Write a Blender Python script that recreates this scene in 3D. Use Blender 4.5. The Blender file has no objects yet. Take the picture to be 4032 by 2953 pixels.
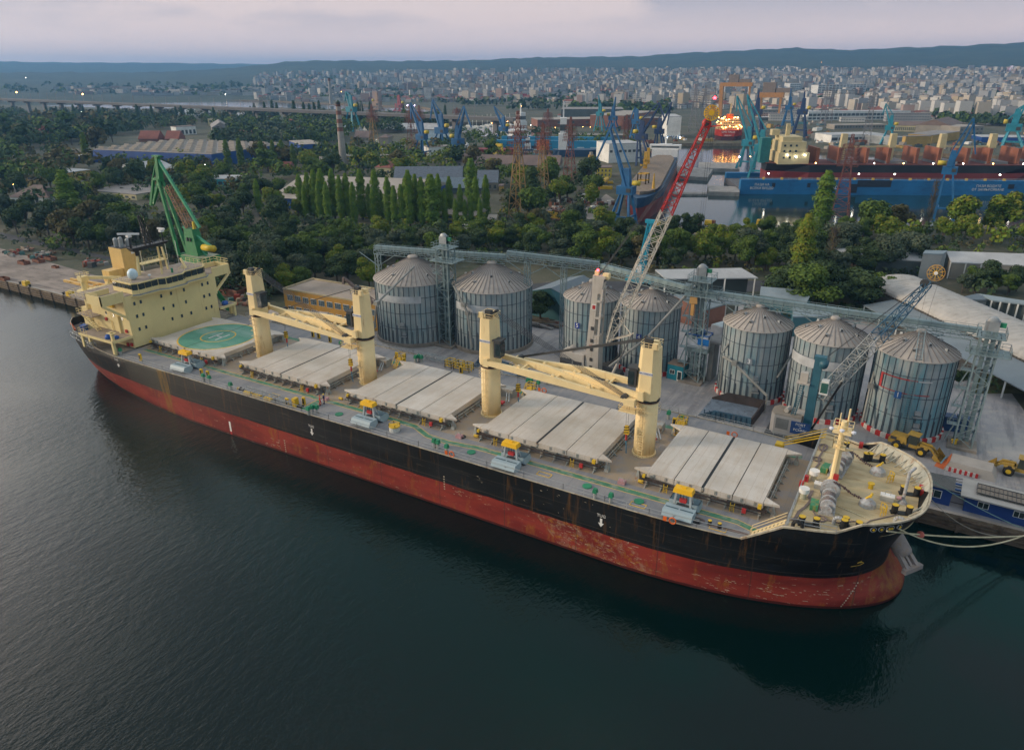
import bpy, bmesh, math, random
from math import sin, cos, pi, radians, sqrt, hypot, atan2, exp
from mathutils import Vector as V, Matrix
from mathutils.geometry import tessellate_polygon
R_=random.Random(7)
SC=bpy.context.scene
COL=SC.collection
# camera
CAMP=V((113.64, -88.858, 60.268));YAW, PIT, ROL, FPX=radians(-30.4373), radians(22.9292), radians(-0.34587), 2812.985
_f=V((sin(YAW)*cos(PIT), cos(YAW)*cos(PIT), -sin(PIT)));_r=V((cos(YAW), -sin(YAW), 0));_u=_r.cross(_f)
CR=_r*cos(ROL)+_u*sin(ROL);CU=_u*cos(ROL)-_r*sin(ROL);CF=_f
cam=bpy.data.cameras.new('camera');camo=bpy.data.objects.new('camera', cam);COL.objects.link(camo)
camo.matrix_world=Matrix(((CR.x, CU.x, -CF.x, CAMP.x), (CR.y, CU.y, -CF.y, CAMP.y), (CR.z, CU.z, -CF.z, CAMP.z), (0, 0, 0, 1)))
cam.sensor_width=36;cam.lens=FPX/4032*36;cam.clip_start=1;cam.clip_end=30000
SC.camera=camo
PS=4032/2256
def ray(x, y):
 return CF+CR*((x*PS-2016)/FPX)-CU*((y*PS-1476.5)/FPX)
def G(x, y, z=2.6):
 d=ray(x, y);return CAMP+d*((z-CAMP.z)/d.z)
def AY(x, y, Y):
 d=ray(x, y);return CAMP+d*((Y-CAMP.y)/d.y)
def HT(b, t, z0=2.6):
 p=G(b[0], b[1], z0);d=ray(*t);k=hypot(p.x-CAMP.x, p.y-CAMP.y)/hypot(d.x, d.y);return CAMP.z+d.z*k
def PX(p):
 d=V(p)-CAMP;z=d.dot(CF);return((2016+FPX*d.dot(CR)/z)/PS, (1476.5-FPX*d.dot(CU)/z)/PS)
def q(i, x, y):
 ox=(0, 1000, 2000, 2982)[(i-1)%4];oy=150 if i<5 else 800
 return((ox+x*.46543)/PS, (oy+y*.46543)/PS)
 # world, sun, exposure
W=bpy.data.worlds.new('World');SC.world=W;W.use_nodes=True
nt=W.node_tree;N=nt.nodes;Lk=nt.links;N.clear()
SUN_AZ, SUN_EL=radians(-122), radians(9)
out=N.new('ShaderNodeOutputWorld');bg=N.new('ShaderNodeBackground');sky=N.new('ShaderNodeTexSky')
sky.sky_type='NISHITA';sky.sun_disc=False;sky.sun_elevation=SUN_EL;sky.sun_rotation=SUN_AZ;sky.altitude=60
sky.air_density=1.0;sky.dust_density=2.2;sky.ozone_density=2.0
tc=N.new('ShaderNodeTexCoord');sep=N.new('ShaderNodeSeparateXYZ');Lk.new(tc.outputs['Generated'], sep.inputs[0])
def nn(t, **k):
 n=N.new(t)
 for a, b in k.items():setattr(n, a, b)
 return n
def mth(op, a, b=None, c=None):
 n=nn('ShaderNodeMath', operation=op)
 for i, v in enumerate((a, b, c)):
  if v is None:continue
  if isinstance(v, (int, float)):n.inputs[i].default_value=v
  else:Lk.new(v, n.inputs[i])
 return n.outputs[0]
def mixc(f, a, b):
 n=nn('ShaderNodeMix', data_type='RGBA')
 if isinstance(f, (int, float)):n.inputs[0].default_value=f
 else:Lk.new(f, n.inputs[0])
 for i, v in((6, a), (7, b)):
  if isinstance(v, tuple):n.inputs[i].default_value=(*v, 1)
  else:Lk.new(v, n.inputs[i])
 return n.outputs[2]
rmp=nn('ShaderNodeValToRGB');Lk.new(sep.outputs['Z'], rmp.inputs[0])
e=rmp.color_ramp;e.elements[0].position=0;e.elements[0].color=(6.3, 4.8, 4.6, 1)
e.elements[1].position=1;e.elements[1].color=(7.0, 6.0, 5.5, 1)
for pp, cc in((.04, (5.6, 4.4, 4.2, 1)), (.11, (4.6, 3.8, 3.65, 1)), (.2, (2.5, 2.9, 3.0, 1)), (.4, (.8, 2.6, 2.5, 1)), (.7, (1.7, 3.6, 3.5, 1)), (.86, (6.0, 5.5, 5.2, 1))):
 k=e.elements.new(pp);k.color=cc
dt=nn('ShaderNodeVectorMath', operation='DOT_PRODUCT');Lk.new(tc.outputs['Generated'], dt.inputs[0])
dt.inputs[1].default_value=(sin(radians(-80))*.88, cos(radians(-80))*.88, .47)
glow=mth('POWER', mth('MAXIMUM', dt.outputs['Value'], 0.0), 30.0)
zk=mth('MULTIPLY', glow, 0.75)
warm=mixc(zk, rmp.outputs[0], (40, 34, 31))
mp=nn('ShaderNodeMapping');mp.inputs['Scale'].default_value=(1.6, 1.6, 9.0);Lk.new(tc.outputs['Generated'], mp.inputs[0])
cl=nn('ShaderNodeTexNoise');cl.inputs['Scale'].default_value=2.4;cl.inputs['Detail'].default_value=6;cl.inputs['Roughness'].default_value=.55
Lk.new(mp.outputs[0], cl.inputs[0])
mr=nn('ShaderNodeMapRange');mr.inputs[1].default_value=.44;mr.inputs[2].default_value=.56;Lk.new(cl.outputs[0], mr.inputs[0])
hi=nn('ShaderNodeMapRange');hi.inputs[1].default_value=.04;hi.inputs[2].default_value=.085;Lk.new(sep.outputs['Z'], hi.inputs[0])
cloudy=mixc(mth('MULTIPLY', mth('MULTIPLY', mr.outputs[0], hi.outputs[0]), .95), warm, (2.9, 2.7, 3.15))
fin=mixc(.9, sky.outputs[0], cloudy)
Lk.new(fin, bg.inputs[0]);bg.inputs[1].default_value=0.105;Lk.new(bg.outputs[0], out.inputs[0])
sl=bpy.data.lights.new('sun', 'SUN');sl.energy=1.5;sl.angle=radians(12);sl.color=(1, .80, .58)
so=bpy.data.objects.new('sun', sl);COL.objects.link(so)
sd=V((sin(SUN_AZ)*cos(radians(17)), cos(SUN_AZ)*cos(radians(17)), sin(radians(17))))
so.rotation_euler=sd.to_track_quat('Z', 'Y').to_euler();so.location=(0, 0, 300)
SC.view_settings.view_transform='Standard';SC.view_settings.look='None';SC.view_settings.gamma=1;SC.view_settings.exposure=0.85
# helpers
class MB:
 def __init__(s):s.v=[];s.f=[];s.mi=[];s.ms=[];s.c=0;s.sm=[];s.smooth=False
 def mat(s, m):
  if m not in s.ms:s.ms.append(m)
  s.c=s.ms.index(m);return s
 def add(s, vs, fs):
  n=len(s.v);s.v+=[tuple(a)for a in vs]
  for f in fs:s.f.append([n+i for i in f]);s.mi.append(s.c);s.sm.append(s.smooth)
  return s
 def hexa(s, p):
  return s.add(p, [(3, 2, 1, 0), (4, 5, 6, 7), (0, 1, 5, 4), (1, 2, 6, 5), (2, 3, 7, 6), (3, 0, 4, 7)])
 def box(s, x0, x1, y0, y1, z0, z1, tx=0, ty=0):
  return s.hexa([(x0, y0, z0), (x1, y0, z0), (x1, y1, z0), (x0, y1, z0), (x0+tx, y0+ty, z1), (x1-tx, y0+ty, z1), (x1-tx, y1-ty, z1), (x0+tx, y1-ty, z1)])
 def cbox(s, c, sz, rz=0, tx=0, ty=0):
  cx, cy, cz=c;a, b, h=sz[0]/2, sz[1]/2, sz[2];P=[]
  for z, k, l in((cz, a, b), (cz+h, a-tx, b-ty)):
   for x, y in((-k, -l), (k, -l), (k, l), (-k, l)):P.append((cx+x*cos(rz)-y*sin(rz), cy+x*sin(rz)+y*cos(rz), z))
  return s.hexa(P)
 def bar(s, p, q_, w, n=4, w2=None, cap=True, flat=None):
  p=V(p);q_=V(q_);d=q_-p
  if d.length<1e-6:return s
  d.normalize();up=V((0, 0, 1))if abs(d.z)<.95 else V((1, 0, 0))
  a=d.cross(up).normalized();b=a.cross(d);r=w/2;r2=(w2 if w2 is not None else w)/2
  k=sqrt(2)if n==4 else 1;o=pi/4 if n==4 else 0;vs=[]
  fb=flat if flat else 1
  for c, rr in((p, r), (q_, r2)):
   for i in range(n):
    t=o+2*pi*i/n;vs.append(c+(a*cos(t)+b*sin(t)*fb)*rr*k)
  fs=[(i, (i+1)%n, n+(i+1)%n, n+i)for i in range(n)]
  if cap:fs+=[tuple(range(n-1, -1, -1)), tuple(range(n, 2*n))]
  return s.add(vs, fs)
 def path(s, pts, w, n=4):
  for a, b in zip(pts, pts[1:]):s.bar(a, b, w, n)
  return s
 def lathe(s, c, prof, n=24, ax=None, cap=True):
  c=V(c);vs=[];ax=V(ax).normalized()if ax else V((0, 0, 1))
  up=V((0, 0, 1))if abs(ax.z)<.95 else V((1, 0, 0));a=up.cross(ax).normalized();b=ax.cross(a)
  for r, z in prof:
   for i in range(n):t=2*pi*i/n;vs.append(c+a*(r*cos(t))+b*(r*sin(t))+ax*z)
  fs=[]
  for j in range(len(prof)-1):
   for i in range(n):k=(i+1)%n;fs.append((j*n+i, j*n+k, (j+1)*n+k, (j+1)*n+i))
  if cap:
   if prof[0][0]>1e-6:fs.append(tuple(range(n-1, -1, -1)))
   if prof[-1][0]>1e-6:fs.append(tuple(range((len(prof)-1)*n, len(prof)*n)))
  return s.add(vs, fs)
 def cyl(s, c, r, z0, z1, n=16, r2=None):return s.lathe((c[0], c[1], 0), [(r, z0), (r if r2 is None else r2, z1)], n)
 def prism(s, poly, z0, z1):
  n=len(poly)
  A=sum(poly[i][0]*poly[(i+1)%n][1]-poly[(i+1)%n][0]*poly[i][1]for i in range(n))
  if A<0:poly=poly[::-1]
  return s.add([(x, y, z0)for x, y in poly]+[(x, y, z1)for x, y in poly], [tuple(range(n-1, -1, -1)), tuple(range(n, 2*n))]+[(i, (i+1)%n, n+(i+1)%n, n+i)for i in range(n)])
 def truss(s, p, q_, w, h, n, t, d=None, up=(0, 0, 1), w2=None, h2=None, faces=4):
  p=V(p);q_=V(q_);ax=(q_-p).normalized();a=ax.cross(V(up))
  if a.length<.05:a=V((1, 0, 0))
  a.normalize();b=a.cross(ax).normalized();w2=w if w2 is None else w2;h2=h if h2 is None else h2;d=d or t*.6
  def c(i, k):
   f=i/n;ww=w+(w2-w)*f;hh=h+(h2-h)*f;sx, sy=((-1, -1), (1, -1), (1, 1), (-1, 1))[k]
   return p+(q_-p)*f+a*(sx*ww/2)+b*(sy*hh/2)
  for k in range(4):s.bar(c(0, k), c(n, k), t)
  for i in range(n+1):
   for k in range(4):s.bar(c(i, k), c(i, (k+1)%4), d, cap=False)
  for i in range(n):
   for k in range(4):
    k2=(k+1)%4
    if(i+k)%2:s.bar(c(i, k), c(i+1, k2), d, cap=False)
    else:s.bar(c(i, k2), c(i+1, k), d, cap=False)
  return s
 def rail(s, pts, h=1.0, w=.06, gap=1.6, rows=2, close=False):
  if close:pts=pts+[pts[0]]
  for a, b in zip(pts, pts[1:]):
   a=V(a);b=V(b);L=(b-a).length;n=max(1, int(L/gap))
   for r in range(rows):zz=V((0, 0, h*(r+1)/rows));s.bar(a+zz, b+zz, w, cap=False)
   for i in range(n+1):p=a+(b-a)*(i/n);s.bar(p, p+V((0, 0, h)), w, cap=False)
  return s
 def build(s, name, parent=None, org=None):
  me=bpy.data.meshes.new(name);o_=V(org)if org else V((0, 0, 0))
  me.from_pydata([(a[0]-o_.x, a[1]-o_.y, a[2]-o_.z)for a in s.v], [], s.f);me.update()
  for m in s.ms:me.materials.append(m)
  me.polygons.foreach_set('material_index', s.mi);me.polygons.foreach_set('use_smooth', s.sm)
  o=bpy.data.objects.new(name, me);COL.objects.link(o)
  if parent is not None:o.parent=parent
  return o
def tag(o, label, cat, group=None, kind=None):
 if label:o['label']=label
 if cat:o['category']=cat
 if group:o['group']=group
 if kind:o['kind']=kind
 return o
def thing(name, label, cat, loc=(0, 0, 0), rz=0, group=None):
 o=bpy.data.objects.new(name, None);COL.objects.link(o);o.location=loc;o.rotation_euler=(0, 0, rz);o.empty_display_size=.5
 return tag(o, label, cat, group)
def part(T, name, mb, world=False, parent=None):
 return mb.build(name, parent or T, org=T.location if world else None)
def struct(name, mb):return tag(mb.build(name), None, None, None, 'structure')
def solo(name, mb, label, cat, loc=(0, 0, 0), group=None, world=True):
 o=mb.build(name, None, org=loc if world else None);o.location=loc;return tag(o, label, cat, group)
def dup(root, loc, rz=0, label=None, group=None, sc=None):
 def cp(o, par):
  c=o.copy();COL.objects.link(c);c.parent=par
  for ch in KIDS.get(o.name, []):cp(ch, c)
  return c
 KIDS={}
 for o in[root]+list(root.children_recursive):
  KIDS[o.name]=list(o.children)
 c=cp(root, None);c.location=loc;c.rotation_euler=(0, 0, rz)
 if label:c['label']=label
 if group:c['group']=group
 if sc:c.scale=sc
 return c
 # materials
MATS={}
def M(name, col, rough=.7, metal=0, n=.15, ns=.6, dirt=None, da=.35, dsc=(1.2, 1.2, .12), bump=0, bs=6, tr=None, emit=None, thr=.52, wav=None):
 if name in MATS:return MATS[name]
 m=bpy.data.materials.new(name);m.use_nodes=True;t=m.node_tree;B=t.nodes['Principled BSDF'];ln=t.links.new
 B.inputs['Roughness'].default_value=rough;B.inputs['Metallic'].default_value=metal
 co=t.nodes.new('ShaderNodeTexCoord').outputs['Object']
 nz=t.nodes.new('ShaderNodeTexNoise');nz.inputs['Scale'].default_value=ns;nz.inputs['Detail'].default_value=5;ln(co, nz.inputs[0])
 mx=t.nodes.new('ShaderNodeMix');mx.data_type='RGBA'
 r2=t.nodes.new('ShaderNodeMapRange');r2.inputs[1].default_value=.32;r2.inputs[2].default_value=.68;ln(nz.outputs[0], r2.inputs[0]);ln(r2.outputs[0], mx.inputs[0])
 mx.inputs[6].default_value=(*[c*(1-n)for c in col], 1);mx.inputs[7].default_value=(*[min(1, c*(1+n))for c in col], 1)
 cur=mx.outputs[2]
 if dirt:
  mp=t.nodes.new('ShaderNodeMapping');mp.inputs['Scale'].default_value=dsc;ln(co, mp.inputs[0])
  n2=t.nodes.new('ShaderNodeTexNoise');n2.inputs['Scale'].default_value=1.5;n2.inputs['Detail'].default_value=7;n2.inputs['Roughness'].default_value=.65;ln(mp.outputs[0], n2.inputs[0])
  r3=t.nodes.new('ShaderNodeMapRange');r3.inputs[1].default_value=thr;r3.inputs[2].default_value=thr+.16;r3.inputs[4].default_value=da;ln(n2.outputs[0], r3.inputs[0])
  m2=t.nodes.new('ShaderNodeMix');m2.data_type='RGBA';ln(r3.outputs[0], m2.inputs[0]);ln(cur, m2.inputs[6]);m2.inputs[7].default_value=(*dirt, 1);cur=m2.outputs[2]
 if wav:
  mp=t.nodes.new('ShaderNodeMapping');mp.inputs['Scale'].default_value=wav[0];ln(co, mp.inputs[0])
  wv=t.nodes.new('ShaderNodeTexWave');wv.inputs['Scale'].default_value=1;wv.bands_direction=wav[2]if len(wav)>2 else 'X';ln(mp.outputs[0], wv.inputs[0])
  bp=t.nodes.new('ShaderNodeBump');bp.inputs['Strength'].default_value=wav[1];bp.inputs['Distance'].default_value=.1;ln(wv.outputs[1], bp.inputs['Height']);ln(bp.outputs[0], B.inputs['Normal'])
  m3=t.nodes.new('ShaderNodeMix');m3.data_type='RGBA';m3.blend_type='MULTIPLY';m3.inputs[0].default_value=.25;ln(cur, m3.inputs[6]);ln(wv.outputs[1], m3.inputs[7]);cur=m3.outputs[2]
 elif bump:
  n3=t.nodes.new('ShaderNodeTexNoise');n3.inputs['Scale'].default_value=bs;n3.inputs['Detail'].default_value=4;ln(co, n3.inputs[0])
  bp=t.nodes.new('ShaderNodeBump');bp.inputs['Strength'].default_value=bump;bp.inputs['Distance'].default_value=.1;ln(n3.outputs[0], bp.inputs['Height']);ln(bp.outputs[0], B.inputs['Normal'])
 ln(cur, B.inputs['Base Color'])
 if emit:B.inputs['Emission Color'].default_value=(*col, 1);B.inputs['Emission Strength'].default_value=emit
 MATS[name]=m;return m
def text(parent, body, size, mat, origin, right, up, name='lettering', ext=.01):
 cu=bpy.data.curves.new(name, 'FONT');cu.body=body;cu.size=size;cu.align_x='CENTER';cu.align_y='CENTER';cu.extrude=ext;cu.resolution_u=2
 tmp=bpy.data.objects.new('tmp', cu);COL.objects.link(tmp)
 dg=bpy.context.evaluated_depsgraph_get();me=bpy.data.meshes.new_from_object(tmp.evaluated_get(dg));bpy.data.objects.remove(tmp)
 me.materials.clear();me.materials.append(mat)
 r=V(right).normalized();u=V(up).normalized();f=r.cross(u)
 mt=Matrix(((r.x, u.x, f.x, origin[0]), (r.y, u.y, f.y, origin[1]), (r.z, u.z, f.z, origin[2]), (0, 0, 0, 1)))
 me.transform(mt);o=bpy.data.objects.new(name, me);COL.objects.link(o)
 if parent:o.parent=parent
 return o
cream=M('cream_paint', (.77, .63, .31), .55, n=.05, ns=.3, dirt=(.36, .17, .05), da=.45, dsc=(.9, .9, .10), thr=.58)
crane_cream=M('crane_paint', (.88, .69, .37), .5, n=.05, ns=.4, dirt=(.42, .15, .03), da=.7, dsc=(.8, .8, .14), thr=.61)
yellow=M('yellow_paint', (.66, .42, .02), .5, n=.12)
black=M('black_paint', (.015, .016, .018), .5)
dark=M('dark_steel', (.05, .052, .055), .6)
white=M('white_paint', (.72, .72, .72), .5, n=.06)
green=M('green_paint', (.02, .22, .11), .5)
redp=M('red_paint', (.45, .03, .03), .5)
orange=M('orange_paint', (.75, .14, .02), .5)
glass=M('dark_glass', (.03, .045, .05), .12, n=.3, ns=2)
steel=M('grey_steel', (.33, .36, .38), .5, metal=.3, dirt=(.2, .13, .09), da=.4)
rust=M('rusty_steel', (.19, .08, .05), .85, n=.4, ns=1.2)
rope=M('rope', (.62, .56, .38), .9)
ropeb=M('old_rope', (.2, .16, .15), .9)
concrete=M('concrete', (.33, .31, .29), .9, n=.2, ns=.3, dirt=(.14, .12, .1), da=.6, dsc=(.3, .3, .3), bump=.3)
# the bulk carrier
def s2(ox, oy, x, y, k=.35461):return((ox+x*k)/PS, (oy+y*k)/PS)
def node_mat(name, rough=.5):
 m=bpy.data.materials.new(name);m.use_nodes=True;t=m.node_tree;B=t.nodes['Principled BSDF'];B.inputs['Roughness'].default_value=rough
 co=t.nodes.new('ShaderNodeTexCoord').outputs['Object'];ln=t.links.new
 def noise(sc=(1, 1, 1), s=1, d=5, ro=.55, lo=.4, hi=.6, a=1.0):
  mp=t.nodes.new('ShaderNodeMapping');mp.inputs['Scale'].default_value=sc;ln(co, mp.inputs[0])
  n=t.nodes.new('ShaderNodeTexNoise');n.inputs['Scale'].default_value=s;n.inputs['Detail'].default_value=d;n.inputs['Roughness'].default_value=ro;ln(mp.outputs[0], n.inputs[0])
  r=t.nodes.new('ShaderNodeMapRange');r.inputs[1].default_value=lo;r.inputs[2].default_value=hi;r.inputs[4].default_value=a;ln(n.outputs[0], r.inputs[0]);return r.outputs[0]
 def mix(f, a, b, bl='MIX'):
  x=t.nodes.new('ShaderNodeMix');x.data_type='RGBA';x.blend_type=bl
  if isinstance(f, float):x.inputs[0].default_value=f
  else:ln(f, x.inputs[0])
  for i, v in((6, a), (7, b)):
   if isinstance(v, tuple):x.inputs[i].default_value=(*v, 1)
   else:ln(v, x.inputs[i])
  return x.outputs[2]
 def mt(op, a, b=0.0):
  x=t.nodes.new('ShaderNodeMath');x.operation=op
  for i, v in((0, a), (1, b)):
   if isinstance(v, (int, float)):x.inputs[i].default_value=v
   else:ln(v, x.inputs[i])
  return x.outputs[0]
 s=t.nodes.new('ShaderNodeSeparateXYZ');ln(co, s.inputs[0])
 return m, B, noise, mix, mt, s.outputs, ln
m, B, noise, mix, mt, xyz, ln=node_mat('hull_paint', .5)
zz=mt('ADD', xyz[2], noise((.2, .2, .2), 2, 3, .5, .3, .7, .12))
isred=mt('LESS_THAN', zz, 4.35)
blk=mix(noise((.06, .06, .25), 1.2), (.006, .0075, .0085), (.014, .016, .018));B.inputs['Specular IOR Level'].default_value=.3
blk=mix(noise((.5, .5, .05), 2.2, 8, .7, .56, .68, .8), blk, (.11, .055, .02))
blk=mix(noise((.05, .05, .9), 3.0, 8, .75, .61, .68, .45), blk, (.18, .16, .12))
red=mix(noise((.12, .12, .4), 1.0), (.18, .022, .018), (.28, .04, .028))
red=mix(noise((.35, .35, .12), 1.6, 8, .7, .55, .67, .8), red, (.30, .12, .02))
red=mix(noise((.25, .25, .7), 2.6, 9, .8, .59, .65, .85), red, (.42, .30, .2))
red=mix(noise((.04, .04, .5), 2.0, 8, .7, .52, .7, .6), red, (.10, .03, .025))
px_=mt('LESS_THAN', mt('ABSOLUTE', mt('ADD', xyz[0], mt('MULTIPLY', xyz[2], 1.0)), -48.5), 5.5)if 0 else mt('LESS_THAN', mt('ABSOLUTE', mt('ADD', mt('ADD', xyz[0], xyz[2]), -50.0)), 7.0)
red=mix(mt('MULTIPLY', px_, noise((.5, .5, .5), 1.8, 9, .8, .5, .64, .7)), red, (.36, .26, .18));red=mix(mt('MULTIPLY', px_, noise((.3, .3, .6), 2.8, 9, .8, .54, .62, .9)), red, (.36, .17, .02))
red=mix(mt('MULTIPLY', mt('GREATER_THAN', xyz[0], 80.5), noise((.4, .4, .4), 1.5, 6, .7, .42, .62, .8)), red, (.27, .13, .03))
red=mix(mt('LESS_THAN', zz, .42), red, (.07, .012, .01))
fin=mix(isred, blk, red)
bx=mt('MULTIPLY', mt('LESS_THAN', mt('ABSOLUTE', mt('ADD', xyz[0], 46.6)), 6.2), mt('GREATER_THAN', zz, 4.35))
fin=mix(mt('MULTIPLY', bx, .85), fin, (.035, .036, .028))
bx2=mt('MULTIPLY', mt('LESS_THAN', mt('ABSOLUTE', mt('ADD', xyz[0], 41.3)), 1.3), noise((.8, .8, .1), 2, 6, .7, .42, .6, 1))
fin=mix(mt('MULTIPLY', bx2, .8), fin, (.23, .13, .015))
fin=mix(mt('LESS_THAN', mt('ABSOLUTE', mt('ADD', zz, -4.95)), .035), fin, (.06, .05, .045))
fin=mix(mt('LESS_THAN', mt('ABSOLUTE', mt('ADD', zz, -7.2)), .025), fin, (.05, .045, .04))
gx=mt('FRACT', mt('MULTIPLY', xyz[0], .0885))
fin=mix(mt('MULTIPLY', mt('LESS_THAN', gx, .012), .55), fin, (.05, .035, .03))
ln(fin, B.inputs['Base Color']);hullm=m
m, B, noise, mix, mt, xyz, ln=node_mat('deck_paint', .75)
c=mix(noise((.12, .12, .12), 1.5), (.185, .195, .215), (.255, .255, .265))
c=mix(noise((.9, .12, .3), 1.2, 8, .7, .45, .7, .7), c, (.33, .31, .29))
hx=mt('LESS_THAN', mt('ABSOLUTE', xyz[1]), 9.3)
c=mix(mt('MULTIPLY', hx, noise((.4, .4, .4), 1.2, 6, .7, .3, .55, .8)), c, (.36, .27, .17))
gx=mt('LESS_THAN', mt('FRACT', mt('MULTIPLY', xyz[0], .303)), .012)
c=mix(mt('MULTIPLY', gx, .4), c, (.12, .11, .11));ln(c, B.inputs['Base Color']);deckm=m
m, B, noise, mix, mt, xyz, ln=node_mat('forecastle_deck_paint', .8)
c=mix(noise((.2, .2, .2), 1.3), (.46, .38, .22), (.56, .46, .28))
c=mix(noise((.12, .7, .3), 1.6, 8, .7, .48, .66, .8), c, (.30, .19, .08));ln(c, B.inputs['Base Color']);fcm=m
m, B, noise, mix, mt, xyz, ln=node_mat('hatch_paint', .6)
c=mix(noise((.1, .1, .1), 1.5), (.50, .455, .40), (.62, .575, .52))
c=mix(noise((.7, .14, .3), 1.5, 8, .75, .47, .68, .5), c, (.47, .37, .26))
c=mix(noise((1.2, 1.2, 1), 1.5, 9, .8, .62, .66, .5), c, (.32, .22, .14));gx=mt('LESS_THAN', mt('FRACT', mt('MULTIPLY', xyz[0], .63)), .035);gy=mt('LESS_THAN', mt('FRACT', mt('MULTIPLY', xyz[1], .22)), .012);c=mix(mt('MULTIPLY', mt('MAXIMUM', gx, gy), .35), c, (.3, .2, .13));ln(c, B.inputs['Base Color']);hatchm=m
coam=M('coaming_paint', (.34, .345, .33), .65, n=.15, ns=.5, dirt=(.24, .13, .06), da=.7, dsc=(.7, .7, .3))
stay=M('stay_paint', (.30, .32, .30), .65, n=.2, ns=.9, dirt=(.28, .12, .04), da=.85, dsc=(1, 1, .6), thr=.5)
walkg=M('walkway_green', (.06, .21, .12), .75, n=.25, ns=.8, dirt=(.27, .28, .25), da=.8, dsc=(.5, .8, .8), thr=.46)
helig=M('helideck_green', (.10, .31, .22), .65, n=.10, ns=.3, dirt=(.22, .38, .31), da=.9, dsc=(.05, .25, .2), thr=.47)
lineY=M('line_yellow', (.72, .45, .06), .7, n=.2, ns=3)
whitel=M('line_white', (.74, .73, .70), .7)
lav=M('winch_grey', (.40, .41, .42), .5, n=.2, ns=2, dirt=(.25, .1, .05), da=.7, dsc=(2, 2, 2))
chain=M('chain', (.09, .05, .05), .7)
scrape=M('scrape', (.46, .40, .30), .85, n=.3, ns=6)
ship=thing('cargo_ship', 'long black and red bulk carrier with cream cranes moored along the quay', 'cargo ship', (35, 0, 0))
XS, ZD, HBM=85.0, 9.03, 15.2
def lerp(t, a):
 for(x0, y0), (x1, y1)in zip(a, a[1:]):
  if t<=x1:return y0+(y1-y0)*max(0, (t-x0)/(x1-x0))
 return a[-1][1]
def stem(z):return lerp(z, [(-3, 118), (0, 119.35), (1.0, 119.3), (2.2, 118.3), (3.6, 117.0), (6, 116.9), (9, 117.7), (11.8, 118.9), (13.6, 119.8)])
def hb(x, z):
 if x>XS:
  t=min(1, (x-XS)/(stem(z)-XS));w=max(0, min(1, z/11.0));w=w*w*(3-2*w)
  a=2.0+.6*w;k=.45*(1-w)+.336*w
  return HBM*max(0, 1-t**a)**k
 if x<0:
  D=lerp(x, [(-46.5, 8.2), (-44.5, 9.8), (-42, 11.0), (-38, 12.9), (-34, 14.1), (-30, 14.9), (-24, 15.2)])
  Wl=lerp(x, [(-46.5, 1.5), (-44, 5.5), (-40, 8.7), (-33, 10.7), (-26, 12.3), (-12.5, 14.3), (0, 15.2)])
  t=max(0, min(1, z/8.5));return Wl+(D-Wl)*(t**.75)
 return HBM
def ztop(x):
 return lerp(x, [(-46.5, 10.9), (-36, 10.6), (-30, 10.1), (-24, 9.25), (-20, ZD), (102, ZD+.02), (105.9, 11.95), (111.3, 12.0), (113.0, 13.35), (119.9, 13.6)])
zs=[-2.5, -1, 0, .6, 1.3, 2.2, 3.2, 4.2, 5.4, 6.8, 8.2]
st_=[(-46.5, 0)]+[(x, 0)for x in(-45.5, -44.5, -43, -41, -38, -35, -32, -29, -26, -23, -20, -16, -12, -8, -4, 0, 10, 20, 30, 40, 50, 60, 70, 80, 85)]
ts=[.08, .16, .24, .32, .40, .46, .495, .53, .57, .606, .65, .70, .74, .765, .79, .82, .85, .875, .9, .925, .945, .96, .975, .985, .993, .998, 1]
hull=MB();hull.mat(hullm);hull.smooth=True
def pt(i, z, sg):
 if i<len(st_):x=st_[i][0]
 else:x=XS+(stem(z)-XS)*ts[i-len(st_)]
 return(x, sg*hb(x, z), z)
NS=len(st_)+len(ts)
def column(i, sg):
 xr=st_[i][0]if i<len(st_)else XS+(stem(12.5)-XS)*ts[i-len(st_)]
 zt=ztop(xr)
 return[pt(i, z, sg)for z in zs]+[pt(i, zs[-1]+(zt-zs[-1])*k, sg)for k in(.3, .65, 1)]
for sg in(-1, 1):
 vs=[];nr=len(zs)+3
 for i in range(NS):vs+=column(i, sg)
 fs=[]
 for i in range(NS-1):
  for j in range(nr-1):
   a, b, c_, d=i*nr+j, (i+1)*nr+j, (i+1)*nr+j+1, i*nr+j+1
   fs.append((a, b, c_, d)if sg<0 else(d, c_, b, a))
 hull.add(vs, fs)
hull.smooth=False
cl_, cr_=column(0, -1), column(0, 1)
for j in range(len(cl_)-1):hull.add([cl_[j], cr_[j], cr_[j+1], cl_[j+1]], [(3, 2, 1, 0)])
hullo=part(ship, 'hull', hull, True)
gw=MB().mat(M('gunwale_paint', (.5, .44, .33), .6, n=.3, ns=1, dirt=(.25, .12, .05), da=.7))
edge=[(-1, i)for i in range(NS)]
for sg in(-1, 1):
 P=[column(i, sg)[-1]for i in range(NS)]
 P=[(p[0], p[1]-sg*.06, p[2]+.04)for p in P]
 for a, b in zip(P, P[1:]):
  if a[0]>101:gw.bar(a, b, .22)
  else:gw.bar(a, b, .10)
part(ship, 'gunwale', gw, True)
bw=MB().mat(M('bulwark_inside', (.42, .42, .36), .6, n=.15, dirt=(.25, .13, .06), da=.6))
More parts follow.
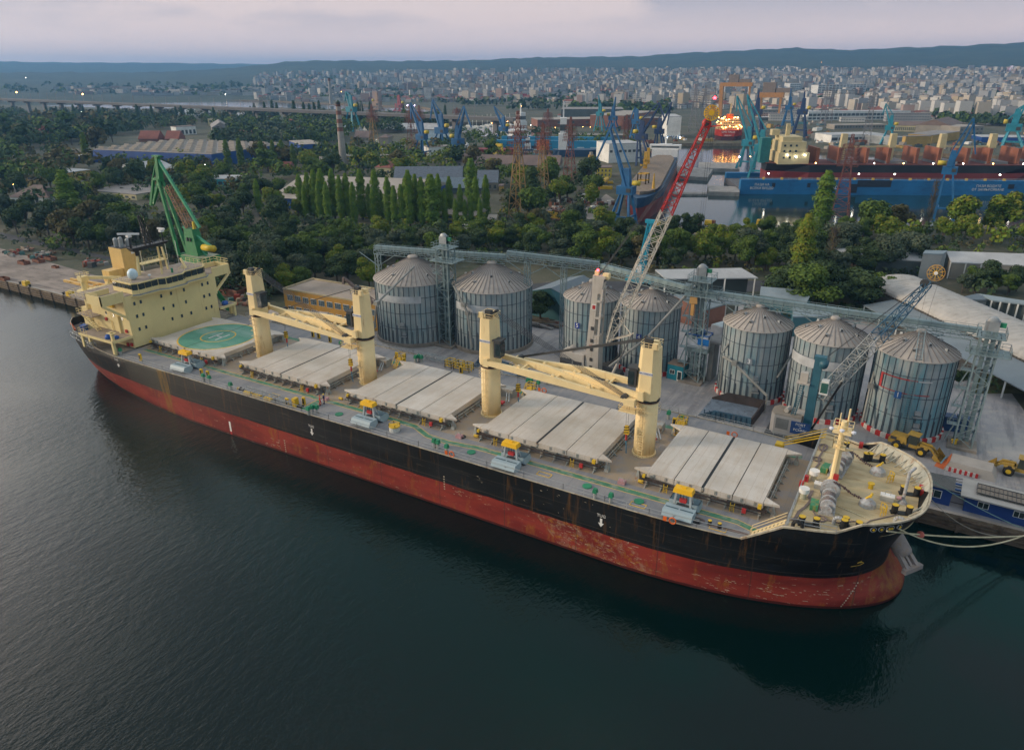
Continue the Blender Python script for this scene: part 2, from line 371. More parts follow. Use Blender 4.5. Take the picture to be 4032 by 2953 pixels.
for sg in(-1, 1):
 idx=[i for i in range(NS)if i>=len(st_)and XS+(stem(12.5)-XS)*ts[i-len(st_)]>112.2]
 for i, j in zip(idx, idx[1:]):
  a, b=column(i, sg)[-1], column(j, sg)[-1]
  ai, bi=(a[0]-.15, a[1]-sg*.2, a[2]), (b[0]-.15, b[1]-sg*.2, b[2])
  ca, cb=column(i, sg)[-2], column(j, sg)[-2];a1=(min(ca[0], ai[0])-.25, sg*max(0, hb(min(ca[0], ai[0])-.25, 11.6)-.25));b1=(min(cb[0], bi[0])-.25, sg*max(0, hb(min(cb[0], bi[0])-.25, 11.6)-.25))
  bw.add([(a1[0], a1[1], 11.7), (b1[0], b1[1], 11.7), bi, ai], [(0, 1, 2, 3)])
  bw.bar((ai[0], ai[1], 13.2), (a1[0]-.5, a1[1]-sg*.7, 11.8), .12)
part(ship, 'bulwark', bw, True)
def deckpoly(x0, x1, z, inset=.12):
 xs=[x0]+[x for x in[st_[i][0]for i in range(len(st_))]+[XS+(stem(z)-XS)*t for t in ts]if x0<x<x1]+[x1]
 R=[(x, -(hb(x, z)-inset))for x in xs];L=[(x, hb(x, z)-inset)for x in xs][::-1]
 return[p for p in R+L]
dk=MB().mat(deckm);dk.prism(deckpoly(-21, 105.4, ZD-.05), ZD-.3, ZD);part(ship, 'main_deck', dk, True)
dk=MB().mat(M('poop_deck', (.22, .2, .17), .8, n=.3, ns=.8, dirt=(.12, .08, .06), da=.6));dk.prism(deckpoly(-46.2, -21, ZD+.3), ZD-.2, ZD+.25);part(ship, 'poop_deck', dk, True)
dk=MB().mat(fcm);dk.prism(deckpoly(105.9, stem(11.8)-.15, 11.7, .1), 11.4, 11.8)
dk.mat(coam).box(105.62, 105.9, -13.2, 13.2, ZD, 11.85);part(ship, 'forecastle_deck', dk, True)
mk=MB().mat(walkg)
wp=[(-19, -10.2), (-5, -10.2), (44, -10.2), (49.5, -10.4), (53, -12.0), (57, -12.2), (62, -11.4), (100, -11.4), (104.8, -13.0)]
def strip(mb, P, y0, y1, z):
 for a, b in zip(P, P[1:]):mb.add([(a[0], a[1]+y0, z), (b[0], b[1]+y0, z), (b[0], b[1]+y1, z), (a[0], a[1]+y1, z)], [(0, 1, 2, 3)])
strip(mk, wp, .1, .95, ZD+.006);mk.add([(29, -14.3, ZD+.007), (30.1, -14.3, ZD+.007), (30.1, -10.2, ZD+.007), (29, -10.2, ZD+.007)], [(0, 1, 2, 3)])
strip(mk, [(x, -y-1.05)for x, y in wp[:3]]+[(104, 9.2)], 0, 1.05, ZD+.006)
part(ship, 'walkway', mk, True)
mk=MB().mat(lineY);strip(mk, wp, -.06, .03, ZD+.008);strip(mk, wp, .98, 1.07, ZD+.008)
for x in(28.8, 30.2):mk.add([(x, -14.3, ZD+.009), (x+.13, -14.3, ZD+.009), (x+.13, -10.4, ZD+.009), (x, -10.4, ZD+.009)], [(0, 1, 2, 3)])
for x, y in((97.3, -13.9), (20, -13), (73, -13.2), (87, -13.9)):
 for i in range(4):
  a=[(0, 0), (2, 0), (2, .9), (0, .9)];p, p2=a[i], a[(i+1)%4]
  mk.bar((x+p[0], y+p[1], ZD+.01), (x+p2[0], y+p2[1], ZD+.01), .09)
part(ship, 'deck_marking', mk, True)
# hatches
def hatch(x0, x1, num):
 z0, z1, zt=ZD, 10.0, 10.82
 h=MB().mat(coam);h.box(x0+.25, x1-.25, -7.7, 7.7, z0, z1)
 H=part(ship, 'hatch', h, True);W_=35
 c=MB().mat(hatchm);n=4;L=(x1-x0)/n
 for i in range(n):
  g=.05 if i!=2 else.18
  c.box(x0+i*L+(.03 if i!=2 else.16), x0+(i+1)*L-(.03 if i!=1 else.16), -8, 8, z1+.02, zt, .03, .03)
 for sx, xx in((-1, x0), (1, x1)):
  for sy in(-1, 1):
   p=[(xx-sx*.02, sy*7.9), (xx-sx*.02, sy*6.3), (xx+sx*1.9, sy*7.5)]
   c.prism(p, zt-.32, zt-.02)
 o=c.build('hatch_cover', H, org=(35, 0, 0))
 s=MB().mat(black)
 for xx in[x0+i*L for i in(1, 2, 3)]:s.box(xx-.035-(.12 if abs(xx-(x0+2*L))<.1 else 0), xx+.035+(.12 if abs(xx-(x0+2*L))<.1 else 0), -7.98, 7.98, z1+.1, zt-.05)
 s.build('seal', H, org=(35, 0, 0))
 for sy in(-1, 1):
  st=MB().mat(stay)
  k=int((x1-x0)/1.95)
  for i in range(k+1):
   x=x0+.2+i*(x1-x0-.4)/k
   st.add([(x-.06, sy*7.7, z0), (x-.06, sy*9.25, z0), (x-.06, sy*8.55, z0+.35), (x-.06, sy*8.4, z1-.05), (x-.06, sy*7.7, z1-.05), (x+.06, sy*7.7, z0), (x+.06, sy*9.25, z0), (x+.06, sy*8.55, z0+.35), (x+.06, sy*8.4, z1-.05), (x+.06, sy*7.7, z1-.05)], [(0, 1, 2, 3, 4), (9, 8, 7, 6, 5), (0, 5, 6, 1), (1, 6, 7, 2), (2, 7, 8, 3), (3, 8, 9, 4)])
   st.box(x-.16, x+.16, sy*8.45-.13, sy*8.45+.13, z0, z1-.1)
  for i in range(9):
   x=x0+1+i*(x1-x0-2)/8;st.box(x-.12, x+.12, sy*8.03-.06, sy*8.03+.06, zt-.62, zt-.1)
  st.build('coaming_stay', H, org=(35, 0, 0))
 for xx, sx in((x0, -1), (x1, 1)):
  st=MB().mat(stay)
  for i in range(8):
   y=-7+i*2;st.add([(xx, y-.06, z1-.1), (xx+sx*1.0, y-.06, z0), (xx, y-.06, z0), (xx, y+.06, z1-.1), (xx+sx*1.0, y+.06, z0), (xx, y+.06, z0)], [(0, 1, 2), (5, 4, 3), (0, 3, 4, 1)])
  st.bar((xx+sx*.3, -7.6, z0+.75), (xx+sx*.3, 7.6, z0+.75), .16);st.bar((xx+sx*.45, -7.6, z0+.4), (xx+sx*.45, 7.6, z0+.4), .12)
  st.build('end_stay', H, org=(35, 0, 0))
  for sy in(-1, 1):
   st=MB().mat(stay);st.hexa([(xx+sx*1.3-.35, sy*7.5-.45, z0), (xx+sx*1.3+.35, sy*7.5-.45, z0), (xx+sx*1.3+.35, sy*7.5+.45, z0), (xx+sx*1.3-.35, sy*7.5+.45, z0), (xx+sx*1.3-.12, sy*7.5-.2, zt-.35), (xx+sx*1.3+.12, sy*7.5-.2, zt-.35), (xx+sx*1.3+.12, sy*7.5+.2, zt-.35), (xx+sx*1.3-.12, sy*7.5+.2, zt-.35)]);st.build('cover_stand', H, org=(35, 0, 0))
 for sy in(-1, 1):
  rl=MB().mat(M('hatch_rail', (.045, .032, .028), .7, n=.4, ns=2))
  rl.box(x0-.5, x1+.6, sy*8.62-.14, sy*8.62+.14, z1-.08, z1+.06);rl.hexa([(x0-.5, sy*8.6-.05, z1+.06), (x0+5, sy*8.6-.05, z1+.06), (x0+5, sy*8.6+.05, z1+.06), (x0-.5, sy*8.6+.05, z1+.06), (x0-.5, sy*8.6-.05, z1+.5), (x0+5, sy*8.6-.05, z1+.08), (x0+5, sy*8.6+.05, z1+.08), (x0-.5, sy*8.6+.05, z1+.5)])
  rl.hexa([(x1-5, sy*8.6-.05, z1+.06), (x1+.6, sy*8.6-.05, z1+.06), (x1+.6, sy*8.6+.05, z1+.06), (x1-5, sy*8.6+.05, z1+.06), (x1-5, sy*8.6-.05, z1+.08), (x1+.6, sy*8.6-.05, z1+.4), (x1+.6, sy*8.6+.05, z1+.4), (x1-5, sy*8.6+.05, z1+.08)])
  rl.bar((x0-.3, sy*8.95, z1-.25), (x1+.4, sy*8.95, z1-.25), .07)
  rl.build('hatch_rail', H, org=(35, 0, 0))
 y=MB().mat(yellow)
 for xx in(x0+3, x1-3.5):
  for dy in(-.25, .25):y.bar((xx+dy, -9.0, z0), (xx+dy, -8.8, z1+.2), .07)
  for i in range(4):y.bar((xx-.25, -9, z0+.2+i*.25), (xx+.25, -9, z0+.2+i*.25), .05)
 y.box(x1-.5, x1-.05, -8.85, -8.45, z1+.35, z1+.9);y.box(x0-.3, x0+.05, -8.85, -8.45, z1+.35, z1+.75)
 y.build('ladder', H, org=(35, 0, 0))
 r=MB().mat(redp);r.cbox((x1-2.0, -9.05, z0+.35), (.5, .3, .6));r.build('fire_box', H, org=(35, 0, 0))
 return H
HX=[(-18.1, .9), (8.4, 27.5), (34.6, 53.95), (60.7, 79.85), (87.0, 102.25)]
for i, (a, b)in enumerate(HX):Hh=hatch(a, b, i)
he=bpy.data.objects.get('hatch');zt=10.82;cx, cy=-8.3, -.2
def ring(mb, r0, r1, z, n=72):
 mb.add([(cx+r*cos(2*pi*i/n), cy+r*sin(2*pi*i/n), z)for i in range(n)for r in(r0, r1)], [(2*i, 2*i+1, (2*i+3)%(2*n), (2*i+2)%(2*n))for i in range(n)])
hm=MB().mat(helig);hm.add([(cx+7.6*cos(2*pi*i/72), cy+7.6*sin(2*pi*i/72), zt+.004)for i in range(72)], [tuple(range(72))])
hm.mat(lineY);ring(hm, 7.55, 7.85, zt+.008);ring(hm, 3.25, 3.5, zt+.008)
hm.mat(whitel)
ha=radians(0)
def hr(a, b, w):
 ca, sa=cos(ha), sin(ha);a=(cx+.3+a[0]*ca-a[1]*sa, cy+a[0]*sa+a[1]*ca);b=(cx+.3+b[0]*ca-b[1]*sa, cy+b[0]*sa+b[1]*ca)
 d=V((b[0]-a[0], b[1]-a[1])).normalized()*w/2;nrm=V((-d.y, d.x))
 hm.add([(a[0]-nrm.x, a[1]-nrm.y, zt+.009), (b[0]-nrm.x, b[1]-nrm.y, zt+.009), (b[0]+nrm.x, b[1]+nrm.y, zt+.009), (a[0]+nrm.x, a[1]+nrm.y, zt+.009)], [(0, 1, 2, 3)])
hr((-1.0, -1.8), (-1.0, 1.8), .3);hr((1.0, -1.8), (1.0, 1.8), .3);hr((-1.0, 0), (1.0, 0), .3)
hm.mat(black).box(cx-.45, cx-.33, -7.9, 7.9, zt-.01, zt+.014)
hm.build('helipad_marking', he, org=(35, 0, 0))
# deck cranes
def deck_crane(x, facing, tip, yoff, nm):
 p=MB().mat(crane_cream);p.smooth=True;p.cyl((x, 0), 1.55, ZD, 17.55, 28);p.smooth=False
 p.cyl((x, 0), 1.75, ZD, ZD+.25, 28);p.mat(rust).cyl((x, 0), 1.62, 17.5, 17.62, 28)
 C_=part(ship, 'deck_crane', p, True)
 hs=MB().mat(crane_cream);f=facing
 a=1.55;b=1.55
 oct_=[(x-a, -b*.55), (x-a*.55, -b), (x+a*.55, -b), (x+a, -b*.55), (x+a, b*.55), (x+a*.55, b), (x-a*.55, b), (x-a, b*.55)]
 hs.prism(oct_, 18.0, 18.9)
 n=8;top=[(x+(px-x)*.84, py*.84)for px, py in oct_];vs=[(px, py, 18.9)for px, py in oct_]+[(px, py, 25.6)for px, py in top]
 hs.add(vs, [(i, (i+1)%n, n+(i+1)%n, n+i)for i in range(n)]+[tuple(range(n, 2*n))])
 hs.box(x-f*.9-.5, x-f*.9+.5, -1.25, -.85, 25.6, 26.5, .15, 0).box(x-.35, x+.9, .3, 1.0, 25.6, 26.3, .1, 0)
 hs.build('crane_house', C_, org=(35, 0, 0))
 rg=MB().mat(black).cyl((x, 0), 1.68, 17.65, 17.98, 28);rg.build('slew_ring', C_, org=(35, 0, 0))
 if nm:
  lb=MB().mat(white).box(x-.95, x+.95, -1.53, -1.49, 21.8, 22.25);lo=lb.build('name_plate', C_, org=(35, 0, 0));text(lo, 'MACGREGOR', .33, M('letter_navy', (.02, .06, .25)), (x-35, -1.54, 22.02), (1, 0, 0), (0, 0, 1))
 cb=MB().mat(dark);xc=x+f*2.0;cb.box(xc-.55, xc+.55, -1.35, .1, 19.6, 22.3);cb.mat(glass).box(xc-.45*1+f*.2, xc+.45+f*.2, -1.38, .13, 19.9, 21.9);cb.mat(dark).box(xc-.75, xc+.75, -1.5, .25, 22.3, 22.5)
 cb.build('operator_cab', C_, org=(35, 0, 0))
 dv=MB().mat(dark);dv.box(x+f*.2-.5, x+f*.2+.5, -.9, -.2, 25.6, 26.9).bar((x, .5, 25.8), (x+f*1.2, .5, 26.7), .4);dv.mat(crane_cream).rail([(x-1.2, -1.25, 25.6), (x+1.2, -1.25, 25.6), (x+1.2, 1.25, 25.6), (x-1.2, 1.25, 25.6)], .8, .05, 1.2, 2, True)
 dv.build('winch_head', C_, org=(35, 0, 0))
 j=MB().mat(crane_cream);T=V(tip)
 for sy in(-1, 1):
  A=V((x+f*.4, sy*1.95, 18.75));Mi=A.lerp(T, .42)+V((0, sy*.35, .25));E_=T+V((0, sy*.42, 0))
  for p0, p1, h0, h1 in((A, Mi, .7, 1.15), (Mi, E_, 1.15, .5)):
   d=(p1-p0).normalized();s=V((-d.y, d.x, 0))*.27;u=V((0, 0, 1))
   j.hexa([p0-s-u*h0/2, p1-s-u*h1/2, p1+s-u*h1/2, p0+s-u*h0/2, p0-s+u*h0/2, p1-s+u*h1/2, p1+s+u*h1/2, p0+s+u*h0/2])
  j.box(A.x-.5, A.x+.5, A.y-.3, A.y+.3, 18.1, 19.4, .15, 0)
 for t in(.25, .5, .75):
  a_=V((x+f*.4, -1.9, 18.8)).lerp(T+V((0, -.4, 0)), t);b_=V((x+f*.4, 1.9, 18.8)).lerp(T+V((0, .4, 0)), t);j.bar(a_, b_, .3)
  j.box(a_.x-.3, a_.x+.3, a_.y-.2, a_.y+.2, a_.z+.3, a_.z+.95, .1, 0)
 j.build('jib', C_, org=(35, 0, 0))
 hd=MB().mat(crane_cream);hd.box(T.x-.4, T.x+1.2 if f>0 else T.x+.4, T.y-.7, T.y+.7, T.z-.6, T.z+.4);hd.mat(dark).lathe((T.x-f*.5, T.y-.5, T.z+.3), [(.5, 0), (.5, 1.0)], 12, (0, 1, 0))
 hd.mat(crane_cream).box(T.x-1.0, T.x+1.6, T.y-1.0, T.y+1.0, T.z-1.5, T.z-1.4);hd.rail([(T.x-1, T.y-1, T.z-1.4), (T.x+1.6, T.y-1, T.z-1.4), (T.x+1.6, T.y+1, T.z-1.4), (T.x-1, T.y+1, T.z-1.4)], .8, .05, 1.3, 2, True)
 hd.build('jib_head', C_, org=(35, 0, 0))
 w=MB().mat(dark)
 for i in range(5):
  y=-.8+.4*i;w.bar((x+f*.5, y, 26.6), (T.x-f*.5, T.y+y*.6, T.z+.5), .10, 3, cap=False)
 w.bar((T.x, T.y-.15, T.z), (T.x, T.y-.15, 14.0), .05, 3, cap=False).bar((T.x+.35, T.y-.15, T.z), (T.x+.3, T.y-.15, 14.0), .05, 3, cap=False)
 w.build('wire_rope', C_, org=(35, 0, 0))
 hk=MB().mat(yellow);hk.cbox((T.x+.17, T.y-.15, 12.7), (.75, .4, 1.3), 0, .12, 0);hk.mat(black)
 for i in range(3):hk.hexa([(T.x-.2, T.y-.37, 12.85+i*.4), (T.x+.5, T.y-.37, 13.0+i*.4), (T.x+.5, T.y+.07, 13.0+i*.4), (T.x-.2, T.y+.07, 12.85+i*.4), (T.x-.2, T.y-.37, 13.0+i*.4), (T.x+.5, T.y-.37, 13.15+i*.4), (T.x+.5, T.y+.07, 13.15+i*.4), (T.x-.2, T.y+.07, 13.0+i*.4)])
 hk.mat(redp).bar((T.x+.17, T.y-.15, 12.7), (T.x+.17, T.y-.15, 11.7), .3, 6).mat(M('hook_blue', (.03, .18, .3), .5)).bar((T.x+.17, T.y-.15, 11.7), (T.x+.3, T.y-.15, 9.6), .14, 6)
 hk.build('hook_block', C_, org=(35, 0, 0))
 lad=MB().mat(crane_cream)
 for s_ in(-.3, .3):lad.bar((x+s_, -1.75, ZD), (x+s_, -1.75, 17.4), .07)
 for i in range(20):lad.bar((x-.3, -1.75, ZD+.4*i+.3), (x+.3, -1.75, ZD+.4*i+.3), .05)
 for i in range(7):lad.bar((x-.4, -2.3, ZD+1.5+i*1.1), (x+.4, -2.3, ZD+1.5+i*1.1), .05).bar((x-.4, -2.3, ZD+1.5+i*1.1), (x-.4, -1.6, ZD+1.5+i*1.1), .05).bar((x+.4, -2.3, ZD+1.5+i*1.1), (x+.4, -1.6, ZD+1.5+i*1.1), .05)
 for i in range(3):lad.lathe((x, 0, 16.0+.45*i), [(1.95, 0), (1.95, .05)], 16, cap=False)
 lad.build('ladder', C_, org=(35, 0, 0))
 return C_
deck_crane(5.0, 1, (29.6, -2.2, 17.75), 0, 1);deck_crane(31.5, -1, (8.6, 2.6, 18.2), 0, 1)
deck_crane(57.5, 1, (81.6, -2.3, 17.9), 0, 1);deck_crane(83.7, -1, (60.8, 2.9, 18.2), 0, 1)
# superstructure
ss=MB().mat(cream);X0, X1=-33.5, -21.0
ss.box(X0, X1, -10.5, 10.5, ZD-.02, 19.9)
acc=part(ship, 'superstructure', ss, True)
def sub(name, mb, par=acc):return mb.build(name, par, org=(35, 0, 0))
sd_=MB().mat(M('superstructure_deck', (.33, .27, .22), .8, n=.2, ns=.8));sd_.box(-32, -21.2, -15.1, 15.1, 19.85, 20.05);sub('bridge_deck', sd_)
for sy in(-1, 1):
 wl=MB().mat(cream)
 ya, yb=(10.4, 15.2)
 wl.box(-21.3, -21.1, min(sy*ya, sy*yb), max(sy*ya, sy*yb), 19.0, 21.1)
 wl.box(-26.0, -21.1, sy*15.1-.1, sy*15.1+.1, 19.2, 21.1);wl.box(-26, -25.8, min(sy*ya, sy*yb), max(sy*ya, sy*yb), 19.6, 21.1)
 wl.add([(-21.15, sy*10.5, 19), (-21.15, sy*15.2, 19), (-21.15, sy*10.5, 15.5), (-21.45, sy*10.5, 19), (-21.45, sy*15.2, 19), (-21.45, sy*10.5, 15.5)], [(0, 1, 2), (5, 4, 3), (1, 4, 5, 2), (0, 3, 4, 1)][:0])
 wl.bar((-21.3, sy*14.9, 19.1), (-21.3, sy*10.5, 15.6), .45);wl.bar((-21.3, sy*10.6, 15.2), (-21.3, sy*10.6, 19.2), .5)
 sub('bridge_wing', wl)
wh=MB().mat(cream)
wpoly=[(-27.2, -8.6), (-21.0, -8.6), (-20.2, -7.6), (-20.2, -3.2), (-19.2, -2.0), (-19.2, 2.0), (-20.2, 3.2), (-20.2, 7.6), (-21.0, 8.6), (-27.2, 8.6)]
wh.prism(wpoly, 19.9, 20.95)
ins=[(x-(.12 if x>-22 else-.12), y*.985)for x, y in wpoly];wh.prism(ins, 20.95, 22.0)
wh.prism([(x+(.06 if x>-22 else-.1), y*1.005)for x, y in wpoly], 22.0, 22.22);wh.mat(sd_.ms[0]).prism([(x-(.15 if x>-22 else-.1), y*.97)for x, y in wpoly], 22.22, 22.27)
sub('wheelhouse', wh)
gl=MB().mat(glass)
fr=wpoly[1:9]+[]
for(x0, y0), (x1, y1)in[(wpoly[i], wpoly[i+1])for i in range(1, 8)]:
 L=hypot(x1-x0, y1-y0);n=max(1, round(L/1.45));d=((x1-x0)/L, (y1-y0)/L);nm_=(d[1], -d[0])
 for i in range(n):
  a=.1+i*(L-.1)/n;b=a+(L-.1)/n-.16
  for s_ in[(a, b)]:
   P=[(x0+d[0]*t+nm_[0]*o, y0+d[1]*t+nm_[1]*o)for o in(-.3, .05)for t in s_]
   gl.hexa([(P[0][0], P[0][1], 20.8), (P[1][0], P[1][1], 20.8), (P[3][0], P[3][1], 20.8), (P[2][0], P[2][1], 20.8), (P[0][0], P[0][1], 21.95), (P[1][0], P[1][1], 21.95), (P[3][0], P[3][1], 21.95), (P[2][0], P[2][1], 21.95)])
for sy in(-1, 1):
 for i in range(4):x=-27+i*1.55;gl.box(x, x+1.3, sy*8.6-.03, sy*8.6+.03, 21.0, 21.85)
sub('bridge_window', gl)
wk=MB().mat(steel);wk.path([(-20.6, -8.9, 19.95), (-19.8, -7.8, 19.95), (-19.8, -3.3, 19.95), (-18.8, -2.1, 19.95), (-18.8, 2.1, 19.95), (-19.8, 3.3, 19.95), (-19.8, 7.8, 19.95), (-20.6, 8.9, 19.95)], .22)
wk.mat(cream).prism([(-22, -9), (-20.7, -9), (-19.7, -7.9), (-19.7, -3.4), (-18.7, -2.2), (-18.7, 2.2), (-19.7, 3.4), (-19.7, 7.9), (-20.7, 9), (-22, 9)], 19.6, 19.8);sub('window_walkway', wk)
for zc, ys in((18.15, (-8.7, -7.3, -2.7, -.4, 2.7, 7.25, 8.7)), (15.5, (-8.7, -7.3, -2.7, -.4, 2.65, 7.25, 8.65)), (12.8, (-8.75, -7.3, -1.2, 1.1, 3.4, 7.25, 8.65))):
 for y in ys:
  w=MB().mat(M('window_glass', (.02, .05, .08), .15)).box(-20.98, -20.95, y-.24, y+.24, zc-.36, zc+.36);w.mat(cream)
  for a, b, c_, d in((-.3, .3, .36, .43), (-.3, .3, -.43, -.36), (-.3, -.24, -.36, .36), (.24, .3, -.36, .36)):w.box(-21.0, -20.93, y+a, y+b, zc+c_, zc+d)
  sub('window', w)
for x, z in((-23.2, 15.2), (-26, 15.4), (-28.5, 15.5)):
 sub('window', MB().mat(M('window_glass', (.02, .05, .08), .15)).box(x-.22, x+.22, -10.54, -10.49, z-.35, z+.35))
dr=MB().mat(cream);dr.box(-24.6, -24.1, -10.9, -10.5, 12, 15.6);dr.bar((-27, -10.7, 12), (-27, -10.7, 14), .12).bar((-27, -10.7, 14), (-28, -10.7, 14.2), .12).mat(redp);
for x, z in((-28.7, 14.2), (-22.5, 12.6), (-21.7, 9.9), (-23.0, 9.7)):dr.box(x-.3, x+.3, -10.8, -10.5, z-.3, z+.35)
dr.mat(yellow).box(-26.9, -25.0, -10.9, -10.5, 17.2, 18.1);sub('fitting', dr)
pf=MB().mat(sd_.ms[0]);pf.box(-32, -20.6, -15.0, -10.5, 11.85, 12.0);pf.box(-23, -20.6, 10.5, 15.0, 11.85, 12.0);pf.box(-36, -30.5, -12.4, -9, 14.7, 14.85)
pf.mat(cream)
for sy in(-1, 1):
 for x in((-31.5, -29, -21.2)if sy<0 else(-22.4, -21.2)):pf.box(x-.3, x+.3, sy*14.6-.25, sy*14.6+.25, ZD, 11.85)
 pf.box(-32 if sy<0 else-23, -20.5, sy*15.0-.08, sy*15.0+.08, 11.6, 12.1);pf.box(-20.7, -20.5, min(sy*10.5, sy*15), max(sy*10.5, sy*15), 11.6, 12.1)
pf.box(-21.6, -21.1, -14.6, -14.1, 12, 13.6).box(-22.3, -20.6, -14.9, -13.8, 13.5, 13.6);sub('side_platform', pf)
pr_=MB().mat(cream);pr_.rail([(-29, -15.0, 12.1), (-32, -15.0, 12.1), (-32, -10.6, 12.1)], 1, .05, 1.0).rail([(-30.6, -12.4, 14.85), (-36, -12.4, 14.85), (-36, -9, 14.85)], 1, .05, 1.0)
pr_.rail([(-27.1, -8.7, 22.25), (-20.4, -8.7, 22.25)], .9, .05, 1.3).rail([(-20.4, 2, 22.25), (-20.4, 8.7, 22.25), (-27.1, 8.7, 22.25)], .9, .05, 1.3).rail([(-26, -15, 21.1), (-22, -15, 21.1)], .5, .05, 1.3).rail([(-26, 12, 21.1), (-26, 15, 21.1), (-21.2, 15, 21.1), (-21.2, 12.5, 21.1)], 1.1, .07, 1.0)
pr_.rail([(-32, -15, 20), (-32, -9, 20)], 1, .05, 1.1).rail([(-26, -15, 20), (-32, -15, 20)], 1, .05, 1.1);sub('railing', pr_)
sr=MB().mat(cream)
for dy in(-.4, .4):sr.bar((-34.2, -12+dy, 14.8), (-29.5, -12+dy, 12.0), .12)
for i in range(10):t=(i+.5)/10;sr.box(-34.2+4.7*t-.12, -34.2+4.7*t+.12, -12.4, -11.6, 14.8-2.8*t-.03, 14.8-2.8*t+.03)
sub('stair', sr)
fn=MB().mat(M('funnel_paint', (.68, .47, .17), .55, n=.06, dirt=(.3, .2, .1), da=.3));fn.box(-37.4, -33.0, -1.9, 1.5, 19.8, 26.4);fn.box(-36.0, -33.5, -5.2, -2.0, 20, 22.3)
fn.mat(dark).box(-37.2, -33.2, -1.8, 1.4, 26.4, 26.5).mat(steel)
for x, y, h in((-36, -.9, 1.9), (-34.6, -.6, 2.2), (-34.5, .8, 1.6)):fn.lathe((x, y, 26.4), [(.45, 0), (.45, h-.3), (.3, h)], 12)
fn.mat(white).box(-32.99, -32.96, .2, .9, 25.0, 25.6)
part(ship, 'funnel', fn, True)
fb=MB().mat(cream);fb.box(-40.5, -33.4, -8.8, 8.8, ZD, 14.6);fb.box(-39.0, -33.4, -6, 6, 14.6, 17.3);fb.box(-38, -33.4, -4, 4, 17.3, 19.9);part(ship, 'engine_casing', fb, True)
mi=MB().mat(cream);mi.bar((-25.5, -3.6, 22.2), (-25.5, -3.2, 26.4), .9, 6, .5);mi.bar((-25.8, 1.8, 22.2), (-25.8, 1.8, 27), .55, 6, .4);mi.bar((-24.5, 2.4, 22.2), (-25, 2.2, 27), .3)
mi.box(-26.5, -24.5, -3.2, 2.8, 24.3, 24.45);mi.rail([(-24.5, -3.2, 24.45), (-24.5, 2.8, 24.45)], 1, .05, .8, 3)
mi.bar((-22, 4.9, 22.2), (-23.5, 5.0, 24.2), .35).bar((-22, -.8, 22.2), (-22, -.8, 23.4), .4, 8).bar((-22.3, 4.2, 22.2), (-22.3, 4.2, 23), .2)
mi.mat(green).bar((-21.2, 1.0, 22.2), (-21.2, 1.0, 23.2), .45, 8)
mi.mat(black).hexa([(-26, -4.2, 27.2), (-24.6, -4.2, 27.2), (-24.6, 3.2, 27.6), (-26, 3.2, 27.6), (-26.2, -4.8, 28.0), (-24.4, -4.8, 28.0), (-24.4, 3.8, 28.1), (-26.2, 3.8, 28.1)]);mi.bar((-25.4, -3.2, 26.2), (-25.4, -3.2, 27.4), .8, 6)
mi.truss((-25.2, -.6, 28), (-25.4, -1.2, 34), .9, .9, 7, .13, .09, w2=.4, h2=.4);mi.bar((-25.4, .6, 28), (-25.4, -.4, 34.6), .14)
mi.bar((-25.4, -4.2, 28), (-25.4, -4.2, 30.2), .5, 6, .3).bar((-25.4, 3.1, 28), (-25.4, 3.1, 30.1), .4, 6, .2)
mi.rail([(-24.4, -4.6, 28.05), (-24.4, 3.6, 28.1)], .8, .05, 1.0, 2)
part(ship, 'radar_mast', mi, True)
for y, z, L in((-4.2, 30.5, 4.4), (3.1, 30.3, 1.9)):
 rd=MB().mat(white);rd.cbox((-25.4, y, z-.35), (.8, .8, .45));rd.cbox((-25.4, y, z+.15), (.25, L, .35), radians(-60)if y<0 else radians(-80));part(ship, 'radar_scanner', rd, True)
dm=MB().mat(M('radome', (.62, .78, .86), .4));dm.smooth=True;dm.lathe((-23.2, -6.4, 22.3), [(.35, 0), (.9, .5), (1.0, 1.0), (.95, 1.5), (.65, 1.95), (.3, 2.15), (0, 2.2)], 18);part(ship, 'radome', dm, True)
dm=MB().mat(white);dm.smooth=True;dm.lathe((-20.8, -4.4, 22.3), [(.1, 0), (.1, .5), (.35, .6), (.3, .85), (0, .95)], 12);part(ship, 'radome', dm, True)
for x, y in((-26, 6.2), (-26.8, -1.6), (-26.4, 4.0)):
 part(ship, 'antenna', MB().mat(whitel).bar((x, y, 22.2), (x, y, 27.5), .06), True)
pc=MB().mat(cream);pc.cyl((-37.5, -8.6), .75, 12, 18.6, 16);pc.cyl((-37.5, -8.6), 1.7, 18.5, 18.7, 16);pc.cyl((-37.5, -8.6), .7, 18.7, 20.6, 16);pc.cbox((-37.5, -8.6, 20.6), (1.6, 1.6, 1.0))
pc.bar((-37.5, -8.2, 21.2), (-31.5, -4.0, 21.0), .55);pc.bar((-33.5, -5.6, 21), (-33.5, -6, 17.5), .3).bar((-32, -4.6, 21.2), (-36, -3, 19), .35);pc.rail([(-38.5, -9.5, 21.6), (-36.6, -9.5, 21.6), (-36.6, -7.6, 21.6), (-38.5, -7.6, 21.6)], .7, .06, .8, 2, True)
part(ship, 'provision_crane', pc, True)
lf=MB().mat(M('davit_paint', (.72, .45, .14), .5, dirt=(.35, .15, .05), da=.4))
for dy in(-1.2, 1.2):lf.bar((-37.5, -5.0+dy, 18.4), (-47.5, -6.6+dy*.6, 19.0), .5)
for t in(.2, .5, .8):lf.bar((-37.5-10*t, -6.4-1.6*t*.9, 18.5+.6*t), (-37.5-10*t, -3.9-1.6*t, 18.5+.6*t), .25)
part(ship, 'boat_davit', lf, True)
nwf=MB().mat(black);
